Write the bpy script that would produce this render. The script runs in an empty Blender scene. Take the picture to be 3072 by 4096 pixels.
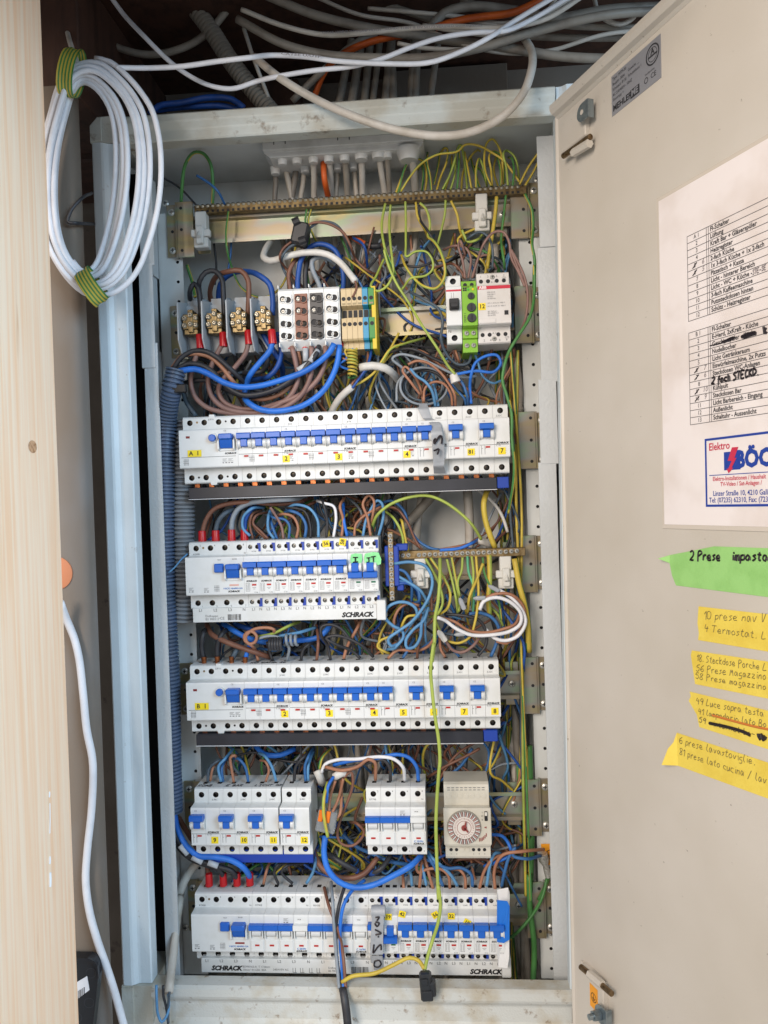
import bpy, bmesh, math, random
import numpy as np
from mathutils import Matrix, Vector

# ---------------------------------------------------------------- camera, world, lamps, exposure
sc = bpy.context.scene
S = 0.001                                    # everything below is given in millimetres
CAM = np.array([306.7, -911.0, -70.5]); FPX = 3077.0
_y, _p, _r = [math.radians(a) for a in (4.17, -0.70, -1.87)]
FW = np.array([-math.sin(_y)*math.cos(_p), math.cos(_y)*math.cos(_p), math.sin(_p)])
_R0 = np.array([math.cos(_y), math.sin(_y), 0.0]); _U0 = np.cross(_R0, FW)
RT = math.cos(_r)*_R0 + math.sin(_r)*_U0; UP = -math.sin(_r)*_R0 + math.cos(_r)*_U0
cd = bpy.data.cameras.new('camera'); cam = bpy.data.objects.new('camera', cd)
sc.collection.objects.link(cam); sc.camera = cam
cd.sensor_fit = 'VERTICAL'; cd.sensor_height = 36.0; cd.sensor_width = 27.0
cd.lens = 36.0*FPX/4096.0; cd.clip_start = 0.02; cd.clip_end = 50
mw = Matrix.Identity(4)
for i in range(3):
    mw[i][0] = RT[i]; mw[i][1] = UP[i]; mw[i][2] = -FW[i]; mw[i][3] = CAM[i]*S
cam.matrix_world = mw
w = bpy.data.worlds.new('World'); sc.world = w; w.use_nodes = True
w.node_tree.nodes['Background'].inputs[0].default_value = (0.90, 0.95, 1.0, 1)
w.node_tree.nodes['Background'].inputs[1].default_value = 0.46
def area(name, loc, target, size, watts, col):
    l = bpy.data.lights.new(name, 'AREA'); l.shape = 'RECTANGLE'; l.size = size[0]; l.size_y = size[1]
    l.energy = watts; l.color = col
    o = bpy.data.objects.new(name, l); sc.collection.objects.link(o); o.location = loc
    o.rotation_euler = (Vector(target)-Vector(loc)).to_track_quat('-Z', 'Y').to_euler()
area('sky_opening', (1.6, -1.32, 0.6), (-0.05, -0.1, -0.15), (1.2, 1.1), 43, (0.46, 0.73, 1.0))
area('room_lamp', (-0.5, -1.95, 0.5), (0.35, 0, -0.15), (0.8, 0.9), 38, (1.0, 0.88, 0.77))
sc.view_settings.view_transform = 'Standard'; sc.view_settings.look = 'None'
sc.view_settings.exposure = 0.13; sc.view_settings.gamma = 1.0
try:
    sc.cycles.max_bounces = 6; sc.cycles.diffuse_bounces = 3; sc.cycles.glossy_bounces = 3; sc.cycles.transmission_bounces = 4
    sc.cycles.use_denoising = True
except Exception: pass

# ---------------------------------------------------------------- pixel -> place helpers (photograph pixels, 3072 x 4096)
def ray(x, y): return FW + RT*(x-1536.0)/FPX - UP*(y-2048.0)/FPX
def U(x, y, Y):
    d = ray(x, y); return CAM + d*((Y-CAM[1])/d[1])
KD = 3072.0/1659.0
def UD(x, y, Y): return U(x*KD, y*KD, Y)
CR = dict(T0=(0,0,1.5082), T1=(1000,0,1.185), T2=(2100,0,1.7016), T3=(600,500,1.659), T4=(1400,500,1.8433), T5=(600,1000,1.8433),
    T6=(1300,1000,1.7463), T7=(650,1600,1.9518), S0=(1400,1550,1.9518), S1=(650,1950,1.7463), S2=(1450,1950,2.0738), S3=(650,2450,1.9518),
    S4=(1400,2500,1.9518), S5=(600,3000,2.0738), S6=(1250,3000,1.659), S7=(550,3450,1.9518), R0=(1300,3450,1.659), R1=(2200,3100,1.9025),
    R2=(2550,650,2.1073), R3=(2550,1650,2.7644), R4=(2550,2300,2.3276), R5=(0,3000,2.0187), R6=(0,1200,2.0738), R7=(0,2100,2.0738), D=(0,0,1/KD))
def UC(c, x, y, Y):
    a = CR[c]; return U(a[0]+x/a[2], a[1]+y/a[2], Y)

# ---------------------------------------------------------------- materials
def lin(h):
    if isinstance(h, str):
        h = h.lstrip('#'); v = [int(h[i:i+2], 16)/255 for i in (0, 2, 4)]
        return tuple((c/12.92 if c <= 0.04045 else ((c+0.055)/1.055)**2.4) for c in v)
    return tuple(h)
MATS = {}
def mat(name, col='#ffffff', rough=0.5, metal=0.0, bump=0.0, bscale=900, col2=None, vscale=60, lo=0.45, hi=0.65, stretch=None, coat=0, trans=0, emit=0, spec=None,
        col3=None, v3=300, lo3=0.6, hi3=0.68, rvar=0):
    if name in MATS: return MATS[name]
    m = bpy.data.materials.new(name); m.use_nodes = True; nt = m.node_tree; n = nt.nodes; L = nt.links
    b = n['Principled BSDF']; c = lin(col)
    b.inputs['Base Color'].default_value = (*c, 1); b.inputs['Roughness'].default_value = rough; b.inputs['Metallic'].default_value = metal
    if spec is not None: b.inputs['Specular IOR Level'].default_value = spec
    if coat: b.inputs['Coat Weight'].default_value = coat; b.inputs['Coat Roughness'].default_value = 0.15
    if trans: b.inputs['Transmission Weight'].default_value = trans
    if emit: b.inputs['Emission Color'].default_value = (*c, 1); b.inputs['Emission Strength'].default_value = emit
    if bump or col2 or rvar:
        tc = n.new('ShaderNodeTexCoord'); src = tc.outputs['Object']
        if stretch:
            mp = n.new('ShaderNodeMapping'); mp.inputs['Scale'].default_value = stretch; L.new(src, mp.inputs[0]); src = mp.outputs[0]
        def noise(scale, detail=4, rough_=0.55):
            t = n.new('ShaderNodeTexNoise'); t.inputs['Scale'].default_value = scale; t.inputs['Detail'].default_value = detail
            t.inputs['Roughness'].default_value = rough_; L.new(src, t.inputs['Vector']); return t
        colout = None
        if col2:
            t = noise(vscale); r = n.new('ShaderNodeValToRGB'); r.color_ramp.elements[0].position = lo; r.color_ramp.elements[1].position = hi
            r.color_ramp.elements[0].color = (*c, 1); r.color_ramp.elements[1].color = (*lin(col2), 1)
            L.new(t.outputs[0], r.inputs[0]); colout = r.outputs[0]
        if col3:
            t = noise(v3, 6, 0.65); r = n.new('ShaderNodeValToRGB'); r.color_ramp.elements[0].position = lo3; r.color_ramp.elements[1].position = hi3
            L.new(t.outputs[0], r.inputs[0]); mx = n.new('ShaderNodeMix'); mx.data_type = 'RGBA'
            L.new(r.outputs[0], mx.inputs['Factor'])
            if colout: L.new(colout, mx.inputs[6])
            else: mx.inputs[6].default_value = (*c, 1)
            mx.inputs[7].default_value = (*lin(col3), 1); colout = mx.outputs[2]
        if colout: L.new(colout, b.inputs['Base Color'])
        if rvar:
            t = noise(vscale*1.7); mr = n.new('ShaderNodeMapRange'); mr.inputs[3].default_value = max(0.05, rough-rvar); mr.inputs[4].default_value = rough+rvar
            L.new(t.outputs[0], mr.inputs[0]); L.new(mr.outputs[0], b.inputs['Roughness'])
        if bump:
            t = noise(bscale, 3); bp = n.new('ShaderNodeBump'); bp.inputs['Strength'].default_value = bump; bp.inputs['Distance'].default_value = 0.001
            L.new(t.outputs[0], bp.inputs['Height']); L.new(bp.outputs[0], b.inputs['Normal'])
    MATS[name] = m; return m

PAINT = mat('light_grey_paint', '#d3dde2', 0.42, bump=0.25, bscale=420, col2='#c9d2d6', vscale=9, col3='#8d8070', v3=55, lo3=0.66, hi3=0.76, rvar=0.08)
PAINT_D = mat('dirty_grey_paint', '#c4c7c1', 0.5, bump=0.35, bscale=420, col2='#b3aea0', vscale=14, lo=0.42, hi=0.6, col3='#6f5a44', v3=38, lo3=0.6, hi3=0.74)
GRIME = mat('grimy_grey_paint', '#c6c7c2', 0.55, bump=0.4, bscale=420, col2='#b3a995', vscale=30, lo=0.45, hi=0.7, col3='#7a6248', v3=95, lo3=0.60, hi3=0.74)
PAINT_IN = mat('inside_grey_paint', '#d3d5d3', 0.45, bump=0.1, bscale=300, col2='#c4c4bf', vscale=12, col3='#8b857b', v3=70, lo3=0.68, hi3=0.78)
DOORP = mat('door_beige_grey_paint', '#cdc6bc', 0.45, bump=0.12, bscale=500, col2='#c0b8ab', vscale=4, lo=0.38, hi=0.68, col3='#857b6d', v3=170, lo3=0.665, hi3=0.71, rvar=0.1)
def zinc_mat():
    m = bpy.data.materials.new('yellow_zinc_plate'); m.use_nodes = True; n = m.node_tree.nodes; L = m.node_tree.links; b = n['Principled BSDF']
    tc = n.new('ShaderNodeTexCoord'); mp = n.new('ShaderNodeMapping'); mp.inputs['Scale'].default_value = (9, 20, 30); L.new(tc.outputs['Object'], mp.inputs[0])
    t = n.new('ShaderNodeTexNoise'); t.inputs['Scale'].default_value = 1.0; t.inputs['Detail'].default_value = 3; L.new(mp.outputs[0], t.inputs[0])
    r = n.new('ShaderNodeValToRGB'); e = r.color_ramp.elements; e[0].position = 0.25; e[0].color = (*lin('#8b8776'), 1); e[1].position = 0.8; e[1].color = (*lin('#8e9a88'), 1)
    for p, c in ((0.38, '#aa9f78'), (0.47, '#aa9a84'), (0.54, '#a3a198'), (0.6, '#9baa90'), (0.68, '#b2a67c')):
        x = e.new(p); x.color = (*lin(c), 1)
    L.new(t.outputs[0], r.inputs[0]); L.new(r.outputs[0], b.inputs['Base Color']); b.inputs['Metallic'].default_value = 0.65; b.inputs['Roughness'].default_value = 0.36
    return m
ZINC = zinc_mat()
WHITE = mat('white_plastic', '#dedfde', 0.36, col2='#d6d7d4', vscale=40)
WHITE2 = mat('cream_white_plastic', '#dcd9d2', 0.45, col2='#d2cec5', vscale=30)
DARK = mat('dark_plastic_hole_shade', '#17161a', 0.6)  # dark plastic parts; in holes and slots it paints the shade inside
BLUE = mat('blue_lever_plastic', '#1c60bf', 0.35)
BLUE_D = mat('dark_blue_plastic', '#1b3fa0', 0.4)
BLACKP = mat('black_strip_plastic', '#23242b', 0.42, bump=0.1, bscale=60, col2='#2c2d35', vscale=18)
RED = mat('red_flag', '#b3241c', 0.45)
GREENF = mat('green_flag', '#1f6b4f', 0.45)
REDSL = mat('red_sleeve_plastic', '#b8141c', 0.35)
YEL = mat('yellow_sticker', '#f3d920', 0.5, col2='#e8cd1c', vscale=90)
INK = mat('black_print', '#1b1b1e', 0.6)
INKG = mat('grey_print', '#6f7072', 0.6)
INKB = mat('blue_print', '#2d6db8', 0.6)
STEEL = mat('screw_steel', '#cbc9c2', 0.35, 0.55, col2='#a09c92', vscale=400)
STEELD = mat('dark_screw_metal', '#4a443c', 0.4, 1.0, col2='#26221e', vscale=300)
BRASS = mat('brass', '#8d7a58', 0.45, 0.8, col2='#655436', vscale=200)
BRONZE = mat('dull_bronze', '#82704f', 0.45, 0.85, col2='#5d4c34', vscale=150)
STEELB = mat('brassy_screw_metal', '#bdb5a2', 0.38, 0.8, col2='#8a8070', vscale=300)
COPPER = mat('copper', '#a5663f', 0.38, 0.9, col2='#7a452a', vscale=300)
# wire insulation
def wm(name, col, col2=None, rough=0.5): return mat(name, col, rough, col2=col2 or col, vscale=35)
WM = dict(blue=wm('blue_insulation', '#34679f', '#2d5a8c'), lblue=wm('light_blue_insulation', '#5f94bf', '#4f82ac'), dblue=wm('dark_blue_insulation', '#20509f', '#1b4285'),
    brown=wm('brown_insulation', '#7d5442', '#6a4536'), tan=wm('tan_brown_insulation', '#a8755a', '#93644b'), black=wm('black_insulation', '#2a2a2e', '#38383c'),
    grey=wm('grey_insulation', '#8f979f', '#7c858e'), mauve=wm('mauve_brown_insulation', '#8a6a62', '#785a52'), white=wm('white_sheath', '#d8d5d0', '#c9c4bc'),
    wbright=wm('bright_white_sheath', '#e2e2e6', '#d6d6da'), gcable=wm('grey_cable_sheath', '#958d82', '#7d746a'), cable=wm('dusty_white_cable_sheath', '#c4bdb3', '#b1a89b'),
    orange=wm('orange_sheath', '#d4601f', '#b9501a'), yellow=wm('yellow_insulation', '#c9b145', '#b9a03c'), green=wm('green_insulation', '#4c8646', '#3f733a'),
    lime=wm('bright_yellow_green_insulation', '#a5b552', '#95a54a'), slate=wm('slate_grey_insulation', '#4c5a66', '#424e59'))

# ---------------------------------------------------------------- mesh helpers
COL = sc.collection
def link(name, data, parent=None, loc=(0, 0, 0), rot=None):
    o = bpy.data.objects.new(name, data); COL.objects.link(o)
    if parent is not None: o.parent = parent
    o.location = [c*S for c in loc]
    if rot is not None: o.rotation_euler = rot
    return o
def tag(o, label=None, cat=None, group=None, kind=None):
    if label: o['label'] = label
    if cat: o['category'] = cat
    if group: o['group'] = group
    if kind: o['kind'] = kind
    return o
def thing(name, label, cat, loc=(0, 0, 0), group=None, rot=None):
    o = link(name, None, None, loc, rot); o.empty_display_size = 0.01
    return tag(o, label, cat, group)
class MB:
    def __init__(s): s.v = []; s.f = []; s.m = []
    def add(s, vs, fs, mi=0):
        b = len(s.v); s.v.extend([tuple(map(float, q)) for q in vs]); s.f.extend([tuple(i+b for i in q) for q in fs]); s.m.extend([mi]*len(fs)); return s
    def box(s, x0, x1, y0, y1, z0, z1, mi=0, c=0):
        if c <= 0:
            return s.add([(x0,y0,z0),(x1,y0,z0),(x1,y1,z0),(x0,y1,z0),(x0,y0,z1),(x1,y0,z1),(x1,y1,z1),(x0,y1,z1)],
                         [(0,1,5,4),(1,2,6,5),(2,3,7,6),(3,0,4,7),(4,5,6,7),(3,2,1,0)], mi)
        def oc(y, i, k): return [(x0+i+k,y,z0+i),(x1-i-k,y,z0+i),(x1-i,y,z0+i+k),(x1-i,y,z1-i-k),(x1-i-k,y,z1-i),(x0+i+k,y,z1-i),(x0+i,y,z1-i-k),(x0+i,y,z0+i+k)]
        vs = oc(y1, 0, c) + oc(y0+c, 0, c) + oc(y0, c, c*0.5)
        fs = [tuple(range(7, -1, -1)), tuple(range(16, 24))]
        for a in (0, 8):
            for i in range(8): j = (i+1) % 8; fs.append((a+i, a+j, a+8+j, a+8+i))
        fs = [tuple(reversed(q)) for q in fs] if False else fs
        return s.add(vs, fs, mi)
    def cyl(s, p0, p1, r0, r1=None, n=12, mi=0, cap0=True, cap1=True):
        r1 = r0 if r1 is None else r1; p0 = np.array(p0, float); p1 = np.array(p1, float); d = p1-p0; d = d/np.linalg.norm(d)
        a = np.array([1, 0, 0]) if abs(d[0]) < 0.9 else np.array([0, 0, 1.0]); e1 = np.cross(d, a); e1 /= np.linalg.norm(e1); e2 = np.cross(d, e1)
        vs = []
        for p, r in ((p0, r0), (p1, r1)):
            for i in range(n): t = 2*math.pi*i/n; vs.append(p+r*(math.cos(t)*e1+math.sin(t)*e2))
        fs = [(i, (i+1) % n, n+(i+1) % n, n+i) for i in range(n)]
        if cap0: fs.append(tuple(range(n-1, -1, -1)))
        if cap1: fs.append(tuple(range(n, 2*n)))
        return s.add(vs, fs, mi)
    def lathe(s, p0, axis, prof, n=12, mi=0, cap=True):
        p0 = np.array(p0, float); d = np.array(axis, float); d /= np.linalg.norm(d)
        a = np.array([1, 0, 0]) if abs(d[0]) < 0.9 else np.array([0, 0, 1.0]); e1 = np.cross(d, a); e1 /= np.linalg.norm(e1); e2 = np.cross(d, e1)
        vs = []
        for h, r in prof:
            for i in range(n): t = 2*math.pi*i/n; vs.append(p0+d*h+r*(math.cos(t)*e1+math.sin(t)*e2))
        fs = []
        for k in range(len(prof)-1):
            for i in range(n): j = (i+1) % n; fs.append((k*n+i, k*n+j, (k+1)*n+j, (k+1)*n+i))
        if cap: fs.append(tuple(range(n-1, -1, -1))); b = (len(prof)-1)*n; fs.append(tuple(range(b, b+n)))
        return s.add(vs, fs, mi)
    def prism(s, prof, axis, a0, a1, mi=0, sh=(0, 0)):
        """prof: list of 2-D points; axis x: (y,z), y: (x,z), z: (x,y); sh shifts the far end"""
        n = len(prof)
        def pt(q, a, k):
            u, v = q[0]+sh[0]*k, q[1]+sh[1]*k
            return (a, u, v) if axis == 'x' else ((u, a, v) if axis == 'y' else (u, v, a))
        vs = [pt(q, a0, 0) for q in prof]+[pt(q, a1, 1) for q in prof]
        fs = [(i, (i+1) % n, n+(i+1) % n, n+i) for i in range(n)]+[tuple(range(n-1, -1, -1)), tuple(range(n, 2*n))]
        return s.add(vs, fs, mi)
    def hole(s, O, eu, ev, ed, u0, u1, v0, v1, cu, cv, r, depth, mi=0, mi_in=1, hz=None, n=16, floor=True):
        """rectangle u0..u1 x v0..v1 with a round (or hz: half sizes, square) hole sunk by depth along ed"""
        O = np.array(O, float); eu = np.array(eu, float); ev = np.array(ev, float); ed = np.array(ed, float); k = n//4; outer = []
        for i in range(k): outer.append((u0+(u1-u0)*i/k, v0))
        for i in range(k): outer.append((u1, v0+(v1-v0)*i/k))
        for i in range(k): outer.append((u1-(u1-u0)*i/k, v1))
        for i in range(k): outer.append((u0, v1-(v1-v0)*i/k))
        inner = []
        for i, (a, b) in enumerate(outer):
            if hz: inner.append((cu-hz[0]+2*hz[0]*(a-u0)/(u1-u0), cv-hz[1]+2*hz[1]*(b-v0)/(v1-v0)))
            else:
                t = -3*math.pi/4+2*math.pi*i/n; inner.append((cu+r*math.cos(t), cv+r*math.sin(t)))
        vs = [O+eu*a+ev*b for a, b in outer]+[O+eu*a+ev*b for a, b in inner]
        s.add(vs, [(i, (i+1) % n, n+(i+1) % n, n+i) for i in range(n)], mi)
        vs = [O+eu*a+ev*b for a, b in inner]+[O+eu*a+ev*b+ed*depth for a, b in inner]
        fs = [(i, (i+1) % n, n+(i+1) % n, n+i) for i in range(n)]
        if floor: fs.append(tuple(range(n, 2*n)))
        return s.add(vs, fs, mi_in)
    def tube(s, pts, r, n=8, stripe=None, rad=None, caps=True):
        P = np.array(pts, float); m = len(P); T = np.gradient(P, axis=0); T /= (np.linalg.norm(T, axis=1)[:, None]+1e-9)
        a = np.array([0, -1.0, 0]); e = a-T[0]*(a@T[0])
        if np.linalg.norm(e) < 0.1: a = np.array([1.0, 0, 0]); e = a-T[0]*(a@T[0])
        e /= np.linalg.norm(e); vs = []
        ang = [2*math.pi*i/n for i in range(n)]
        for k in range(m):
            e = e-T[k]*(e@T[k]); e /= (np.linalg.norm(e)+1e-9); f = np.cross(T[k], e); rr = r if rad is None else rad[k]
            for t in ang: vs.append(P[k]+rr*(math.cos(t)*e+math.sin(t)*f))
        b = len(s.v); s.v.extend([tuple(q) for q in vs])
        for k in range(m-1):
            for i in range(n):
                j = (i+1) % n; s.f.append((b+k*n+i, b+k*n+j, b+(k+1)*n+j, b+(k+1)*n+i))
                if stripe is None: s.m.append(0)
                else: s.m.append(1 if ((i+stripe[0]+int(k*stripe[1])) % n) < stripe[2] else 0)
        if caps:
            s.f.append(tuple(b+i for i in range(n-1, -1, -1))); s.m.append(2 if stripe is None and False else 0)
            s.f.append(tuple(b+(m-1)*n+i for i in range(n))); s.m.append(0)
        return s
    def mesh(s, name, mats, smooth=False, fix=True):
        me = bpy.data.meshes.new(name); me.from_pydata([(a*S, b*S, c*S) for a, b, c in s.v], [], s.f)
        for q in (mats if isinstance(mats, (list, tuple)) else [mats]): me.materials.append(q)
        if any(s.m): me.polygons.foreach_set('material_index', s.m)
        if fix:
            bm = bmesh.new(); bm.from_mesh(me); bmesh.ops.recalc_face_normals(bm, faces=bm.faces); bm.to_mesh(me); bm.free()
        if smooth:
            me.polygons.foreach_set('use_smooth', [True]*len(me.polygons))
            if smooth != 'all':
                try: me.set_sharp_from_angle(angle=math.radians(38))
                except Exception: pass
        me.update(); return me
    def build(s, name, mats, parent=None, loc=(0, 0, 0), smooth=False, rot=None, fix=True):
        return link(name, s.mesh(name, mats, smooth, fix), parent, loc, rot)
def spline(pts, step=4.0):
    P = np.array(pts, float)
    if len(P) == 2: 
        k = max(2, int(np.linalg.norm(P[1]-P[0])/20)+1); return np.array([P[0]+(P[1]-P[0])*t for t in np.linspace(0, 1, k)])
    Q = np.vstack([2*P[0]-P[1], P, 2*P[-1]-P[-2]]); out = []
    for i in range(1, len(Q)-2):
        p0, p1, p2, p3 = Q[i-1:i+3]; d = lambda a, b: max(1e-3, np.linalg.norm(b-a))**0.5
        t0 = 0; t1 = d(p0, p1); t2 = t1+d(p1, p2); t3 = t2+d(p2, p3); k = max(2, int(np.linalg.norm(p2-p1)/step))
        for t in np.linspace(t1, t2, k, endpoint=False):
            A1 = (t1-t)/(t1-t0)*p0+(t-t0)/(t1-t0)*p1; A2 = (t2-t)/(t2-t1)*p1+(t-t1)/(t2-t1)*p2; A3 = (t3-t)/(t3-t2)*p2+(t-t2)/(t3-t2)*p3
            B1 = (t2-t)/(t2-t0)*A1+(t-t0)/(t2-t0)*A2; B2 = (t3-t)/(t3-t1)*A2+(t-t1)/(t3-t1)*A3
            out.append((t2-t)/(t2-t1)*B1+(t-t1)/(t2-t1)*B2)
    out.append(P[-1]); return np.array(out)
# lettering: text curves turned into meshes, shared by string and size
TX = {}
def text_mesh(txt, size, m, bold=0.0, align='CENTER', shear=0.0, sx=1.0):
    key = (txt, size, m.name, bold, align, shear, sx)
    if key not in TX:
        cu = bpy.data.curves.new('lettering', 'FONT'); cu.body = txt; cu.size = size*S*1.38; cu.align_x = align; cu.align_y = 'CENTER'; cu.resolution_u = 2; cu.shear = shear
        cu.offset = bold*S; o = bpy.data.objects.new('lettering', cu); COL.objects.link(o)
        bpy.context.view_layer.update()
        me = bpy.data.meshes.new_from_object(o, depsgraph=bpy.context.evaluated_depsgraph_get())
        bpy.data.objects.remove(o); bpy.data.curves.remove(cu); me.materials.clear(); me.materials.append(m)
        if sx != 1.0:
            for vv in me.vertices: vv.co.x *= sx
        me.name = 'lettering'; TX[key] = me
    return TX[key]
FRONT = (math.pi/2, 0, 0)
def text(parent, txt, size, loc, m=None, bold=0.0, align='CENTER', rot=FRONT, shear=0.0, sx=1.0, name='lettering'):
    return link(name, text_mesh(txt, size, m or INK, bold, align, shear, sx), parent, loc, rot)
rnd = random.Random(7)

# ---------------------------------------------------------------- the niche: walls, ceiling, post
mat('niche_wall', '#75685c', 0.85, bump=0.5, bscale=120, col2='#877a6e', vscale=7, lo=0.4, hi=0.7, col3='#5c5048', v3=30, lo3=0.62, hi3=0.72)
mat('side_board', '#74685c', 0.8, bump=0.35, bscale=160, col2='#82807f', vscale=5, lo=0.5, hi=0.72, stretch=(1, 1, 0.5), col3='#5e5448', v3=60, lo3=0.66, hi3=0.74)
mat('dark_timber', '#4a3024', 0.7, bump=0.3, bscale=30, stretch=(8, 8, 1), col2='#38241b', vscale=8)
def wood_mat():
    m = bpy.data.materials.new('planed_spruce'); m.use_nodes = True; n = m.node_tree.nodes; L = m.node_tree.links; b = n['Principled BSDF']; b.inputs['Roughness'].default_value = 0.55
    tc = n.new('ShaderNodeTexCoord'); mp = n.new('ShaderNodeMapping'); mp.inputs['Scale'].default_value = (1, 1, 0.025); L.new(tc.outputs['Object'], mp.inputs[0])
    t = n.new('ShaderNodeTexNoise'); t.inputs['Scale'].default_value = 190; t.inputs['Detail'].default_value = 3; t.inputs['Distortion'].default_value = 0.3; L.new(mp.outputs[0], t.inputs[0])
    r = n.new('ShaderNodeValToRGB'); r.color_ramp.elements[0].position = 0.35; r.color_ramp.elements[0].color = (*lin('#fccda4'), 1); r.color_ramp.elements[1].position = 0.62; r.color_ramp.elements[1].color = (*lin('#ffdfc0'), 1)
    L.new(t.outputs[0], r.inputs[0])
    mp2 = n.new('ShaderNodeMapping'); mp2.inputs['Scale'].default_value = (1, 1, 0.09); L.new(tc.outputs['Object'], mp2.inputs[0])
    t2 = n.new('ShaderNodeTexNoise'); t2.inputs['Scale'].default_value = 55; t2.inputs['Detail'].default_value = 5; L.new(mp2.outputs[0], t2.inputs[0])
    r2 = n.new('ShaderNodeValToRGB'); r2.color_ramp.elements[0].position = 0.68; r2.color_ramp.elements[1].position = 0.80; L.new(t2.outputs[0], r2.inputs[0])
    mx = n.new('ShaderNodeMix'); mx.data_type = 'RGBA'; L.new(r2.outputs[0], mx.inputs['Factor']); L.new(r.outputs[0], mx.inputs[6]); mx.inputs[7].default_value = (*lin('#e0a878'), 1)
    L.new(mx.outputs[2], b.inputs['Base Color'])
    bp = n.new('ShaderNodeBump'); bp.inputs['Strength'].default_value = 0.12; bp.inputs['Distance'].default_value = 0.001; L.new(t.outputs[0], bp.inputs['Height']); L.new(bp.outputs[0], b.inputs['Normal'])
    return m
WOOD = wood_mat()
tag(MB().box(-420, 1000, 215, 235, -1000, 620).build('wall_back', MATS['niche_wall']), 'dusty grey brown wall behind the cabinet', kind='structure')
xw_ = UD(181, 1000, -100)[0]
tag(MB().prism([(-420, -100), (xw_-8, -100), (xw_-3, -98), (xw_, -93), (xw_, -80), (-420, -80)], 'z', -1000, 392).build('wall_side', MATS['side_board'], smooth=True), 'stained beige board wall left of the cabinet', kind='structure')
tag(MB().box(-600, 1000, -430, 214, 545, 570).build('ceiling', MATS['dark_timber']), 'dark timber ceiling of the niche', kind='structure')
tag(MB().box(-420, 1000, -210, 214, -1030, -1002).build('floor', MATS['niche_wall']), 'dusty niche floor below the cabinet', kind='structure')
tag(MB().box(-600, 1000, -475, -431, 405, 560).build('void_shade_beam', MATS['dark_timber']), 'unseen beam added to shade the space above the cabinet', kind='structure')  # out of view, added to keep lamp light off the space above
tag(MB().box(-420, xw_-2, -70, 214, 392.5, 544, c=2).build('timber_header', MATS['dark_timber']), 'dark brown timber above the left wall board', 'timber')
# timber framing high up
for i, (x0, x1, y0, y1, lab) in enumerate(((-165, -110, 60, 200, 'dark brown timber stud at upper left behind cable coil'), )):
    o = MB().box(x0, x1, y0, y1, 384, 544, c=2).build('timber_stud', MATS['dark_timber']); tag(o, lab, 'timber')
o = MB().box(40, 130, 150, 210, 470, 520, c=2).build('timber_batten', MATS['dark_timber']); tag(o, 'reddish brown timber batten behind the ceiling cables', 'timber')
for (xa, xb, za, zb, lab) in ((70, 150, 430, 540, 'grey board offcut behind the ceiling cables at centre'), (260, 420, 420, 540, 'large grey beige board behind ceiling cables at right')):
    o = MB().box(xa, xb, 185, 205, za, zb, c=1).build('wall_board', MATS['side_board']); tag(o, lab, 'board')
# the pale timber post in front, left: its broad side faces the cabinet
pw = UD(128, 1100, -215)
post = MB(); post.prism([(-60, 0), (0, 0), (0, -150), (-2, -153), (-60, -153)], 'z', -900, 543)
po = post.build('timber_post', WOOD, None, (pw[0], -215, 0)); tag(po, 'pale planed softwood post with knots at left edge', 'post')
KNOT = mat('wood_knot', '#d0a078', 0.6, col2='#a8744c', vscale=300)
def onpost(x, y):
    d = ray(x*KD, y*KD); q = CAM+d*((pw[0]-CAM[0])/d[0]); return q[1]+215, q[2]
def knot(x, y, r, kz=1.6):
    dy, dz = onpost(x, y); vs = [(0, 0, 0)]+[(0, r*math.cos(t), r*kz*math.sin(t)) for t in np.linspace(0, 2*math.pi, 18, endpoint=False)]
    MB().add(vs, [(0, 1+i, 1+(i+1) % 18) for i in range(18)]).build('knot', KNOT, po, (0.25, dy, dz), fix=False)
knot(70, 965, 7, 0.8)
DRIP = mat('white_paint_drip', '#f2f2f4', 0.35)
for (x, y0, y1, wd) in ((106, 1710, 1722, 0.7), (107, 1735, 1800, 0.45), (107, 1850, 1866, 0.7), (107.5, 1885, 1915, 1.1)):
    a, b = onpost(x, y0); c, d = onpost(x, y1); MB().tube(spline([(0.3, a, b), (0.5, (a+c)/2, (b+d)/2), (0.3, c, d)]), wd).build('paint_drip', DRIP, po)
# ---------------------------------------------------------------- the cabinet
cab = thing('electrical_cabinet', 'light grey steel distribution cabinet, open, crowded with wires', 'cabinet', (0, 60, -690))
def cb(m, name, mats, **k): return m.build(name, mats, cab, (0, -60, 690), **k)
RSH = 13.3      # the right stile leans a little
stile = [(-78.5, 60), (-78.5, -48), (-76.5, -50), (-67.5, -50), (-65, -49), (-60.5, -45.6), (-58, -45), (-46.5, -45), (-45, -43.5), (-45, -28), (-47, -28), (-47, -41), (-60, -43), (-70, -47), (-76, -46), (-76, 60)]
cb(MB().prism(stile, 'z', -621, 352), 'frame_stile', PAINT)
r_ = [(0, -28), (0, -43.5), (1.5, -45), (5, -45), (8, -46), (12, -50), (22, -50), (24, -48), (24, 60), (22, 60), (22, -47), (12, -47.5), (4, -43), (2, -42), (2, -28)]
cb(MB().prism([(x+434, y) for x, y in r_], 'z', -700, 381, sh=(RSH, 0)), 'frame_stile', PAINT)
top = [(60, 381), (-47, 381), (-50, 378.5), (-50, 371.5), (-49.3, 369.5), (-45.6, 364), (-45, 362), (-45, 352.5), (-43.5, 351), (-26, 351), (-26, 353), (-43, 353), (-43, 363), (-48, 371), (-47, 379), (60, 379)]
cb(MB().prism(top, 'x', -43.5, 447), 'frame_rail', PAINT_D)
bot = [(-26, -700), (-28, -622), (-46, -622), (-50, -624.5), (-50, -633), (-49, -636), (-45.5, -641), (-45, -643), (-45, -660), (-47, -664), (-50, -667), (-50, -720), (-46, -720), (-44, -660), (-44, -642), (-48, -634), (-47, -626), (-30, -625), (-28, -700)]
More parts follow.
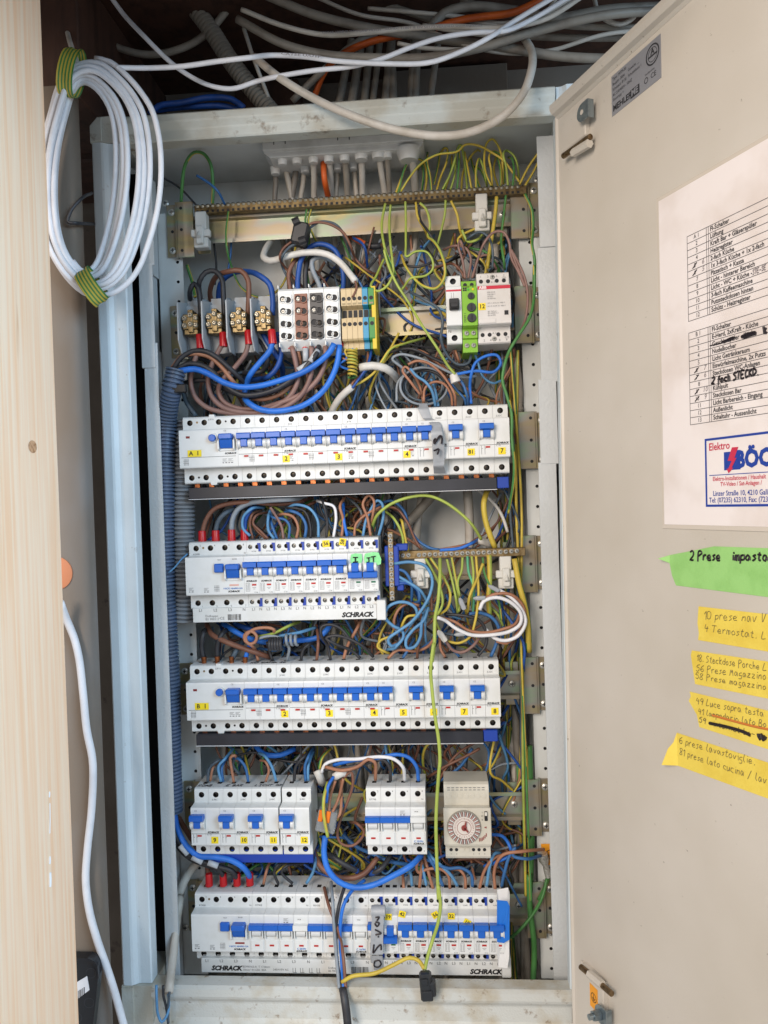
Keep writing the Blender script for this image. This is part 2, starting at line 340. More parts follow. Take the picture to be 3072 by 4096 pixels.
cb(MB().prism(bot, 'x', -45, 440), 'frame_rail', GRIME)
# corner joints, a little proud
def corner(z0, z1, cham):
    p = [(-79.6, z0), (-43.5, z0), (-43.5, z1), (-79.6+cham, z1), (-79.6, z1-cham)] if cham > 0 else [(-79.6, z0), (-44, z0), (-44, z1), (-79.6, z1)]
    m = MB(); n = len(p); m.prism(p, 'y', -49.5, 20); cb(m, 'corner_block', PAINT_D)
    m = MB(); p2 = [(q[0]*0.98-1.0, q[1]) for q in p]; m.prism([(-79, z0+1), (-66, z0+1), (-66, z1-2), (-79+cham, z1-2), (-79, z1-2-cham)], 'y', -51.3, -49.5); cb(m, 'corner_block', PAINT_D)
corner(352.5, 381.5, 9); corner(-720, -621.5, 0.1)
cb(MB().box(-78, -76, -42, 125, -690, 378), 'side_wall', PAINT)
cb(MB().box(455, 458, -40, 125, -690, 378), 'side_wall', PAINT_IN)
cb(MB().box(-76, 455, 125, 128, -690, 378), 'back_panel', PAINT_IN)
cb(MB().box(-76, 455, -24, 124.7, 372, 374), 'top_panel', PAINT_IN)
cb(MB().box(-76, 455, 30, 124.7, -692, -690), 'floor_panel', PAINT_D)
for z in (340, 322): cb(MB().box(-30, 440, 118, 124.7, z, z+2.5), 'back_rib', PAINT_IN)
# inner mounting profiles, in overlapping lengths (left then right)
TEXP = mat('structured_grey_paint', '#c6c9ca', 0.5, bump=0.6, bscale=260, col2='#bfc1c0', vscale=10)
for (z0, z1, dx, dy) in ((-668, 130, 0, 0), (100, 225, -2.2, -1.6), (222.6, 345, 0.3, -0.8)):
    m = MB(); m.box(-42+dx, -25.2+dx, -8+dy, -6+dy, z0, z1, c=0.4); m.box(-42+dx, -40.5+dx, -5.9+dy, 48, z0, z1-0.3); cb(m, 'mounting_profile', TEXP)
cb(MB().box(-76, -42.4, 20, 22, -668, 345), 'gap_shade_strip', mat('gap_shade_black', '#131316', 0.7))  # black strip painting in the shade of the open gap
for (z0, z1, dx, dy) in ((-655, -30, -3.5, 0), (-32, 66, -0.8, -0.7), (63, 217.6, 2.6, -0.5), (218, 345, 5.5, -1.2)):
    m = MB(); m.box(425.5+dx, 446+dx, -8+dy, -6+dy, z0, z1, c=0.4); m.box(444.4+dx, 446+dx, -5.9+dy, 48, z0, z1-0.3); cb(m, 'mounting_profile', TEXP)
# perforated strips
for x0, x1, cx in ((-40.5, -9, -16), (414, 444, 427)):
    m = MB(); z = 306.0
    while z > -655:
        m.hole((0, 50, 0), (1, 0, 0), (0, 0, 1), (0, 1, 0), x0, x1, z-25, z, cx, z-12.5, 2.0, 4, 0, 1); z -= 25
    m.box(x0, x0+1.5, 51.5, 124, z, 306)
    cb(m, 'perforated_strip', [PAINT_IN, DARK])
# loose screw heads on the strips
def screwmesh(r, h, mats, n=14):
    m = MB(); m.lathe((0, 0, 0), (0, -1, 0), [(-0.2, r), (h*0.45, r), (h, r*0.6)], n)
    m.box(-r*0.55, r*0.55, -h-0.15, -h+0.4, -r*0.13, r*0.13, 1); m.box(-r*0.13, r*0.13, -h-0.14, -h+0.4, -r*0.55, r*0.55, 1)
    return m.mesh('screw', mats, smooth=True)
SCREW = screwmesh(4.3, 2.2, [STEEL, DARK]); SCREW_S = screwmesh(2.7, 1.5, [STEEL, DARK]); SCREW_D = screwmesh(3.2, 0.8, [STEELD, DARK]); SCREW_B = screwmesh(3.1, 2.6, [STEELB, DARK]); SCREW_XS = screwmesh(2.5, 1.1, [STEEL, DARK])
for (c, x, y) in (('T0', 995, 1225), ('T4', 1380, 400), ('S7', 372, 512), ('R0', 1505, 470)):
    q = UC(c, x, y, 48); link('screw', SCREW, cab, (q[0], q[1]-58, q[2]+690))

# ---------------------------------------------------------------- mounting rails with their brackets
rail_prof = [(46, 17.5), (46, 13), (53, 12), (53, -12), (46, -13), (46, -17.5), (47, -17.5), (47, -14), (54, -13), (54, 13), (47, 14), (47, 17.5)]
def bracket(parent, x, side, zc, top=True):
    """side -1: left end, +1: right end"""
    m = MB(); s = side
    xs = sorted((x, x+s*21)); m.box(xs[0], xs[1], 41, 42.6, zc-35, zc+35, c=0.5)
    xs = sorted((x+s*21.2, x+s*23)); m.box(xs[0], xs[1], 41.3, 48, zc-35, zc+35)
    xs = sorted((x+s*21.5, x+s*36)); m.box(xs[0], xs[1], 46.5, 48, zc-32, zc+34, c=0.5)
    # little holes as dark inserts sunk through the plate
    for hz_ in (-26, 0, 27):
        m.cyl((x+s*15.5, 40.8, zc+hz_), (x+s*15.5, 45, zc+hz_), 2.0, n=10, mi=1)
    m.cyl((x+s*29, 46.2, zc), (x+s*29, 49, zc), 2.0, n=10, mi=1)
    xs = sorted((x-s*17, x-s*0.4)); m.box(xs[0], xs[1], 54.5, 56, zc-27, zc+27, c=0.5)
    b = m.build('bracket', [ZINC, DARK], parent)
    for hz_ in (-24, 24): link('screw', SCREW, b, (x+s*29, 46.2, zc+hz_))
    link('screw', SCREW, b, (x-s*9, 52.5, zc))
    return b
RAILZ = dict(e=281.0, t=153.5, A=0.0, I=-151.5, B=-301.0, D=-452.0, C=-579.0)
for k, lab, xl, xr in (('e', 'zinc plated rail carrying the long brass earth bar', 12, 404), ('t', 'zinc plated rail holding terminal blocks and contactor', 12, 405), ('A', 'zinc rail behind breaker row with A 1 sticker', 8, 405),
                  ('I', 'zinc rail behind row with green tape labels', 8, 400), ('B', 'zinc rail behind breaker row with B 1 sticker', 8, 398), ('D', 'zinc rail with time switch and breakers 9 to 12', 8, 396), ('C', 'lowest zinc rail behind the bottom breaker row', 8, 398)):
    z = RAILZ[k]; t = thing('mounting_rail', lab, 'rail', (0, 47, z), 'mounting rails across the cabinet')
    MB().prism([(y-47, q) for y, q in rail_prof], 'x', xl-12, xr+6).build('rail', ZINC, t)
    for x, s in ((xl-3, -1), (xr, 1)):
        b = bracket(t, x, s, 0); b.location = (0, -0.047, 0)

# ---------------------------------------------------------------- the open door
DA = math.radians(23); _H = UD(1222, 1200, -50); _dd = np.array([math.sin(DA), -math.cos(DA), 0.0])
_v = np.array([0.0129, 0, 1.0]); _v -= _dd*(_v@_dd); _v /= np.linalg.norm(_v); _n = np.cross(_v, _dd)
H0 = _H - _v*(_H[2]/_v[2])
DM = Matrix(((_dd[0], _n[0], _v[0], H0[0]*S), (_dd[1], _n[1], _v[1], H0[1]*S), (_dd[2], _n[2], _v[2], H0[2]*S), (0, 0, 0, 1)))
def DL(x, y, off=0.0):
    """photo pixel -> (u, v) on the inner face of the door"""
    d = ray(x, y); t = ((H0-CAM)@_n+off)/(d@_n); P = CAM+d*t-H0; return float(P@_dd), float(P@_v)
def DC(c, x, y, off=0.0):
    a = CR[c]; return DL(a[0]+x/a[2], a[1]+y/a[2], off)
def dthing(name, label, cat, group=None, u=0, v=0, off=0.0):
    o = link(name, None); o.empty_display_size = 0.01; o.matrix_world = DM @ Matrix.Translation((u*S, off*S, v*S)); return tag(o, label, cat, group)
door = dthing('cabinet_door', 'beige grey steel cabinet door swung open, seen from inside', 'door')
m = MB(); m.box(2, 455, 0, 2, -720, 343, c=0.3); m.build('door_panel', DOORP, door)
# folded rim along the top and the hinge side
m = MB(); m.prism([(0, 343), (-3, 345.5), (-8, 347), (-11, 351), (-11, 356), (-9.5, 356), (-9, 352), (-6, 349), (0, 348.5), (2, 346), (2, 343)], 'x', 2, 455); m.build('door_rim', DOORP, door)
m = MB(); m.prism([(2, 0), (0, -2.2), (-1.2, -2.2), (-1.2, 12), (2, 12)], 'z', -720, 352); m.build('door_rim', DOORP, door)
ROD = mat('rusty_hinge_steel', '#8a7458', 0.45, 0.9, col2='#5c4630', vscale=200)
GALV = mat('galvanised_steel', '#9aa6ac', 0.35, 0.9, col2='#7f8b92', vscale=120)
def hinge(parent, plate, rod, sleeve, tab, name='hinge'):
    h = link(name, None, parent); h.empty_display_size = 0.01
    (u0, v0), (u1, v1) = plate
    MB().box(u0, u1, -6, -0.2, v0, v1, c=1.0).build('hinge_plate', DOORP, h)
    MB().box(u0-9, u0-0.5, -4, -0.2, v0+2, v1-2, c=1.5).build('hinge_roll', DOORP, h)
    (a, b), (c, d) = rod; MB().cyl((a, -9, b), (c, -9, d), 3.0, n=14).build('hinge_rod', ROD, h, smooth=True)
    (a, b), (c, d) = sleeve; MB().cyl((a, -9, b), (c, -9, d), 4.6, n=6).build('hinge_sleeve', DOORP, h)
    u, v, bolt = tab; m = MB()
    pts = [(u+9, v-9), (u+9, v+9)]+[(u+9*math.cos(t)*1.0-0, v+9*math.sin(t)) for t in np.linspace(math.pi/2, 3*math.pi/2, 9)]
    m.prism([(p, q) for p, q in pts], 'y', -13, -11.5); m.cyl((u, -13.3, v), (u, -13, v), 2.6, n=12, mi=1); m.box(u+9, u+10.5, -12.9, -6, v-9, v+9)
    m.build('zinc_tab', [GALV, DOORP], h)
    if bolt:
        m = MB(); m.cyl((u, -13.2, v), (u, -26, v), 3.0, n=12); m.cyl((u, -13.2, v), (u, -17, v), 5.5, n=6); m.cyl((u, -17, v), (u, -21, v), 5.2, n=6); m.build('bolt', GALV, h, smooth=True)
    return h
hinge(door, (DC('T2', 300, 1040), DC('T2', 440, 690)), (DC('T2', 262, 1062, -9), DC('T2', 445, 930, -9)), (DC('T2', 330, 1040, -9), DC('T2', 440, 975, -9)), (*DC('T2', 392, 765, -12), False))
hb = hinge(door, (DC('R1', 290, 1860), DC('R1', 440, 1580)), (DC('R1', 235, 1460, -9), DC('R1', 470, 1665, -9)), (DC('R1', 300, 1515, -9), DC('R1', 400, 1600, -9)), (*DC('R1', 385, 1820, -12), True))
ORG = mat('orange_sticker', '#f0a020', 0.5)
u, v = DC('R1', 335, 1695, -6); m = MB().box(u-7, u+7, -6.4, -6.15, v-12, v+12); st = m.build('earth_sticker', ORG, hb)
def ringmesh(r, wd, n=20):
    m = MB(); vs = []
    for i in range(n): t = 2*math.pi*i/n; vs += [(r*math.cos(t), 0, r*math.sin(t)), ((r-wd)*math.cos(t), 0, (r-wd)*math.sin(t))]
    fs = [(2*i, (2*i+2) % (2*n), (2*i+3) % (2*n), 2*i+1) for i in range(n)]; return m.add(vs, fs)
def earthmark(parent, loc, r):
    m = ringmesh(r, r*0.16); w_ = r*0.08
    m.box(-w_, w_, 0, 0.02, -r*0.1, r*0.75); m.box(-r*.6, r*.6, 0, .02, -r*.2, -r*.05); m.box(-r*.4, r*.4, 0, .02, -r*.45, -r*.3); m.box(-r*.2, r*.2, 0, .02, -r*.7, -r*.55)
    m.build('earth_mark', INK, parent, loc, fix=False)
earthmark(st, (u, -6.5, v), 5)
# rating plate, upper corner
SILV = mat('silver_label', '#9fa0a6', 0.35, 0.35)
(u0, v0), (u1, v1) = DC('T2', 596, 795), DC('T2', 930, 240)
p0 = DC('T2', 598, 500); p1 = DC('T2', 925, 560); zt = DC('T2', 596, 520)[1]; zb = v0; u1 = DC('T2', 928, 400)[0]
lw = u1-u0
rp = tag(MB().box(u0, u1, -0.6, -0.1, zb, zt).build('rating_plate', SILV), 'silver rating label on the open door near upper hinge', 'label'); rp.matrix_world = DM.copy()
PL = mat('plate_print', '#2c2c30', 0.6)
hh = zt-zb
for i, (a, b) in enumerate((('Type:  MTM-30', 0.90), ('Baujahr: 2004', 0.77), ('Schutzart: IP 30', 0.64), ('AC 230/400V~ 50HZ', 0.50), ('Steuerspg: =', 0.38))):
    text(rp, a, hh*0.075, (u0+2, -0.8, zb+hh*b), PL, align='LEFT', sx=0.85)
text(rp, 'Gewicht: __', hh*0.075, (u0+lw*0.36, -0.8, zb+hh*0.80), PL, align='LEFT', sx=.85); text(rp, 'Schutzklasse: I', hh*0.075, (u0+lw*0.36, -0.8, zb+hh*0.66), PL, align='LEFT', sx=.85)
text(rp, 'MEHLER', hh*0.15, (u0+2, -0.8, zb+hh*0.16), PL, bold=0.25, align='LEFT')
MB().box(u0+lw*0.40, u0+lw*0.585, -0.7, -0.62, zb+hh*0.06, zb+hh*0.27).build('logo_box', PL, rp); text(rp, 'ME', hh*0.15, (u0+lw*0.49, -0.85, zb+hh*0.165), SILV, bold=0.25)
text(rp, 'Stueckpruefung', hh*0.05, (u0+lw*0.79, -0.8, zb+hh*0.34), PL, sx=.8); text(rp, 'CE', hh*0.12, (u0+lw*0.86, -0.8, zb+hh*0.2), PL)
ringmesh(hh*0.07, hh*0.018).build('emblem', PL, rp, (u0+lw*0.72, -0.8, zb+hh*0.2), fix=False)
ringmesh(hh*0.24, hh*0.035, 24).build('emblem', PL, rp, (u0+lw*0.85, -0.8, zb+hh*0.68), fix=False); ringmesh(hh*0.165, hh*0.015, 24).build('emblem', PL, rp, (u0+lw*0.85, -0.8, zb+hh*0.68), fix=False)
text(rp, 'A', hh*0.14, (u0+lw*0.85, -0.85, zb+hh*0.75), PL, bold=.2); MB().box(u0+lw*.76, u0+lw*.94, -.75, -.65, zb+hh*.64, zb+hh*.68).build('logo_bar', PL, rp)

# ---------------------------------------------------------------- laminated circuit list
PAPER = mat('white_paper', '#ece4e2', 0.5, col2='#ddd2cc', vscale=12); LAM = mat('laminate_edge', '#cfc5b8', 0.2, coat=0.5)
Pu0, Pv1 = DC('R2', 186, 330); _, Pv0 = DC('R3', 272, 1235); Lu0 = DC('R2', 166, 345)[0]; Lv0 = DC('R3', 262, 1282)[1]; Lv1 = DC('R2', 186, 310)[1]
sh = dthing('circuit_list', 'laminated white sheet listing circuits in two ruled tables', 'sheet')
MB().box(Lu0, 400, -0.9, -0.15, Lv0, Lv1+1.5, c=0.3).build('laminate', LAM, sh)
MB().box(Pu0, 394, -1.15, -0.95, Pv0, Pv1).build('paper', PAPER, sh)
TY = -1.4
TL = mat('table_rule', '#555356', 0.6); TI = mat('table_print', '#4a484b', 0.6); PEN = mat('grey_pencil', '#8d8587', 0.7); MARK = mat('black_marker', '#1d141c', 0.55)
def table(top, bot, xs, rows, codes):
    n = len(rows); u_l, u_a, u_b = xs; m = MB(); hgt = (top-bot)/n
    for i in range(n+1): z = top-i*hgt; m.box(u_l, 372, TY, TY+0.1, z-0.22, z+0.22)
    for uu in (u_l, u_a, u_b): m.box(uu-0.22, uu+0.22, TY+0.02, TY+0.1, bot, top)
    m.build('table_rules', TL, sh)
    for i, rr in enumerate(rows):
        z = top-(i+0.5)*hgt
        if rr: text(sh, rr, hgt*0.64, (u_b+2, TY-0.1, z), TI, align='LEFT', sx=0.92, bold=0.12)
        cc = codes[i]
        if cc[0]: text(sh, cc[0], hgt*0.62, ((u_l+u_a)/2-(0 if len(cc) == 1 else 2.5), TY-0.1, z), TI if len(cc) == 1 else MARK, sx=0.9)
        if len(cc) > 1:
            text(sh, cc[1], hgt*0.72, ((u_l+u_a)/2+7, TY-0.1, z+0.5), PEN, shear=0.2)
            uu = (u_l+u_a)/2-2.5; MB().tube(spline([(uu-2.5, TY-0.25, z-hgt*.32), (uu+2.5, TY-0.25, z+hgt*.32)]), 0.4, 5).build('pen_stroke', MARK, sh)
    return hgt
u_l = DC('R2', 428, 628)[0]; u_a = DC('R2', 590, 556)[0]; u_b = DC('R2', 607, 548)[0]; ta = DC('R2', 428, 628)[1]; tb = DC('R2', 430, 1345)[1]; t2 = DC('R2', 432, 1443)[1]; t3 = DC('R3', 583, 140)[1]
hA = table(ta, tb, (u_l, u_a, u_b), ['FI-Schalter', 'Lüftung', 'Kraft Bar + Gläserspüler', 'Heizregister', '2-fach Küche', '1x 3-fach Küche + 1x 2-fach', 'Pizzatisch + Kassa', 'Licht - hinterer Bereich', 'Licht - WC + Küche -', '3-fach Kaffeemaschine', 'Putzsteckdosen hinten', 'Schütz - Heizregister'],
      [('A 1',), ('2',), ('3',), ('4',), ('5', '6'), ('6', '5'), ('7',), ('8',), ('9',), ('10',), ('11',), ('12',)])
hB = table(t2, t3, (u_l, u_a, u_b), ['FI-Schalter', 'E-Herd, 2xKraft - Küche', 'Geschirrspüler - Küche', 'Nudelkocher', 'Licht Getränkeraum', 'Eiswürfelmaschine, 2x Putzs', 'Steckdosen WC-Anlagen', '', 'Kühlpult', 'Steckdosen Bar', 'Licht Barbereich - Eingang', 'Außenlicht', 'Schaltuhr - Aussenlicht'],
      [('B 1',), ('2',), ('3',), ('4',), ('5',), ('6', '7'), ('7', '6'), ('8',), ('9', '10'), ('10', '9'), ('11',), ('12',), ('13',)])
# ---- handwriting: a small single-stroke alphabet (4 x 6 grid)
SF = {'0': ['0,1 0,5 2,6 4,5 4,1 2,0 0,1'], '1': ['0,4 2,6 2,0'], '2': ['0,5 2,6 4,5 3,3 0,0 4,0'], '4': ['1,6 0,3 4,3', '3,5 3,0'], '5': ['4,6 1,6 0,4 3,4 4,2 2,0 0,1'], '6': ['4,6 1,4 0,2 2,0 4,1 3,3 0,2'],
 '8': ['2,3 0,5 2,6 4,5 0,1 2,0 4,1 2,3'], '9': ['4,5 2,6 0,4 2,3 4,5 3,0'], '.': ['1,0 1.6,0.4'], '-': ['0,2.5 4,2.5'], '/': ['0,-1 4,6'], 'P': ['0,-1 0.4,6 3,6 4,4.5 0.4,3'], 'T': ['-1,6 4,6', '1.6,6 1.2,0'], 'S': ['4,5 2,6 0,4.6 3,2.5 3,.5 0,0'],
 'M': ['0,0 1,5 2,2 3,5 4,0'], 'L': ['1,6 0,0 4,0.4'], 'B': ['0,0 0.4,6 3,6 3,3.6 .3,3 4,2 3,0 0,0'], 'V': ['0,6 1.5,0 4,6'], 'a': ['3,3 1,3.6 0,1 2,0 3,3 4,0'], 'b': ['0,6 0,0 3,0 3.4,3 0,2.6'], 'c': ['3.4,3 1,3.4 0,1 3.6,0'], 'd': ['3,3 .6,3 0,.6 3,.4 3.4,6 3.6,0'],
 'e': ['0,1.6 3.4,2 2,3.5 0,2 1,0 4,.5'], 'f': ['3,5.6 1.6,5 1,-2', '0,3 3,3'], 'g': ['3,3 .6,3 .6,.6 3,1 3,-2 .3,-2'], 'h': ['0,6 .3,0', '.3,2 2,3.6 3.4,0'], 'i': ['1,3.4 1.3,0', '1.1,5 1.3,5.3'], 'k': ['.3,6 .3,0', '3,4 .5,2 3.6,0'], 'l': ['1,6 .6,1 2.4,0'], 'm': ['0,0 .4,3.4 1.6,3 1.8,0 2,3 3.4,3.2 3.6,0'],
 'n': ['0,0 .5,3.4 1,2.6 2.8,3.4 3.4,0'], 'o': ['2,3.5 0,2 1.4,0 3.6,1.4 2,3.5'], 'p': ['.2,3.4 0,-2', '0,3 3,3.4 3,.6 .2,.4'], 'r': ['.3,3.4 .5,0', '.5,2 2,3.6 3.2,3'], 's': ['3,3.4 .6,3 2.8,1.2 .3,0'], 't': ['1.5,5.6 1.3,.4 3,0', '0,3.8 3,3.8'], 'u': ['0,3.4 .6,0 2.6,.5 3,3.4 3.4,0'],
 'v': ['0,3.4 1.4,0 3.4,3.6'], 'z': ['.3,3.4 3.3,3.4 .4,0 3.6,0'], 'I': ['2,6 2,0', '0,6 4,6', '0,0 4,0'], 'A': ['0,0 2,6 4,0', '.8,2.4 3.2,2.4'], 'R': ['0,0 0.3,6 3.4,5.6 3.2,3.4 .3,3 4,0'], 'C': ['4,5 2,6 0,3 2,0 4,1'], 'K': ['0,6 0,0', '4,6 0,3 4,0'], 'D': ['0,0 0,6 4,4 4,2 0,0'], 'J': ['0,6 4,6', '2.5,6 2.5,1 1,0 0,1'], 'E': ['4,6 0,6 0,0 4,0', '0,3 3,3'], 'H': ['0,0 0,6', '4,0 4,6', '0,3 4,3'], 'W': ['0,6 1,0 2,4 3,0 4,6'], 'N': ['0,0 0,6 4,0 4,6'], 'O': ['0,1 0,5 2,6 4,5 4,1 2,0 0,1'], 'G': ['4,5 2,6 0,3 2,0 4,1 4,3 2.5,3']}
def hand(parent, txt, o, ex, ez, h, pen, m, name='handwriting', adv=1.15, jit=0.05, seed=1):
    """stroke lettering from origin o along ex with up ez, letter height h (local mm)"""
    r = random.Random(seed+len(txt)); o = np.array(o, float); ex = np.array(ex, float); ez = np.array(ez, float); x = 0.0; k = h/6.0; mb = MB()
    for ch in txt:
        if ch == ' ': x += 3.2*k; continue
        wdt = 0.0
        for st_ in SF.get(ch, SF['-']):
            P = []
            for q in st_.split():
                a, b = [float(c) for c in q.split(',')]; wdt = max(wdt, a); a += r.uniform(-jit, jit)*6; b += r.uniform(-jit, jit)*6
                P.append(o+ex*(x+a*k*0.85+b*k*0.12)+ez*b*k)
            mb.tube(spline(P, h/5), pen, 4)
        x += (wdt*0.85*adv+1.0)*k
    return mb.build(name, m, parent)
def dh(parent, c, x, y, x2, y2, txt, hpx, pen, m, off, seed=1):
    a = CR[c]; p = np.array(DC(c, x, y)); q = np.array(DC(c, x2, y2)); d = (q-p)/np.linalg.norm(q-p); t = np.array(DC(c, x, y-hpx)); h = np.linalg.norm(t-p)
    n0 = sum(((max(float(z.split(',')[0]) for s_ in SF.get(ch, SF['-']) for z in s_.split())*0.85*1.15+1.0) if ch != ' ' else 3.2) for ch in txt)*h/6
    sc_ = np.linalg.norm(q-p)/n0; ex = np.array((d[0]*sc_, 0, d[1]*sc_))
    return hand(parent, txt, (p[0], off, p[1]), ex, (0, 0, 1), h, pen, m, seed=seed)
dh(sh, 'R2', 985, 945, 1100, 900, 'STEUSE', 40, 0.35, PEN, TY-0.3)
dh(sh, 'R2', 640, 1868, 1040, 1790, '2 fach STECKD.', 60, 0.85, MARK, TY-0.3)
def scrib(parent, c, pts, r, m, off, name='pen_stroke'):
    P = [(*DC(c, x, y),) for x, y in pts]; return MB().tube(spline([(a, off, b) for a, b in P], 2), r, 6).build(name, m, parent)
scrib(sh, 'R2', [(735, 1512), (790, 1495), (835, 1475), (790, 1488), (745, 1515)], 1.1, MARK, TY-0.4); scrib(sh, 'R2', [(625, 1545), (700, 1528), (780, 1500)], 0.45, MARK, TY-0.4)
scrib(sh, 'R2', [(895, 1470), (940, 1450), (1010, 1432), (960, 1452), (905, 1478), (980, 1450), (1015, 1440)], 1.3, MARK, TY-0.4)
scrib(sh, 'R2', [(1078, 1385), (1086, 1445)], 0.9, MARK, TY-0.4); scrib(sh, 'R2', [(1100, 1395), (1088, 1420), (1104, 1440)], 0.9, MARK, TY-0.4)
# the electrician's card printed low on the sheet
CB = mat('card_blue', '#1d3f9c', 0.5); CRD = mat('card_red', '#c8304f', 0.5)
cu0, cv1 = DC('R3', 757, 293); cv0 = DC('R3', 765, 1043)[1]; cw = 125; chh = cv1-cv0
card = link('printed_card', None, sh); card.empty_display_size = 0.01
m = MB(); t_ = chh*0.033
m.box(cu0, cu0+t_, TY, TY+.1, cv0, cv1); m.box(cu0+t_, 372, TY, TY+.1, cv1-t_, cv1); m.box(cu0+t_, 372, TY, TY+.1, cv0, cv0+t_); m.build('card_border', CB, card)
def cz(y): return DC('R3', 900, y)[1]
def dcu(x, y): return DC('R3', x, y)[0]
text(card, 'Elektro', chh*0.11, (dcu(803, 385), TY-.1, DC('R3', 803, 388)[1]), CRD, bold=0.12, align='LEFT', sx=0.92)
bx0, bv1 = DC('R3', 970, 440); bx1 = dcu(1150, 420); bv0 = DC('R3', 972, 640)[1]
MB().box(bx0, bx1, TY-.02, TY+.05, bv0, bv1).build('logo_block', CB, card)
text(card, 'BÖCK', (bv1-bv0)*0.92, (bx1-5, TY-.15, (bv0+bv1)/2), CB, bold=0.9, align='LEFT', sx=0.92)
def dpoly(c, pts, m, parent, off, name):
    P = [DC(c, x, y) for x, y in pts]; n = len(P)
    return MB().add([(a, off, b) for a, b in P]+[(a, off+0.05, b) for a, b in P], [tuple(range(n))]+[(i, (i+1) % n, n+(i+1) % n, n+i) for i in range(n)]).build(name, m, parent)
dpoly('R3', [(1062, 386), (1132, 380), (1090, 505), (1113, 500), (1060, 610), (1076, 612), (1025, 672), (1003, 622), (1022, 622), (1060, 535), (1015, 535)], CRD, card, TY-.3, 'lightning_flash')
a = DC('R3', 808, 697); MB().box(a[0], 368, TY, TY+.1, a[1]-.3, a[1]+.3).build('card_rule', CB, card)
for tx, x, y, hs, mm_ in (('Elektro-Installationen / Haushalt', 847, 738, .062, CRD), ('TV-Video / Sat-Anlagen /', 932, 795, .062, CRD), ('Linzer Straße 10, 4210 Gallneu', 850, 898, .075, CB), ('Tel: (07235) 62310, Fax: (7235)', 808, 972, .075, CB)):
    a = DC('R3', x, y); text(card, tx, chh*hs, (a[0], TY-.1, a[1]), mm_, align='LEFT', sx=0.88, bold=0.05)
# ---- tapes with handwriting
GT = mat('green_crepe_tape', '#9bd07c', 0.7, bump=0.4, bscale=700, col2='#90c671', vscale=40); YT = mat('yellow_crepe_tape', '#ead158', 0.7, bump=0.4, bscale=700, col2='#e2c64c', vscale=40)
PENB = mat('dark_pen', '#6e6440', 0.6)
def tape(c, pts, m, label, name='tape_strip', curl=None, grp='handwritten tape strips on the door'):
    t = dthing(name, label, 'tape', grp)
    P = [DC(c, x, y) for x, y in pts]; n = len(P); ck = sorted(curl) if curl else []
    Q = [P[i] for i in range(n) if i not in ck]; q = len(Q)
    MB().add([(a, -0.5, b) for a, b in Q]+[(a, -0.2, b) for a, b in Q], [tuple(range(q)), tuple(range(2*q-1, q-1, -1))]+[(i, (i+1) % q, q+(i+1) % q, q+i) for i in range(q)]).build('tape', m, t)
    if ck:
        F = [(ck[0]-1) % n]+ck+[(ck[-1]+1) % n]; k = len(F); vs = [(P[i][0], -0.5-curl.get(i, 0), P[i][1]) for i in F]
        MB().add(vs+[(a, o_+0.25, b) for a, o_, b in vs], [tuple(range(k)), tuple(range(2*k-1, k-1, -1))]+[(i, (i+1) % k, k+(i+1) % k, k+i) for i in range(k)]).build('curled_end', m, t)
    return t
g = tape('R3', [(360, 1577), (600, 1530), (850, 1480), (1443, 1500), (1900, 1515), (1900, 2120), (1443, 2040), (670, 1942), (430, 1912), (385, 1800), (360, 1665), (292, 1612)], GT, 'bright green tape strip with black handwriting on the open door', curl={11: 6})
dh(g, 'R3', 590, 1630, 940, 1640, '2 Prese', 100, 0.85, MARK, -0.9); dh(g, 'R3', 1055, 1635, 1470, 1640, 'impasta', 100, 0.85, MARK, -0.9)
y1 = tape('R4', [(573, 292), (1215, 365), (1700, 420), (1700, 790), (1215, 712), (568, 605), (575, 540), (562, 450), (566, 380)], YT, 'topmost yellow tape strip, two handwritten lines starting with 10')
dh(y1, 'R4', 625, 410, 1215, 440, '10 prese nav V', 75, 0.27, PENB, -0.8); dh(y1, 'R4', 630, 525, 1215, 600, '4 Termostat. L', 65, 0.27, PENB, -0.8, 3)
y2 = tape('R4', [(510, 702), (1215, 805), (1700, 880), (1700, 1240), (1215, 1150), (540, 1015), (520, 880), (500, 745)], YT, 'second yellow tape strip from top, lines starting 18, 56, 58')
dh(y2, 'R4', 560, 800, 1215, 890, '18. Steckdose Porche L', 60, 0.27, PENB, -0.8, 4); dh(y2, 'R4', 555, 895, 1215, 975, '56 Prese Magazzino', 60, 0.27, PENB, -0.8, 5); dh(y2, 'R4', 548, 965, 1215, 1070, '58 Prese magazzino', 55, 0.27, PENB, -0.8, 6)
y3 = tape('R4', [(490, 1085), (1215, 1262), (1700, 1380), (1700, 1760), (1215, 1620), (580, 1415), (555, 1300), (480, 1170), (500, 1130)], YT, 'third yellow tape strip with one line crossed out in black')
dh(y3, 'R4', 555, 1200, 1190, 1320, '49 Luce sopra testa', 60, 0.27, PENB, -0.8, 7); dh(y3, 'R4', 573, 1295, 1215, 1420, '41 lampadario lato Bo', 55, 0.27, PENB, -0.8, 8); dh(y3, 'R4', 580, 1370, 1110, 1510, '59 -internet box', 50, 0.3, PENB, -0.8, 9)
scrib(y3, 'R4', [(680, 1378), (850, 1415), (1000, 1460), (1060, 1490)], 1.4, MARK, -1.0); scrib(y3, 'R4', [(705, 1305), (850, 1345), (1100, 1410), (1300, 1450)], 1.0, mat('orange_pen', '#cf7a35', 0.6), -0.75)
scrib(y3, 'R4', [(1140, 1475), (1150, 1520), (1165, 1490), (1185, 1530), (1200, 1500)], 1.8, MARK, -1.0)
y4 = tape('R4', [(370, 1468), (1215, 1745), (1700, 1900), (1700, 2270), (1215, 2080), (380, 1775), (296, 1758), (330, 1610), (355, 1555)], YT, 'lowest yellow tape strip, longest, its left end curling off', curl={6: 8, 7: 5, 8: 2})
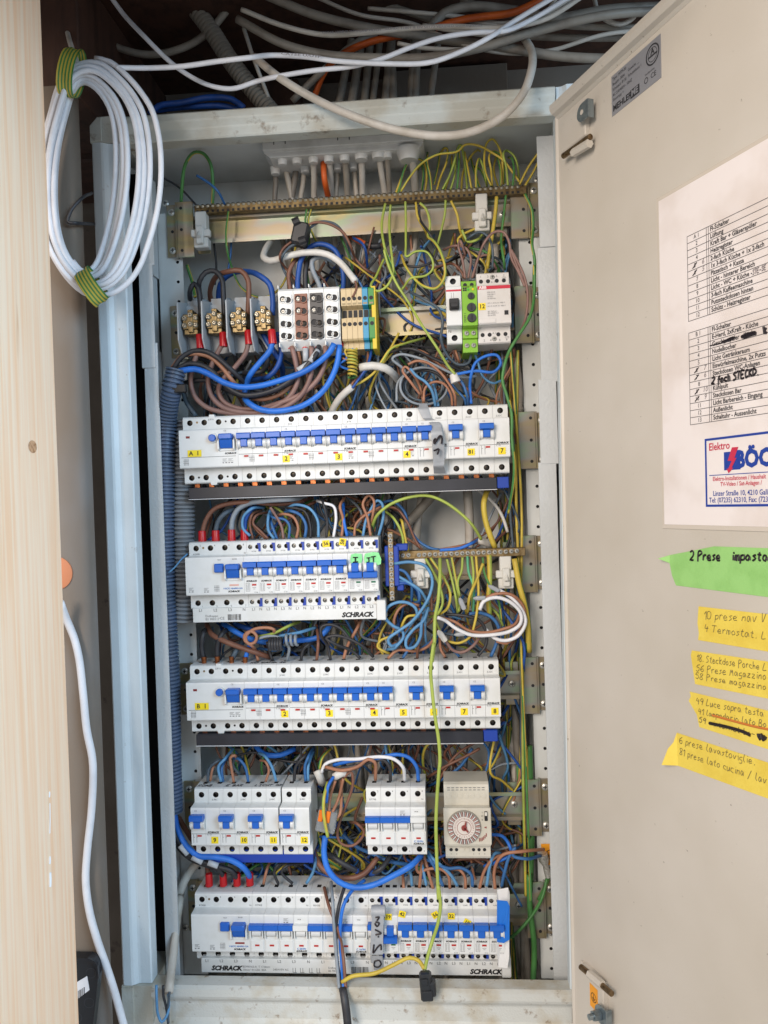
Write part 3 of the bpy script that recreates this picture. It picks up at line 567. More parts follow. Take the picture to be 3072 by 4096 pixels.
dh(y4, 'R4', 395, 1565, 1110, 1770, '6 prese lavastoviglie.', 62, 0.27, PENB, -0.8, 10); dh(y4, 'R4', 398, 1670, 1215, 1945, '81 prese lato cucina / lav', 62, 0.27, PENB, -0.8, 11)
# ---------------------------------------------------------------- devices on the rails
PITCH = 17.7; X_ = (1, 0, 0); Z_ = (0, 0, 1); Y_ = (0, 1, 0)
def front_body(wd, holes_up, holes_lo, slots, rad=3.45, mats=None, name='pole', noseY=-16, z_t=23.7, tabs=()):
    """a DIN breaker body of width wd centred on x=0: shoulders at y=0, nose at noseY; holes: list of (u0,u1,cx)"""
    a, b = -wd/2+0.12, wd/2-0.12; m = MB()
    def strip(p, q): m.add([(a, p[0], p[1]), (b, p[0], p[1]), (b, q[0], q[1]), (a, q[0], q[1])], [(0, 1, 2, 3)])
    prof = [(44, 41), (3.5, 40.6), (1, 39.6), (0, 38), (0, 25), (-1.2, z_t+.2), (noseY+1.4, z_t-0.5), (noseY+.4, z_t-1.0), (noseY, z_t-2.2), (noseY, -21), (noseY+.5, -22), (noseY+1.5, -22.4), (0, -22.4), (0, -39), (1.4, -40.4), (44, -40.6)]
    skip = {(0, 1), (3, 4), (12, 13)}
    for i in range(len(prof)-1):
        if (i, i+1) not in skip: strip(prof[i], prof[i+1])
    strip(prof[-1], prof[0])
    for u0, u1, cx in holes_up: m.hole((0, 0, 0), X_, Z_, Y_, max(u0, a), min(u1, b), 25, 38, cx, 33.0, rad, 5, 0, 1)
    for u0, u1, cx in holes_lo: m.hole((0, 0, 0), X_, Z_, Y_, max(u0, a), min(u1, b), -39, -22.4, cx, -33.3, rad, 5, 0, 1)
    zt = lambda y: 40.6+(y-3.5)*0.4/40.5
    for u0, u1, cx in slots: m.hole((0, 3.5, 40.6), X_, (0, 1, 0.01), (0, 0, -1), max(u0, a), min(u1, b), 0, 40.5, cx, 15, 0, 6, 0, 1, hz=(2.6, 3.2))
    for s_, x in ((0, a), (1, b)):
        # side as three convex pieces
        for idx in ([0, 1, 2, 3, 4, 5], [5, 6, 7, 8, 9, 10, 11, 12], ): pass
        P = [(44, 41), (3.5, 40.6), (1, 39.6), (0, 38), (0, 25), (0, -22.4), (0, -39), (1.4, -40.4), (44, -40.6)]
        m.add([(x, p[0], p[1]) for p in P], [tuple(range(len(P)))])
        P = prof[4:13]; m.add([(x, p[0], p[1]) for p in P], [tuple(range(len(P)))])
    return m.mesh(name, mats or [WHITE, DARK], smooth=False)
POLE1 = front_body(PITCH, [(-99, 99, 0)], [(-99, 99, 0)], [(-99, 99, 0)])
hh_ = PITCH/2
POLE2 = front_body(PITCH, [(-99, 0, -4.3), (0, 99, 4.3)], [(-99, 0, -4.3), (0, 99, 4.3)], [(-99, 0, -4.3), (0, 99, 4.3)], 2.7)
cells4 = [(-hh_*4+i*PITCH, -hh_*4+(i+1)*PITCH, -hh_*3+i*PITCH) for i in range(4)]
RCD4 = front_body(PITCH*4, cells4, cells4, cells4, name='rcd_body')
def bx(*a, c=0, mi=0): return MB().box(*a, c=c, mi=mi)
m = MB(); m.box(-8.1, 8.1, -25, -16.05, 10.4, 16.6, c=0.9); LEVBAR = m.mesh('lever_bar', BLUE)
m = MB(); m.prism([(-16.05, 16), (-24, 16.8), (-25.5, 15.5), (-25.5, 10.6), (-24, 9.8), (-16.05, 9.5)], 'x', -8.1, 8.1); m.box(-4.0, 4.0, -23.0, -16.05, 0.8, 9.4, c=0.6); LEV_UP = m.mesh('lever', BLUE)
m = MB(); m.prism([(-16.05, -5.5), (-24, -5.8), (-25.5, -4.5), (-25.5, 0.6), (-24, 1.4), (-16.05, 1.5)], 'x', -8.1, 8.1); m.box(-4.2, 4.2, -22, -16.05, 1.6, 12, c=.6); LEV_DN = m.mesh('lever', BLUE)
m = MB()
for s_ in (-1, 1):
    x0, x1 = sorted((s_*4.25, s_*7.4)); m.cyl((x0, -16.0, 4.6), (x1, -16.0, 4.6), 5.6, n=20)
    x0, x1 = sorted((s_*7.6, s_*8.5)); m.cyl((x0, -15.6, 4.4), (x1, -15.6, 4.4), 6.6, n=18)
GUARD = m.mesh('lever_guard', WHITE, smooth=True)
m = MB()
for s_ in (-1, 1):
    x0, x1 = sorted((s_*4.35, s_*7.4)); m.cyl((x0, -16.0, 6.6), (x1, -16.0, 6.6), 5.6, n=20)
GUARD_DN = m.mesh('lever_guard', WHITE, smooth=True)
m = MB(); m.prism([(-16.05, 13.2), (-21.5, 13.4), (-22.5, 12.6), (-22.5, 7.6), (-21.5, 6.8), (-16.05, 6.6)], 'x', -8.65, 8.65); LEV3B = m.mesh('lever', BLUE); LEV3W = m.mesh('lever', WHITE)
m = MB(); m.cyl((-5.4, -15.8, 2.0), (5.4, -15.8, 2.0), 4.4, n=18); BARREL = m.mesh('lever_barrel', mat('pale_grey_plastic', '#c9cac9', 0.4), smooth=True)
m = MB()
for s_ in (-1, 1):
    x0, x1 = sorted((s_*6.6, s_*7.8)); m.prism([(-16.02, 7), (-20, 6), (-20, -3), (-16.02, -5)], 'x', x0, x1)
GUARD3 = m.mesh('lever_guard', WHITE)
m = MB(); m.box(-7.6, 7.6, -16.9, -16.05, -20.8, -6.5, c=.4); PANEL3 = m.mesh('front_plate', WHITE)
WIN = bx(-2.6, 2.6, -16.35, -16.05, -1.0, 1.0).mesh('flag_window', RED); WING = bx(-2.6, 2.6, -16.35, -16.05, -1.0, 1.0).mesh('flag_window', GREENF); WINP = bx(-5.6, 5.6, -16.35, -16.05, -1.0, 1.0).mesh('flag_window', mat('pink_flag', '#d9a79a', .5)); WINR = bx(-5.6, 5.6, -16.35, -16.05, -1.0, 1.0).mesh('flag_window', mat('dark_red_flag', '#8c2f28', .5))
def dlines(rows, mtl=INKG, name='printed_symbols'):
    m = MB()
    for x0, x1, z0, z1 in rows: m.box(x0, x1, -16.2, -16.06, z0, z1)
    return m.mesh(name, mtl)
DIAG = dlines([(-3+i*1.6, -2.6+i*1.6, -4, 4) for i in range(4)]+[(-4, 2.6, 1.2, 1.5), (-4, 2.6, -1.6, -1.3)])
DIAG2 = dlines([(-2.4, -2.0, -5, 5), (1.4, 1.8, -5, 5), (-2.4, -.6, 1.5, 1.9), (1.4, 3.0, 1.5, 1.9)])
PRINT = dlines([(-3, 2.5, 1.6, 2.0), (-3, 1.0, 0.3, 0.7), (-3, 3, -1.0, -.6), (-3, -1.2, -3.2, -2.2), (.2, 2.6, -3.2, -2.2)])
LINE1 = {}
def hline(parent, w_, x, z):
    k = round(w_, 1)
    if k not in LINE1: LINE1[k] = bx(-w_/2, w_/2, -16.18, -16.06, -0.2, 0.2).mesh('printed_rule', INK)
    link('printed_rule', LINE1[k], parent, (x, 0, z))
BUTTON = MB().lathe((0, -16.05, 0), (0, -1, 0), [(0, 4.3), (5.5, 4.3), (6.2, 3.6)], 20).mesh('test_button', BLUE, smooth=True)
BRING = MB().lathe((0, -16.05, 0), (0, -1, 0), [(0, 6.0), (2.2, 5.6), (2.3, 4.6)], 20).mesh('button_ring', WHITE, smooth=True)
m = MB(); m.box(-8, 8, -25.5, -16.05, 10, 16.6, c=1); m.prism([(-16.05, 9.8), (-23, 9.8), (-21, 5), (-18.5, 0), (-16.05, -0.4)], 'x', -7.4, 7.4); RLEV = m.mesh('lever', BLUE)
m = MB()
for s_ in (-1, 1):
    x0, x1 = sorted((s_*8.4, s_*10.0)); m.prism([(-16.05, 13), (-21.5, 9), (-21.5, -1), (-19, -3), (-16.05, -3)], 'x', x0, x1)
m.box(-8.3, 8.3, -17.6, -16.05, -3, -1.2); RGUARD = m.mesh('lever_guard', WHITE)
SQB = bx(-5.6, 5.6, -20.5, -16.05, -5.2, 5.2, c=1).mesh('test_button', BLUE); SQR = bx(-6.6, 6.6, -17, -16.05, -6.2, 6.2, c=.5).mesh('button_ring', WHITE)
NSQ = bx(0.6, 7.9, -0.28, -0.05, 26, 37.4).mesh('blue_marker', BLUE_D); 
def nsq(lo):
    m = MB(); zc = -33.3 if lo else 33.0; z0, z1 = (zc-5.5, zc+4.5)
    m.box(5.6, 8.4, -0.3, -0.05, z0, z1); m.box(4.2, 5.6, -0.3, -0.05, zc+2.5 if not lo else z0, z1 if not lo else zc-2.5); return m.mesh('blue_marker', BLUE_D)
NUP, NLO = nsq(False), nsq(True)
STK = bx(-4.2, 4.2, -0.35, 0, -4, 4).mesh('number_sticker', YEL)
def sticker(parent, txt, loc, rot=0, sc_=1.0, name='number_sticker'):
    s = link(name, STK, parent, loc, (0, rot, 0))
    text(s, txt, 5.2 if len(txt) < 2 else 4.6, (0, -0.5, 0), INK, bold=0.16); return s
def screws(parent, xs, dz=(33.0, -33.3), me=None, y=3.4):
    for x in xs:
        for z in dz: link('terminal_screw', me or SCREW_D, parent, (x, y, z), (0, rnd.uniform(0, 1.5), 0))
def brand(parent, x, z, size=2.1, y=-16.3, txt='SCHRACK', m=None): text(parent, txt, size, (x, y, z), m or INK, bold=0.14 if size < 4 else 0.42, shear=0.25, sx=1.05)
def pole(parent, i, kind='lever', x0=0.0, n=1):
    """kind: lever, blank, down"""
    p = link('pole', POLE1 if n == 1 else POLE2, parent, (x0+(i+.5)*PITCH, 0, 0))
    if n == 1: screws(p, (0,))
    else:
        screws(p, (-4.3,), me=SCREW_XS); screws(p, (4.3,), me=SCREW_XSD)
        link('blue_marker', NUP, p); link('blue_marker', NLO, p)
    if kind == 'lever': link('lever', LEV_UP, p); link('lever_guard', GUARD, p)
    elif kind == 'down': link('lever', LEV_DN, p); link('lever_guard', GUARD_DN, p)
    elif kind in ('b3', 'w3'):
        link('lever', LEV3B if kind == 'b3' else LEV3W, p); link('lever_barrel', BARREL, p); link('lever_guard', GUARD3, p); link('front_plate', PANEL3, p)
    return p
SCREW_XSD = screwmesh(2.5, 0.8, [STEELD, DARK])
def breaker(x, z, poles, label, num=None, code='JK76', cur='C 16', group='circuit breakers', blanks=(), nx=None):
    t = thing('circuit_breaker', label, 'breaker', (x, 0, z), group)
    for i in range(poles):
        p = pole(t, i, 'blank' if i in blanks else 'lever')
        if i not in blanks: link('flag_window', WIN, p, (1.2, -0.9 if poles > 2 else 0, -10.2))
        if i == poles-1: text(p, code, 2.0, (-1.5, -0.25, 27), INKG); text(p, cur, 1.9, (-4.5, -16.3, -8.9), INKG)
    wd = poles*PITCH
    hline(t, wd-1.6, wd/2, -7.8); brand(t, wd-PITCH/2+0.3, -6.0)
    link('printed_symbols', DIAG2 if poles == 2 else DIAG, t, (PITCH*(0.28 if poles == 2 else 1.0)+(0 if poles == 2 else -0.6), 0, -13.5)); link('printed_symbols', PRINT, t, (wd-PITCH/2+1.5, 0, -14.5))
    text(t, 'CE', 1.9, (PITCH*0.35 if poles == 2 else wd-PITCH*.7, -16.3, 19.6), INKG)
    if num: sticker(t, num, (nx if nx is not None else wd-PITCH*0.72, -16.15, -15.3))
    return t
def rcd_a(x, z, mark, code, label):
    t = thing('residual_current_breaker', label, 'breaker', (x, 0, z), 'residual current breakers')
    link('body', RCD4, t, (PITCH*2, 0, 0)); screws(t, [PITCH*(i+.5) for i in range(4)])
    link('test_button', BUTTON, t, (41.5, 0, 12.3)); link('button_ring', BRING, t, (41.5, 0, 12.3))
    link('lever', RLEV, t, (58, 0, 0)); link('lever_guard', RGUARD, t, (58, 0, 0)); link('flag_window', WINRS, t, (11, 0, 14.4))
    s = [sticker(t, c, (14.4+8.3*i, -16.15, -5), name='letter_sticker') for i, c in enumerate(mark)]
    hline(t, 66, 35.4, -9.6); brand(t, 62, -6.3); text(t, code, 2.0, (35, -0.25, 38.3-2), INKG); text(t, 'CE', 1.9, (56, -16.3, 20.5), INKG)
    link('printed_symbols', DIAG, t, (8.5, 0, -15)); link('printed_symbols', PRINT, t, (55, 0, -14.5)); link('printed_symbols', PRINT, t, (62, 0, -14.5))
    m = MB(); m.cyl((17.7, -.2, 33.4), (17.7, .1, 33.4), 1.3, n=10); m.build('test_contact', BRASS, t)
    m = MB(); m.cyl((53, -.2, 33.4), (53, .1, 33.4), 1.2, n=10); m.cyl((17.7, -.2, -33), (17.7, .1, -33), 1.3, n=10); m.cyl((53, -.2, -33), (53, .1, -33), 1.3, n=10); m.build('small_hole', DARK, t)
    m = MB(); m.prism([(31, -38), (33, -42.6), (39, -42.6), (41, -38)], 'y', -0.4, 8); m.build('label_clip', WHITE, t); m = MB(); m.prism([(32, 38), (33, 42.2), (39, 42.2), (40, 38)], 'y', -0.4, 8); m.build('label_clip', WHITE, t)
    return t
WINRS = bx(-2.3, 2.3, -16.3, -16.05, -1.3, 1.3).mesh('flag_window', mat('dark_red_window', '#7c1d22', .4))
def rcd_b(x, z, code, label, win):
    t = thing('residual_current_breaker', label, 'breaker', (x, 0, z), 'residual current breakers')
    link('body', RCD4, t, (PITCH*2, 0, 0)); screws(t, [PITCH*(i+.5) for i in range(4)])
    link('test_button', SQB, t, (41.5, 0, 10)); link('button_ring', SQR, t, (41.5, 0, 10)); text(t, 'TEST', 1.6, (41.5, -16.3, 19.3), INKG)
    link('lever', RLEV, t, (58.5, 0, -2)); link('lever_guard', RGUARD, t, (58.5, 0, -2)); link('flag_window', win, t, (58.5, 0, -10.8))
    text(t, 'V-BCFO 40/4/003-G/A', 2.0, (57, -16.3, -14.8), INKB, bold=.05, sx=.9); brand(t, 58, -18.3)
    link('printed_symbols', PRINT, t, (6.5, 0, -15)); link('printed_symbols', PRINT, t, (25, 0, -15.5)); link('printed_symbols', DIAG, t, (38, 0, -14.5))
    text(t, code, 2.2, (9, -.25, 25.8), INKG); text(t, 'RCCB', 1.5, (60, -16.3, 20), INK)
    for i, c in enumerate('2468'): text(t, c, 2.2, (PITCH*(i+.5)+5.2, -.25, 36), INKG)
    text(t, 'N', 2.2, (68.5, -.25, 26), INKG)
    for i, c in enumerate('1357'): text(t, c, 2.2, (PITCH*(i+.5)+5.5, -.25, -37.5), INKG)
    m = MB(); m.cyl((17.7, -.2, 33.4), (17.7, .1, 33.4), 1.3, n=10); m.build('test_contact', BRASS, t)
    return t
def single(x, z, label, kind='lever', num=None, cur='C16', code='BT75B', group='single module breakers', nl=None):
    t = thing('circuit_breaker', label, 'breaker', (x, 0, z), group); p = pole(t, 0, kind, n=2)
    link('flag_window', WIN if kind == 'lever' else WING, t, (11.8, 0, -11)); text(t, code, 1.5, (9, -.25, 27.5), INKG); text(t, 'N', 2.0, (15.5, -.25, 27.5), INKG)
    if kind == 'lever': brand(t, 8.85, -6.6, 1.9)
    m = MB()
    for a_ in ((1.8, 6.6, -18.6, -18.3), (1.8, 6.6, -9.3, -9.0), (1.8, 2.1, -18.3, -9.3), (6.3, 6.6, -18.3, -9.3), (3, 3.4, -17.5, -10), (4.9, 5.3, -17.5, -10), (9.5, 14, -14.6, -14.2), (10.5, 13, -16.2, -15.8)): m.box(a_[0], a_[1], -16.2, -16.06, a_[2], a_[3])
    m.build('printed_symbols', INKG, t); text(t, cur, 1.8, (14, -16.3, -20), INKG)
    return t
def four3(x, z, label, code, spec, levers='bbbw'):
    t = thing('circuit_breaker', label, 'breaker', (x, 0, z), 'four pole breakers with bar levers')
    for i, k in enumerate(levers):
        p = pole(t, i, k+'3'); link('flag_window', WIN, p, (0, -0.9, -12.8)); text(p, '2468'[i], 2.2, (5.4, -.25, 36), INKG); text(p, '1357'[i], 2.2, (5.8, -.25, -36), INKG)
    text(t, code, 2.2, (8, -.25, 26.3), INKG); text(t, 'N', 2.2, (PITCH*3.8, -.25, 26.3), INKG); text(t, spec, 2.2, (PITCH*3.5, -17.1, -16.6), INKB, bold=.08); brand(t, PITCH*3.5, -19.3, 1.9, y=-17.1)
    link('printed_symbols', PRINT, t, (PITCH*2.5, 0, 17)); text(t, 'MCB', 1.4, (PITCH*3.4, -16.3, 18), INK)
    return t
# --- row A
ZA, ZI, ZB, ZD, ZC = 0.0, -151.6, -301.0, -451.0, -579.0
rcd_a(0, ZA, 'A1', 'JL81A', 'wide residual current breaker with yellow A 1 sticker, blue button')
for k, (i0, np_, nm, cd_, lb) in enumerate(((4, 4, '2', 'JK76', 'four pole breaker with yellow sticker two beside A 1 unit'), (8, 4, '3', 'JK76', 'four pole breaker with yellow sticker three in upper row'), (12, 4, '4', 'JK76', 'four pole breaker with yellow sticker four in upper row'),
        (16, 2, '5', 'JL62C', 'two pole breaker covered by grey tape marked 12'), (18, 2, '81', 'JL62C', 'two pole breaker with yellow sticker eighty one'), (20, 2, '7', 'JL62C', 'rightmost two pole breaker of upper row, yellow sticker seven'))):
    breaker(i0*PITCH, ZA, np_, lb, nm, cd_, blanks=(1,) if np_ == 2 else (), nx=(26 if np_ == 2 else (13.5 if nm == '2' else None)) if nm not in ('2', '3') else (57.5 if nm == '2' else 49))
# --- row I
rcd_b(2.2, ZI, 'A549B', 'residual current breaker with square blue test button, third row', WINP)
for i in range(9):
    up = i < 7
    single(2.2+(4+i)*PITCH, ZI, ['single module breaker next to residual current unit, third row', 'second single module breaker of third row', 'third single module breaker of third row', 'fourth single module breaker of third row', 'fifth single module breaker of third row',
        'single module breaker with yellow sticker fifty six', 'single module breaker with tilted yellow sticker fifty eight', 'switched off breaker under green tape marked I', 'switched off breaker under green tape marked JT'][i], 'lever' if up else 'down')
def stuck(name, label, x, y, z, txt, rot=0.0, cat='sticker', group='loose yellow number stickers', s=1.0):
    t = thing(name, label, cat, (x, y, z), group, rot=(0, rot, 0)); link('sticker_face', STK, t); text(t, txt, 4.4, (0, -.5, 0), INK, bold=.16); return t
q = UC('S1', 1142, 392, -0.4); stuck('number_sticker', 'yellow sticker fifty six stuck on third row breaker top', q[0], -0.5, q[2], '56', -0.06)
q = UC('S1', 1258, 380, -0.4); stuck('number_sticker', 'yellow sticker fifty eight turned sideways on third row breaker', q[0], -0.5, q[2], '58', -1.35)
GT2 = mat('mint_green_tape', '#8fe29a', 0.6, bump=.4, bscale=500, col2='#7ed58b', vscale=80)
def flag(c, pts, Y, m, label, txt=None, cat='tape', wav=0.8, name='tape_label', thp=0.3, seed=3, group=None):
    """a small piece of tape: outline traced at depth Y, gently crumpled"""
    r = random.Random(seed); P = [UC(c, x, y, Y if not callable(Y) else Y(x, y)) for x, y in pts]; n = len(P); c0 = sum(P)/n
    base = P[0]; t = thing(name, label, cat, base, group)
    rings = []
    for k in (1.0, 0.66, 0.33): rings.append([c0+(p-c0)*k+np.array([0, -r.uniform(0, wav), 0]) for p in P])
    vs = [p-base for rg in rings for p in rg]+[c0-base]
    fs = []
    for k in (0, 1):
        for i in range(n): j = (i+1) % n; fs.append((k*n+i, k*n+j, (k+1)*n+j, (k+1)*n+i))
    for i in range(n): fs.append((2*n+i, 2*n+(i+1) % n, 3*n))
    nb = len(vs); vs2 = [p+np.array([0, thp, 0]) for p in vs]; fs += [tuple(reversed([q+nb for q in f])) for f in fs]+[(i, (i+1) % n, nb+(i+1) % n, nb+i) for i in range(n)]
    MB().add(vs+vs2, fs).build('tape', m, t); t['base'] = [float(v) for v in base]; return t
def mark(t, c, strokes, Y, r, m):
    b = np.array(t['base'])
    for st_ in strokes: MB().tube(spline([UC(c, x, y, Y)-b for x, y in st_], 1.5), r, 6).build('marker_stroke', m, t)
f = flag('S1', [(1318, 468), (1345, 460), (1390, 462), (1395, 500), (1385, 545), (1350, 550), (1318, 548), (1312, 505)], -17.5, GT2, 'mint green tape marked I on switched off breaker', group='green tape labels')
mark(f, 'S1', [[(1330, 488), (1365, 488)], [(1347, 490), (1347, 520)], [(1330, 522), (1365, 518)]], -18.8, .7, MARK)
f = flag('S1', [(1415, 462), (1470, 450), (1510, 455), (1528, 500), (1525, 535), (1480, 550), (1450, 535), (1415, 538), (1408, 495)], -17.5, GT2, 'mint green tape marked JT on last third row breaker', group='green tape labels')
mark(f, 'S1', [[(1425, 492), (1450, 490)], [(1440, 492), (1440, 522), (1425, 520)], [(1455, 485), (1488, 480)], [(1472, 484), (1474, 520)]], -18.8, .7, MARK)
# --- row B
rcd_a(-2.1, ZB, 'B1', 'JL81A', 'wide residual current breaker with yellow B 1 sticker')
xb = -2.1
for (i0, np_, nm, cur, lb) in ((4, 3, '2', 'C 16', 'three pole breaker with yellow sticker two beside B 1 unit'), (7, 3, '3', 'C 16', 'three pole breaker with yellow sticker three in B 1 row'), (10, 3, '4', 'C 16', 'three pole breaker with yellow sticker four in B 1 row'),
        (13, 2, '5', 'C 16', 'two pole breaker with yellow sticker five'), (15, 2, '6', 'C 16', 'two pole breaker with yellow sticker six behind hanging wire'), (17, 2, '7', 'C 16', 'two pole breaker with yellow sticker seven in B 1 row'), (19, 2, '8', 'C 13', 'two pole breaker with yellow sticker eight, row end')):
    breaker(xb+i0*PITCH, ZB, np_, lb, nm, 'JL58C' if np_ == 3 else 'JL62C', cur, blanks=(1,) if np_ == 2 else (), nx=28.5 if np_ == 2 else 47.5)
# --- row D
for i, nm in enumerate(('9', '10', '11', '12')):
    breaker(-2.0+i*2*PITCH+(1.6 if i == 3 else 0), ZD, 2, 'two pole breaker with yellow sticker %s, lower left group' % {'9': 'nine, leftmost', '10': 'ten', '11': 'eleven', '12': 'twelve, rightmost'}[nm], nm, 'JL48C', 'C 13', blanks=(1,), nx=28.5)
four3(207.6, ZD, 'four pole breaker with three blue levers beside the time switch', 'BT79B', 'C 25/3N')
# --- row C
xc = -6.0
rcd_b(xc, ZC, 'BT90B', 'residual current breaker at left end of bottom row', WINR)
four3(xc+4*PITCH, ZC, 'four pole breaker beside bottom row residual current unit', 'BT90B', 'C 20/3N'); four3(xc+8*PITCH, ZC, 'four pole breaker behind hanging cable in bottom row', 'BK43B', 'C 16/3N')
for i, (lb, kd) in enumerate((('single module breaker covered by grey marked tape, bottom row', 'lever'), ('switched off breaker with yellow sticker nineteen', 'down'), ('single module breaker with yellow sticker forty two', 'lever'), ('bottom row breaker without sticker between stickers forty two and fifty six', 'lever'), ('bottom row breaker with sticker fifty six behind hanging wire', 'lever'),
        ('single module breaker with yellow sticker thirty two', 'lever'), ('single module breaker with yellow sticker eighteen', 'lever'), ('bottom row breaker without sticker right of sticker eighteen', 'lever'), ('last bottom row breaker half hidden by white and blue tape', 'lever'))):
    single(xc+(12+i)*PITCH, ZC, lb, kd, cur='C13', code='AS48B' if i > 3 else 'BT82B')
for (x, y, tx, ro) in ((420, 360, '19', 0.05), (512, 342, '42', 0.25), (732, 347, '56', -0.5), (838, 355, '32', 0.0), (942, 398, '18', 0.5)):
    q = UC('R0', x, y, -16.4); t = stuck('number_sticker', 'small yellow sticker %s on bottom row breaker' % {'19': 'nineteen', '42': 'forty two', '56': 'fifty six', '32': 'thirty two', '18': 'eighteen'}[tx], q[0], -16.6, q[2], tx, ro); t.scale = (0.95,)*3
# --- comb busbars under the rows
def bar_black(x0, x1, z, xe, label):
    t = thing('busbar_cover', label, 'busbar', (x0, 0, z), 'black busbar covers')
    m = MB(); m.box(0, x1-x0, -4, 14, -6.8, 6.8, c=0.6); m.build('cover', BLACKP, t)
    m = MB(); m.box(0, x1-x0, -4.6, 12, -7.7, -6.9, c=0.1); m.build('cover_edge', mat('pale_edge', '#c9c9cc', .5), t)
    m = MB(); m.box(x1-x0+.3, xe-x0, -2, 14, -6, 7, c=.6); m.build('end_cap', BLUE_D, t)
    TAB = bx(-3, 3, 3, 7, 7, 13).mesh('copper_tab', COPPER); x = 9.0
    while x < xe-x0-3: link('copper_tab', TAB, t, (x, 0, 0)); x += PITCH
    return t
bar_black(5.5, 374, -52.0, 388, 'long black busbar cover under the A 1 row'); bar_black(4, 349, -350.0, 366, 'long black busbar cover under the B 1 row')
def bar_white(x0, x1, z, label, names, deco):
    t = thing('busbar', label, 'busbar', (x0, 0, z), 'white comb busbars')
    m = MB(); m.box(0, x1-x0-9, -6, 20, -9, 8, c=.5); m.build('busbar_body', WHITE, t)
    m = MB(); m.box(x1-x0-8.8, x1-x0+2, -7.5, 20, -10.5, 13, c=.8); m.build('end_cap', WHITE, t)
    for x, s_ in names: text(t, s_, 3.4, (x, -6.25, 5.4), mat('dark_grey_print', '#4a4a4c', .6))
    deco(t); return t
def code(parent, x, z, w_=16, h=7):
    r = random.Random(5); m = MB(); a = 0
    while a < w_:
        b = r.choice((.3, .5, .8)); m.box(x+a, x+a+b, -6.3, -6.05, z-h/2, z+h/2); a += b+r.choice((.4, .6, .9))
    m.build('barcode', INK, parent)
def decoI(t):
    brand(t, 199, -3.8, 5.6, -6.25); text(t, 'Endkappe', 2.9, (15.5, -6.25, -1.5), INKG, align='LEFT'); text(t, 'BS 900117', 2.9, (15.5, -6.25, -5.4), INKG, align='LEFT'); text(t, 'CE', 3.4, (36, -6.25, -4.6), INKG); code(t, 43, -3.4)
bar_white(6, 237, -198.5, 'white comb busbar under third row with end cap', [(10, 'L1'), (28, 'L2'), (46, 'L3'), (63, 'N')]+[(PITCH*4+i*PITCH+4+d, s_) for i in range(9) for d, s_ in ((0, 'L%d' % (i % 3+1)), (8.5, 'N'))], decoI)
def decoC(t):
    brand(t, 31, -3.4, 5.6, -6.25); text(t, 'BS990162-A  T 17,8mm', 2.5, (51, -6.25, -1.2), INKG, align='LEFT'); text(t, '10mm² IN 63A  80A', 2.5, (51, -6.25, -5), INKG, align='LEFT'); text(t, '240/415V AC', 2.5, (88, -6.25, -4.4), INKG, align='LEFT')
    m = MB()
    for x in (112, 121, 132, 141): m.box(x, x+.5, -6.3, -6.05, -7.5, -2); m.box(x+3, x+3.5, -6.3, -6.05, -7.5, -2); m.box(x, x+5, -6.3, -6.05, -7.9, -7.4)
    m.build('printed_symbols', INKG, t); text(t, 'Endkappe', 2.5, (155, -6.25, -1.5), INKG, align='LEFT'); text(t, 'BS 900117', 2.5, (155, -6.25, -5.2), INKG, align='LEFT'); code(t, 183, -4, 20, 8); brand(t, 342, -4.2, 5.6, -6.25)
bar_white(1, 371, -623.0, 'white comb busbar under bottom row with large lettering', [(PITCH*i+7.5, ('L1', 'L2', 'L3', 'N')[i % 4]) for i in range(12)]+[(PITCH*12+i*PITCH+4+d, s_) for i in range(9) for d, s_ in ((0, 'L%d' % (i % 3+1)), (8.5, 'N'))], decoC)
t = thing('busbar', 'blue comb busbar under breakers 9 to 12', 'busbar', (15, 5, -494), 'blue busbar'); bx(0, 126, -3, 14, -8, 7.5, c=.5).build('busbar_body', BLUE_D, t)
# --- the time switch
t = thing('time_switch', 'cream mechanical time switch with round red dial', 'timer', (300.5, 0, -452), None)
CREAM = mat('cream_device_plastic', '#cfcabd', .42, col2='#c5bfb0', vscale=30)
m = MB(); wd = 53.0
prof = [(44, 45), (6, 46), (2, 44), (0, 38), (0, 20.5), (-9, 20.5), (-10, 19), (-10, -24), (-9, -25), (0, -25), (0, -41), (2, -44), (44, -45)]
m.prism(prof, 'x', 0, wd); m.build('body', CREAM, t)
m = MB(); m.box(-1.2, wd+1.2, -13, -9.8, -22, 21.5, c=.8); m.build('front_cover', CREAM, t)
m = MB(); m.prism([(-.5, 46.2), (wd-.5, 46.2), (wd-.5, 31), (-.5+1, 31)], 'y', -.1, 0); 
for i in range(7):
    x = 6+i*6.8; MB().lathe((x, -.05, 31), (0, -1, 0), [(-.1, 2.9), (.5, 2.9), (.6, 2.3)], 14).build('blind_terminal', CREAM, t)
m = MB()
for r_, z in ((40, 41.5), (36, 38.8)): 
    for i in range(9): m.box(4+i*5.1, 7.4+i*5.1, -.35, -.1, z-.9, z-.2)
for k in (0,): m.build('printed_symbols', INKG, t)
cx, czz = 22.5, -0.5; R_ = 19.0
MB().lathe((cx, -13, czz), (0, -1, 0), [(0, R_+1.0), (1.5, R_+.6), (1.5, R_-.6)], 40).build('dial_rim', mat('dial_rim_grey', '#8f8a80', .4), t, smooth=True)
DRED = mat('dial_red_brown', '#8a3a35', .45); DPK = mat('dial_pin_pink', '#b58d86', .45)
PIN = bx(-.55, .55, -17.2, -14, R_*.72, R_*.98, c=.15).mesh('dial_pin', DPK); PIN2 = bx(-.5, .5, -16.6, -14, R_*.72, R_*.98, c=.15).mesh('dial_pin', WHITE)
dial = link('dial', None, t); dial.empty_display_size = .01
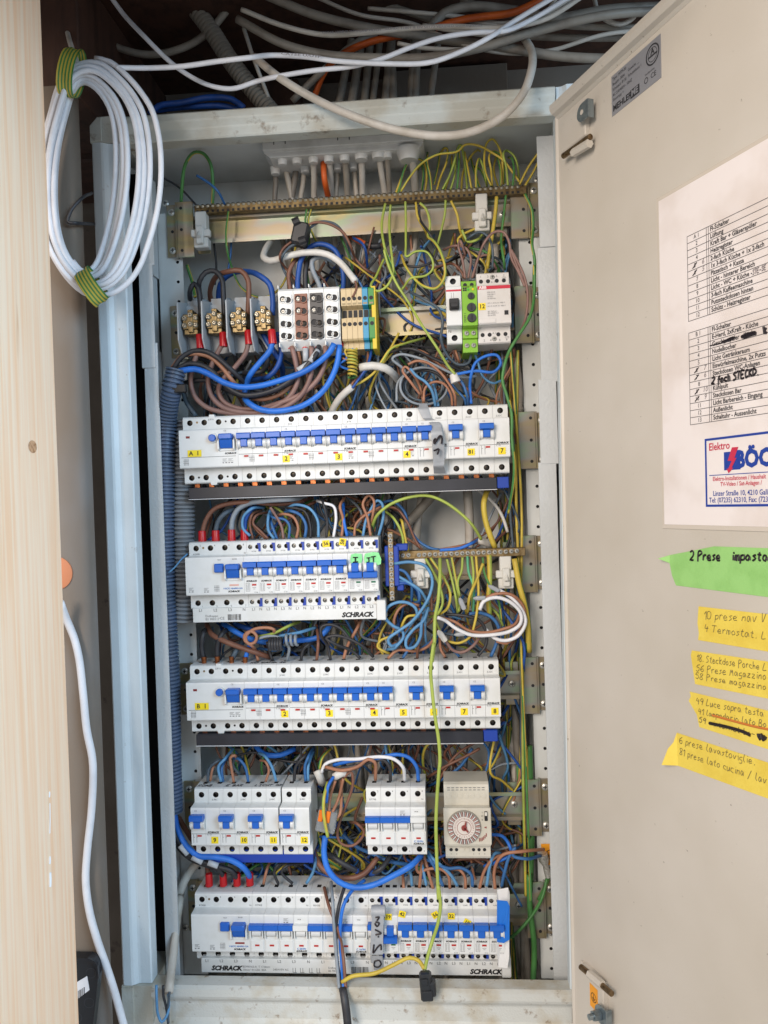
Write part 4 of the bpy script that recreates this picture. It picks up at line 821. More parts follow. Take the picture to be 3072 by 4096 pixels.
MB().lathe((cx, -14.6, czz), (0, -1, 0), [(0, R_*.7), (1.0, R_*.68), (1.0, .5)], 32).build('dial_face', mat('dial_face', '#d8d0c8', .4), dial)
for i in range(48): link('dial_pin', PIN if i % 2 else PIN2, dial, (cx, 0, czz), (0, i*2*math.pi/48, 0))
for i in range(24):
    a = i*2*math.pi/24; text(dial, str(24-i), 1.9, (cx+R_*.56*math.cos(a), -15.8, czz+R_*.56*math.sin(a)), DRED, rot=(math.pi/2, math.pi/2-a, 0))
ringmesh(R_*.44, .5, 28).build('dial_ring', DRED, dial, (cx, -15.8, czz), fix=False)
m = MB(); m.lathe((cx, -15.6, czz), (0, -1, 0), [(0, 3.4), (2, 3.0)], 16); m.prism([(cx-1, czz-1), (cx+1.5, czz+7.5), (cx+3, czz+7), (cx+1.6, czz-1.5)], 'y', -18, -16); m.prism([(cx-.5, czz), (cx+4, czz-5), (cx+5, czz-3.6), (cx+1, czz+1)], 'y', -18, -16); m.build('clock_hands', DRED, dial)
bx(46.5, 50, -14.4, -13.05, 7, 18, c=.3).build('slide_switch', DARK, t); bx(46.8, 49.7, -16, -14.5, 13.6, 17.6, c=.3).build('slide_knob', WHITE2, t)
for tx, z in (('I', 16.5), ('O', 12.3), ('0', 8)): text(t, tx, 2.2, (44, -13.2, z), INK)
m = MB()
for i in range(6): a = -0.7+i*.13; m.box(39.5+i*1.6, 40.5+i*1.6, -13.3, -13.05, -17.5+i*i*.23, -13.5+i*i*.23)
m.prism([(45.5, -1), (48.5, -2.2), (48.5, .2)], 'y', -13.3, -13.05); m.build('red_scale', DRED, t)
m = MB()
for x in (6.5, 13, 33, 39.5, 46): m.cyl((x, -.2, -33), (x, .1, -33), 2.0, n=12)
m.build('terminal_hole', DARK, t)
for i, x in enumerate((6.5, 13, 33, 39.5, 46)): text(t, '12345'[i], 2.0, (x, -.25, -38), INKG)
for x in (19.5, 26): MB().lathe((x, -.05, -33), (0, -1, 0), [(-.1, 2.9), (.5, 2.9), (.6, 2.3)], 14).build('blind_terminal', CREAM, t)
text(t, 'A1', 2.4, (9.5, -.25, -27.6), INKG); text(t, '7', 2.2, (39, -.25, -27.6), INKG)
# --- isolating switch, green relay, contactor on the terminal rail
q0 = UC('T6', 835, 150, 0); q1 = UC('T6', 955, 700, 0); Zt = RAILZ['t']
t = thing('isolating_switch', 'narrow white switch with black lever, red stripe and N', 'switch', (q0[0]+.5, 0, Zt))
link('body', front_body(PITCH, [(-99, 99, 0)], [(-99, 99, 0)], [(-99, 99, 0)], 3.6, name='body'), t, (PITCH/2, 0, 0)); t2_ = t
REDS = mat('red_stripe', '#c4213a', .45)
bx(.3, PITCH-.3, -16.3, -16.05, 17, 19, ).build('red_stripe', REDS, t); m = MB(); m.box(3.4, 14.6, -21, -16.05, -5, 8, c=.8); m.box(4.5, 13.5, -26, -20, -3.4, 1.6, c=.6); m.build('lever', mat('black_lever', '#1c1b1e', .4), t)
text(t, 'N', 3.4, (3.5, -.3, -25.6), INK); m = MB()
for x in (6, 8.6): m.box(x, x+.35, -16.2, -16.06, 9.5, 15.5)
m.build('printed_symbols', INKG, t)
GRN = mat('lime_green_relay', '#7fb52b', .42)
q = UC('T6', 945, 205, 0); t = thing('timer_relay', 'lime green relay module with three dark knobs', 'relay', (q0[0]+.5+PITCH+.6, 0, Zt-7)); wd = 17.2
m = MB(); m.prism([(44, 40), (2, 40), (0, 39), (0, 31), (-14, 30), (-16, 28.5), (-16, -16), (-12, -17), (-4, -17.5), (-4, -28), (0, -29), (0, -44), (44, -44)], 'x', 0, wd); m.build('body', GRN, t)
for x in (4.6, 12.4):
    link('terminal_screw', SCREW_S, t, (x, -5.0, -22.5)); link('terminal_screw', SCREW_S, t, (x, -1, -36)); MB().cyl((x, -.3, 35), (x, .2, 35), 2.3, n=12).build('terminal_hole', DARK, t)
for k, (z, r_) in enumerate(((17.5, 4.0), (4.5, 5.3), (-7.5, 5.3))):
    MB().lathe((10.5, -16.05, z), (0, -1, 0), [(0, r_), (2.6, r_*.92)], 18).build('knob', mat('dark_knob', '#25272b', .45), t, smooth=True); bx(9.9, 11.1, -19.6, -18.8, z-r_*.6, z+r_*.6).build('knob_slot', DARK, t)
MB().lathe((7.5, -16.05, 25.3), (0, -1, 0), [(0, 1.4), (.8, 1.1)], 12).build('signal_lamp', mat('green_lamp', '#3fae3a', .3), t); MB().lathe((12.8, -16.05, 25.3), (0, -1, 0), [(0, 1.4), (.8, 1.1)], 12).build('signal_lamp', mat('yellow_lamp', '#f2c81e', .3), t)
text(t, 'ODM 1', 2.6, (3.0, -16.3, -7), INK, rot=(math.pi/2, -math.pi/2, 0)); text(t, 'Un', 2, (7, -16.3, 28), INK); text(t, 'R', 2, (13, -16.3, 28), INK)
m = MB()
for a in (0, 1):
    for b in (0, 1): m.box(1.2+a*2.4, 3.2+a*2.4, -16.25, -16.05, 23.5+b*2.4, 25.5+b*2.4)
m.build('printed_symbols', INK, t)
xk = q0[0]+.5+PITCH*2+1.0; t = thing('contactor', 'cream contactor with red stripe and yellow sticker 12', 'contactor', (xk, 0, Zt-.5)); wd = 37.5
CW = mat('contactor_white', '#d9d5d2', .42, col2='#cfcac5', vscale=30)
m = MB(); m.prism([(44, 41.5), (2, 41.5), (0, 40), (0, 24), (-13.5, 23.5), (-15, 22), (-15, -21), (-13.5, -22), (0, -22.5), (0, -40), (2, -41.5), (44, -41.5)], 'x', 0, wd); m.build('body', CW, t)
bx(.2, wd-.2, -15.3, -15.05, 18.2, 22).build('red_stripe', REDS, t); text(t, 'ABB', 3.4, (6, -15.6, 20.1), mat('white_print', '#e9d9da', .5), bold=.2)
for x in (5.2, 13.4, 23.5, 31.8):
    for z in (31.5, -31): MB().cyl((x, -.3, z), (x, .2, z), 2.4, n=14).build('terminal_hole', DARK, t)
link('terminal_screw', SCREW_S, t, (18.5, -.2, 36)); link('terminal_screw', SCREW_S, t, (18.5, -.2, -36))
for x, s_ in ((5, '1'), (13.3, '3'), (23.5, '5'), (31.8, '7')): text(t, s_, 2.6, (x, -.3, 37), INKG)
for x, s_ in ((7, '2'), (14.5, '4'), (25, '6'), (33, '8')): text(t, s_, 2.6, (x, -.3, -37.5), INKG)
text(t, 'A 1', 2.4, (19, -.3, 30), INKG); text(t, 'A 2', 2.4, (19, -.3, -29.5), INKG); text(t, '(13)', 2.2, (32, -.3, 34.8), INKG); text(t, '(14)', 2.2, (33.5, -.3, -34.6), INKG)
for i, (s_, z) in enumerate((('ESB 24-40', 14.5), ('230-240 V', 12), ('AC/DC', 9.6), ('40-450 Hz', 7.2), ('AC-1: 24 A /3~ 400 V', 2), ('AC-3: 4 kW /3~ 400 V', -1.5), ('IEC 947-4-1', -7.5), ('EN 60947-4-1', -9.6), ('EN 61095', -12))): text(t, s_, 1.6, (11, -15.3, z), INKG, align='LEFT')
s_ = link('number_sticker', STK, t, (4.6, -15.1, -1.5)); text(s_, '12', 4.8, (0, -.5, 0), INK, bold=.16)
bx(30, 34.5, -15.5, -15.05, -12, -7).build('indicator_window', DARK, t); bx(1, 20, -15.8, -15.05, -20.5, -15.5, c=.3).build('vent_bar', CW, t)
# --- brass terminals with grey partitions
PGREY = mat('grey_partition_plastic', '#a9adb0', .45)
for i in range(4):
    xa = UC('T5', (240, 415, 592, 770)[i], 570, 5)[0]; zc = UC('T5', 330, 545, -10)[2]-1
    t = thing('terminal_block', ['brass main terminal with grey partition, leftmost of four', 'second brass main terminal from left, grey partition', 'third brass main terminal, brown cable above', 'fourth brass main terminal, blue cable above'][i], 'terminal', (xa, 0, zc), 'brass main terminals')
    m = MB(); m.prism([(38, 38), (-13, 27), (-14, 26), (-14, -18), (-2, -33), (38, -33)], 'x', 0, 1.6); m.build('partition', PGREY, t)
    m = MB(); m.box(1.6, 26.5, 18, 38, -30, 30); m.box(1.6, 25, 24, 38, 30, 39); m.build('base', PGREY, t)
    m = MB(); m.box(4, 22.5, -6, 14, -4, 14, c=.7); m.box(5, 21.5, -4, 12, -10, -4.2, c=.5); m.box(10.5, 17, -7.5, 12, -8, 19, c=.6); m.build('brass_block', BRASS, t)
    for sx, sz, sy in ((6.2, 9.3, -6.2), (6.2, .5, -6.2), (20, 9.3, -6.2), (20, .5, -6.2), (13.8, 12.5, -7.6), (13.8, 1.5, -7.6)): link('screw', SCREW_B, t, (sx, sy, sz), (0, rnd.uniform(0, 1.5), 0))
# --- distribution blocks
BRN = mat('brown_block_plastic', '#7a3f22', .4); BLK = mat('black_block_plastic', '#26262a', .4)
bp0 = UC('T5', 955, 400, 0); PB = (UC('T5', 1405, 400, 0)[0]-bp0[0])/4
for i, (mm_, lb) in enumerate(((WHITE, 'white distribution block, leftmost of the four'), (BRN, 'brown distribution block with screw terminals'), (BLK, 'black distribution block with screw terminals'), (WHITE, 'white distribution block beside beige terminals'))):
    t = thing('distribution_block', lb, 'terminal', (bp0[0]+i*PB, 0, Zt-3), 'distribution blocks'); wd = PB-.4
    m = MB(); m.prism([(44, 37), (-4, 36), (-7, 33), (-7, 29), (-7, -26), (-5, -28), (4, -36), (44, -36)], 'x', 0, wd); m.build('housing', WHITE, t)
    m = MB(); m.box(1.2, wd-1.2, -8.2, -7.05, -24.5, 29, c=.5); m.build('front_insert', mm_, t)
    for j in range(4):
        z = 22.5-j*14.0+(0 if j < 2 else -1.0)
        for k, x in enumerate((wd*.33, wd*.68)):
            MB().lathe((x, -8.2, z+(0.6 if k == 0 else -.6)), (0, -1, 0), [(0, 4.9), (1.6, 4.6), (1.6, 3.7), (-.0, 3.6)], 16, cap=False).build('terminal_ring', mm_, t, smooth=True)
            big = (j < 2 and k == 0)
            MB().cyl((x, -8.45, z+(0.6 if k == 0 else -.6)), (x, -8.2, z+(0.6 if k == 0 else -.6)), 3.7, n=14).build('terminal_hole', DARK, t)
            if big or (j >= 2 and k == 1): link('terminal_screw', SCREW_S if big else SCREW_XSD, t, (x, -8.6, z), (0, rnd.uniform(0, 1.5), 0))
    bx(-.2, 1.0, -8, 20, 36.2, 40, c=.2).build('side_lug', WHITE, t); bx(-.2, 1.0, -10, 4, -33, -28, c=.2).build('side_lug', WHITE, t)
# --- beige, blue and earth terminals
bx0_ = UC('T5', 1412, 400, 0)[0]; bx1_ = UC('T5', 1568, 400, 0)[0]; PT = (bx1_-bx0_)/4
BEI = mat('beige_terminal_plastic', '#cdb68c', .45, col2='#c2a97c', vscale=40); TBL = mat('turquoise_blue_plastic', '#2a8fb8', .4); TGR = mat('terminal_green', '#3c8a3f', .45); TYE = mat('terminal_yellow', '#d9bd2c', .45)
for i in range(6):
    mm_ = BEI if i < 4 else (TBL if i == 4 else TGR)
    lb = ['leftmost beige rail terminal', 'second beige rail terminal', 'third beige rail terminal', 'beige rail terminal next to the blue one', 'turquoise blue rail terminal', 'green and yellow earth rail terminal'][i]
    w_ = PT if i < 4 else PT*1.08; t = thing('rail_terminal', lb, 'terminal', (bx0_+(i*PT if i < 5 else 4*PT+PT*1.12)+(0 if i < 5 else .2), 0, Zt-2), 'small rail terminals')
    m = MB(); m.prism([(44, 33), (-2, 33), (-4, 31), (-4, 12), (6, 9), (6, -1), (-4, -3), (-4, -27), (-2, -29), (6, -30), (6, -38), (44, -38)], 'x', 0, w_-.3); m.build('housing', mm_, t)
    for z in (20, -10): MB().cyl((w_/2, -4.3, z), (w_/2, -3.9, z), 2.4, n=14).build('terminal_hole', DARK, t)
    bx(.8, w_-1.0, 5.2, 5.95, 0, 8.4).build('link_slot', DARK, t)
    if i == 5: bx(w_*.5, w_+1.6, -3, 44, -40, 34, c=.4).build('yellow_half', TYE, t)
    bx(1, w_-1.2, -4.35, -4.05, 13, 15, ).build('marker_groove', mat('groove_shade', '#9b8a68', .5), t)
# --- long brass earth bar
e0 = UC('T3', 300, 565, 36); e1 = UC('T4', 1298, 478, 36); zE = (e0[2]+e1[2])/2
t = thing('earth_bar', 'long brass earth bar with a row of many screws', 'earth bar', (e0[0], 36, zE))
Lb = e1[0]-e0[0]; m = MB(); m.box(0, Lb, -4, 5, -6, 4, c=.5); m.build('bar', BRONZE, t)
SCE = MB().lathe((0, 0, 0), (0, -.55, .83), [(-1, 2.9), (1.4, 2.9), (2.0, 2.2)], 10); SCE.box(-1.7, 1.7, -2.2, -1.0, 1.0, 1.7, 1); SCE = SCE.mesh('clamp_screw', [STEELB, DARK], smooth=True); nE = 62
for i in range(nE): link('clamp_screw', SCE, t, (4+i*(Lb-14)/(nE-1), -2.8, 3.2), (0, rnd.uniform(-.2, .2), 0))
HB = bx(-1.5, 1.5, -4.35, -3.9, -5.2, -2.2).mesh('clamp_hole', DARK)
for i in range(nE): link('clamp_hole', HB, t, (4+i*(Lb-14)/(nE-1), 0, 0))
CLIP = mat('white_insulator_plastic', '#d4d2cc', .45)
def insulator(x, y, z, label, h=32):
    t = thing('bar_support', label, 'support', (x, y, z), 'white bar supports')
    m = MB(); m.box(-7, 7, -6, 8, -h/2+8, h/2, c=1); m.box(-12, 12, -9, -2, -h/2+4, -h/2+13, c=1.2); m.box(-4.5, 4.5, -13, -5, -h/2-6, -h/2+16, c=1.2); m.box(-9, 9, -7, 6, -h/2-9, -h/2+3.5, c=1); m.build('support_body', CLIP, t)
    m = MB(); m.cyl((0, -16, -h/2+1), (0, -12, -h/2+9), 2.6, 1.6, n=10); m.build('support_pin', CLIP, t); return t
q = UC('T3', 345, 690, 36); insulator(q[0], 36, q[2]+2, 'white plastic support at left end of earth bar', 36)
q = UC('T4', 970, 640, 36); insulator(q[0], 36, q[2]+2, 'white plastic support near right end of earth bar', 36)
# --- lower brass bar with support clips and the upright bar in a blue holder
a0 = UC('S2', 262, 570, 22); a1 = UC('S2', 1348, 520, 22); t = thing('earth_bar', 'short brass bar with silver screws in third row', 'earth bar', (a0[0], 22, (a0[2]+a1[2])/2)); Lb = a1[0]-a0[0]
bx(0, Lb, -4, 5, -5, 5, c=.5).build('bar', mat('dull_brass', '#96805e', .4, 1.0, col2='#75603f', vscale=150), t)
for x, y in [(290, 565), (335, 564), (380, 562), (468, 560), (513, 558), (558, 556), (603, 555), (647, 553), (692, 552), (738, 550), (783, 549), (828, 547), (873, 545), (917, 543), (962, 541), (1006, 539), (1051, 538), (1098, 536), (1145, 534), (1190, 532), (1236, 529), (1281, 526)]:
    q = UC('S2', x, y, 17); link('screw', SCREW_S, t, (q[0]-a0[0], -4.2, q[2]-(a0[2]+a1[2])/2), (0, rnd.uniform(0, 1.5), 0))
for (x, lb) in ((482, 'white bar support below third row brass bar, left one'), (1185, 'white bar support below third row brass bar, right one')):
    q = UC('S2', x, 690, 25); insulator(q[0], 25, q[2]+6, lb, 36)
b0 = UC('S2', 237, 365, 0); b1 = UC('S2', 240, 940, 0); t = thing('neutral_bar', 'upright brass bar with screws in a blue holder', 'neutral bar', ((b0[0]+b1[0])/2, 2, (b0[2]+b1[2])/2)); hB_ = (b0[2]-b1[2])/2
bx(-3.2, 3.2, -3, 5, -hB_, hB_, c=.5).build('bar', MATS['dull_brass'], t); m = MB(); m.box(-7.5, 9, -1, 14, -24, 24, c=1); m.box(6, 20, 2, 14, 18, 26, c=1); m.box(6, 14, 2, 14, -30, -20, c=1); m.build('holder', BLUE_D, t)
for y in (400, 440, 483, 550, 592, 635, 678, 722, 766, 810, 878, 918):
    q = UC('S2', 237, y, -2); link('screw', SCREW_S, t, (0, -3.1, q[2]-(b0[2]+b1[2])/2), (0, rnd.uniform(0, 1.5), 0))
# --- cable gland plate on top with nozzles
PLG = mat('grey_white_gland_plastic', '#d2d1ce', .5, col2='#bfbdb8', vscale=30)
g0 = UC('T3', 745, 180, 15); g1 = UC('T4', 545, 130, 15); zt_ = 371.0
t = thing('cable_gland_plate', 'grey white plastic cable entry plate under cabinet top', 'gland plate', (g0[0], 15, g0[2])); Lg = g1[0]-g0[0]
m = MB(); m.box(0, Lg, 0, 60, 2, zt_-g0[2], c=1); m.prism([(0, 2), (Lg, 2), (Lg-6, -5), (8, -5)], 'y', 6, 56); m.build('plate', PLG, t)
for x in (14, 28, 92, 106, 170): bx(x, x+1, -.4, .2, 8, 15).build('latch_slot', DARK, t)
NOZ = [(878, 195), (975, 195), (1083, 188), (1185, 180), (1290, 172), (1400, 165), (1515, 158), (1028, 230), (1240, 210), (1345, 200), (1575, 190), (830, 220)]
for x, y in NOZ:
    big = x in (1400, 1515); q = UC('T3', x, y, 30 if y < 200 else 55); m = MB(); m.lathe((q[0]-g0[0], q[1]-15, -2), (0, 0, -1), [(0, 9 if big else 7), (9, 7.5 if big else 5.5), (9.1, 5)], 14); m.build('nozzle', PLG, t, smooth=True)
q = UC('T4', 430, 190, 30); MB().lathe((q[0]-g0[0], q[1]-15, -2), (0, 0, -1), [(0, 16), (14, 11), (14.1, 8)], 16).build('nozzle', PLG, t, smooth=True)
# small things: lever connectors, choc-block, stickers
CLR = mat('clear_grey_plastic', '#b9bec2', .15, trans=.6, coat=.3); ORL = mat('orange_lever', '#e8791c', .4)
q = UC('S5', 1470, 580, -12); t = thing('wire_connector', 'clear wire connector with orange levers between breakers', 'connector', (q[0], -12, q[2]), rot=(0, 0.2, 0))
bx(-12, 11, -3, 10, -15, 11, c=1.5).build('connector_body', CLR, t)
for x in (-8, .5): bx(x-2.6, x+2.8, -5, -3.2, -2, 12, c=.8).build('lever', ORL, t)
q = UC('T3', 1000, 720, -4); t = thing('choc_block', 'black screw connector joining brown and blue wires', 'connector', (q[0], -4, q[2]), rot=(0, .25, 0))
m = MB(); m.box(-9, 9, -8, 10, -14, 12, c=2); m.cyl((-10, -7, 8), (-3, -7, 13), 5, n=10); m.cyl((2, -7, -12), (9, -7, -8), 5, n=10); m.build('block_body', mat('black_connector_plastic', '#222225', .45), t)
q = UC('R0', 670, 800, -58); t = thing('choc_block', 'black taped connector hanging at lower centre', 'connector', (q[0], -58, q[2]), rot=(0, -.06, 0)); t.scale = (0.85,)*3
m = MB(); m.box(-8, 8, -7, 5, -22, 14, c=2.5); m.box(-6, 8, -9.5, -7, -19, -6, c=1); m.box(3, 12.5, -7, 5, -16, 4, c=2); m.box(-6, 3, -9.6, -7.8, 2, 10, c=.8); m.build('block_body', mat('black_tape_glossy', '#26282b', .28, bump=.6, bscale=90), t)
q = UC('S6', 1578, 692, 47); t = thing('earth_sticker', 'orange earth symbol sticker on the right strip', 'sticker', (q[0], 47, q[2])); bx(-11, 6, -.5, 0, -13, 13).build('sticker_face', ORG, t); earthmark(t, (0, -.7, 0), 6)
# tapes on devices
GRT = mat('grey_duct_tape', '#a3a6ab', .42, bump=.5, bscale=200, col2='#969a9f', vscale=60); WHT = mat('white_paper_tape', '#dedede', .5, bump=.3, bscale=120); BLT = mat('blue_glossy_tape', '#1d6fd0', .3, bump=.4, bscale=80)
def ribbon(c, rows, m, label, name='tape_strip', th=.3):
    """rows: (xl, xr, y, Y) down the strip"""
    P = []
    R = spline([(a_, b_, c_) for a_, b_, c_, d_ in rows], 25); Yk = spline([(i_*40.0, d_, 0) for i_, (a_, b_, c_, d_) in enumerate(rows)], 25)
    L_ = []; G_ = []
    for i_ in range(len(rows)-1):
        r0, r1 = rows[i_], rows[i_+1]
        for t_ in np.linspace(0, 1, 5, endpoint=(i_ == len(rows)-2)):
            q_ = [r0[k]+(r1[k]-r0[k])*t_ for k in range(4)]; L_.append(UC(c, q_[0], q_[2], q_[3])); G_.append(UC(c, q_[1], q_[2]-2, q_[3]-.6*math.sin(9*t_)))
    base = L_[0].copy(); n_ = len(L_); t = thing(name, label, 'tape', base); vs = []
    for o_ in (0, th):
        for l_, g_ in zip(L_, G_): vs += [l_-base+(0, o_, 0), (l_+g_)/2-base+(0, o_-.5, 0), g_-base+(0, o_, 0)]
    fs = []; nb = 3*n_
    for i_ in range(n_-1):
        for k in (0, 1): fs += [(3*i_+k, 3*i_+k+1, 3*i_+k+4, 3*i_+k+3), (nb+3*i_+k+3, nb+3*i_+k+4, nb+3*i_+k+1, nb+3*i_+k)]
        for k in (0, 2): fs.append((3*i_+k, 3*i_+3+k, nb+3*i_+3+k, nb+3*i_+k))
    MB().add(vs, fs).build('tape', m, t, smooth=True); t['base'] = [float(v_) for v_ in base]; return t
f = ribbon('S0', [(545, 600, 125, 8), (530, 615, 170, -1), (565, 635, 240, -2), (620, 705, 275, -18), (632, 720, 350, -27), (640, 735, 450, -26), (648, 738, 560, -19), (650, 735, 615, -17), (655, 748, 672, -3)], GRT, 'wavy grey tape marked 12 over upper row breaker')
mark(f, 'S0', [[(652, 494), (672, 487), (694, 478)], [(694, 478), (690, 500), (682, 524)], [(670, 398), (655, 412), (657, 440)], [(657, 440), (680, 408), (702, 378), (716, 384), (718, 415), (714, 440)]], -29.0, 1.25, MARK)
f = flag('R0', [(312, 352), (390, 350), (386, 480), (384, 610), (300, 612), (304, 480)], -27, GRT, 'grey tape strip with black marker letters, bottom row', wav=.5); mark(f, 'R0', [[(335, 365), (360, 362), (345, 385)], [(335, 395), (360, 402), (345, 425), (330, 405)], [(332, 445), (372, 470), (335, 480)], [(352, 490), (356, 496)], [(325, 545), (320, 600), (350, 560), (370, 545), (372, 580)]], -28.2, .9, MARK)
f = flag('R0', [(300, 618), (382, 618), (385, 705), (325, 712), (322, 670), (304, 665)], -8, GRT, 'grey tape end marked 0 on the bottom busbar', wav=.4); mark(f, 'R0', [[(330, 655), (325, 685), (350, 695), (372, 675), (360, 650), (330, 655)]], -9.2, .8, MARK)
o = MB().cyl(UC('R0', 310, 325, -20), UC('R0', 400, 322, -20), 6.8, n=20).build('tape_roll_end', GRT, smooth=True); tag(o, 'rolled up end of grey tape on the bottom row', 'tape')
flag('R0', [(1142, 180), (1215, 165), (1225, 200), (1222, 630), (1210, 700), (1150, 695), (1138, 560), (1140, 300)], lambda x, y: -18 if y > 330 else (-2 if y < 240 else -10), WHT, 'white paper tape on last bottom row breaker', wav=.8)
flag('R0', [(1142, 248), (1210, 255), (1225, 290), (1224, 400), (1224, 510), (1185, 535), (1142, 528), (1140, 400)], -20.5, BLT, 'glossy blue tape over white tape at bottom row end', wav=1.0)

# pen notes on the sloping tops of some breakers
def topnote(xx, z, txt, h=5.5, y=6):
    for o in bpy.data.objects:
        if o.get('category') == 'breaker' and abs(o.location.x-xx*S) < 0.0012 and abs(o.location.z-z*S) < 0.0012:
            hand(o, txt, (2.5, y, 41.0), (1.0, 0, 0), (0, 1, 0.01), h, 0.3, MARK); return
topnote(-2.0+4*PITCH, ZD, 'LICHT GR'); topnote(-2.0+2*PITCH, ZD, 'E BAR'); topnote(-2.0, ZD, 'KOMB.'); topnote(xb+4*PITCH, ZB, 'KO WAND 2L', 6.0, 5)
# ---------------------------------------------------------------- wires and cables
WM['bblue'] = wm('bright_blue_insulation', '#2a74d6', '#2565bd'); WM['teal'] = wm('teal_green_insulation', '#5fae86', '#4f9b75')
def path(spec):
    """'T5 x,y,Y x,y T6 x,y' -> world points; crop names switch the picture window, depth carries on"""
    P = []; c = 'D'; Y = 0.0
    for tok in spec.split():
        if tok in CR: c = tok; continue
        v = [float(a) for a in tok.split(',')]
        if len(v) > 2: Y = v[2]
        P.append(UC(c, v[0], v[1], Y))
    return P
WF = 0.8
def W(col, r, spec, label, name='wire', group=None, cat='wire', n=8, pts=None, zc=0.0):
    r = r*WF
    P = spline(path(spec) if pts is None else pts, max(2.5, r*1.6)); P[:, 2] = np.where((P[:, 1] > -20) & (P[:, 2] > 371-r) & (P[:, 2] < 371-r+zc), 371-r, P[:, 2]); o0 = P[0].copy(); m = MB()
    if col[:2] == 'gy':
        base, st = {'gy': ('yellow', 'green'), 'gyl': ('lime', 'green'), 'gyg': ('green', 'yellow'), 'gyy': ('yellow', 'lime')}[col]
        m.tube(P-o0, r, n, stripe=(rnd.randrange(n), rnd.choice((0.03, -0.04, 0.06, 0.0)), 3) if col != 'gyl' else (rnd.choice((5, 6)), 0.0, 2)); mats = [WM[base], WM[st]]
    else: m.tube(P-o0, r, n); mats = [WM[col]]
    o = m.build(name, mats, None, o0, smooth='all', fix=False); tag(o, label, cat, group); return o
def ferrule(c, x, y, Y, label, r=4.0, h=11, lean=0.0, m=None, name='red_sleeve'):
    q = UC(c, x, y, Y); d = np.array([math.sin(lean), 0, -math.cos(lean)]); mb = MB(); mb.lathe((0, 0, 0), d, [(-h/2, r*.9), (-h/2+1, r), (h/2-1, r*1.08), (h/2, r*1.08), (h/2, r*.7)], 16); o = mb.build(name, m or REDSL, None, q, smooth=True); tag(o, label, 'sleeve', 'red end sleeves' if m is None else None); return o
# ---- corrugated conduits
def conduit(spec, r, label, m, pitch=4.6, name='corrugated_conduit'):
    P = spline(path(spec), pitch/4); d = np.concatenate([[0], np.cumsum(np.linalg.norm(np.diff(P, axis=0), axis=1))]); k = np.arange(0, d[-1], pitch/6)
    Q = np.stack([np.interp(k, d, P[:, i]) for i in range(3)], 1); ph = (k/pitch) % 1.0
    rad = np.where((ph < .55), r, np.where(ph < .62, r*.93, np.where(ph < .93, r*.80, r*.92)))
    o = MB().tube(Q-Q[0], r, 18, rad=rad).build(name, m, None, Q[0], smooth=True, fix=False); tag(o, label, 'conduit'); return o
CND = mat('blue_grey_conduit_plastic', '#50607a', .4, col2='#47566b', vscale=30); CND2 = mat('dusty_grey_conduit_plastic', '#74797f', .5, col2='#60656b', vscale=20)
conduit('R6 1462,575,-8 1430,720 1400,870,0 1382,1020,6 1372,1250 1367,1500 1363,1800 R7 1362,20 1368,400 1380,700 1396,1000 1412,1300 1417,1600 1421,1900 1424,2070 S5 186,300 190,512', 12.2, 'long blue grey corrugated conduit down the left side', CND)
conduit('R6 1545,1010,22 1525,1300,20 1520,1650 R7 1520,20 1525,300 1530,600 1520,800', 14.5, 'shorter dusty corrugated conduit behind the long one', CND2, 5.2)
m = MB(); q = UC('R6', 1440, 700, 0); m.lathe(q, (0.2, 0, 1), [(-4, 12.9), (-3, 13.6), (3, 13.6), (4, 12.9)], 20, cap=False); o = m.build('cable_tie', mat('black_tie', '#1a1a1c', .4), smooth=True); tag(o, 'black cable tie round the long conduit', 'cable tie')
q = UC('R6', 1490, 735, -14); o = bx(-9, 8, -3, 3, -5, 5, c=1).build('tie_head', MATS['black_tie'], None, q); tag(o, 'black cable tie head near conduit top', 'cable tie')
W('lblue', 1.3, 'R7 1400,395,-8 1450,350 1500,290 1555,240,2', 'thin pale cable tie strap beside third row unit', 'cable_tie', cat='cable tie')
# ---- thick cables of the main terminals
W('black', 3.9, 'T5 375,500,8 368,380 355,285 325,248 298,290 298,380,30 310,450,60', 'thick black cable loop at leftmost brass terminal')
W('black', 4.1, 'T5 548,490,8 540,320 530,215 480,155 410,165 365,230 365,330,30 395,440,60', 'tall black cable arch over first two brass terminals')
W('brown', 4.1, 'T5 722,480,8 728,330 722,220 670,152 580,158 480,205,30 442,310,45 460,420,60', 'thick brown cable arch to third brass terminal')
W('dblue', 4.3, 'T5 903,480,8 905,360 880,250 800,185 720,160,25 610,170,45 520,250,60 500,450,70', 'thick dark blue cable arch to fourth brass terminal')
for i, (x, y, ln) in enumerate(((370, 675, .05), (541, 660, 0), (728, 645, .05), (901, 640, .05))): ferrule('T5', x, y, -2, ['red end sleeve under leftmost brass terminal', 'red end sleeve under second brass terminal', 'red end sleeve under third brass terminal', 'red end sleeve above bright blue cable'][i], 4.6, 17, ln)
W('mauve', 3.9, 'T5 368,690,-2 345,770 315,860 300,960,6 325,1070 410,1155 540,1195 720,1205 900,1165,0 1030,1080 1090,960 1075,830 1045,710', 'lowest mauve brown cable swinging from leftmost brass terminal')
W('mauve', 3.9, 'T5 540,680,-2 500,755 455,850 428,960,4 455,1080 540,1160 680,1195 850,1195 1010,1150,-2 1130,1050 1190,900 1190,710', 'middle mauve brown cable swinging from second brass terminal')
W('mauve', 3.9, 'T5 728,670,-2 705,760 630,860 545,945 505,1030,8 540,1115 640,1165 790,1172 950,1130,0 1120,1060 1240,950 1290,830 1295,710', 'upper mauve brown cable with printing, from third terminal')
W('bblue', 4.5, 'T5 905,660,-2 885,740 810,830 745,910 712,985,10 695,1060,12 730,1130,-4 830,1180 970,1185 1130,1145 1270,1045 1350,920 1388,800 1396,700', 'bright blue cable sweeping low under the brass terminals')
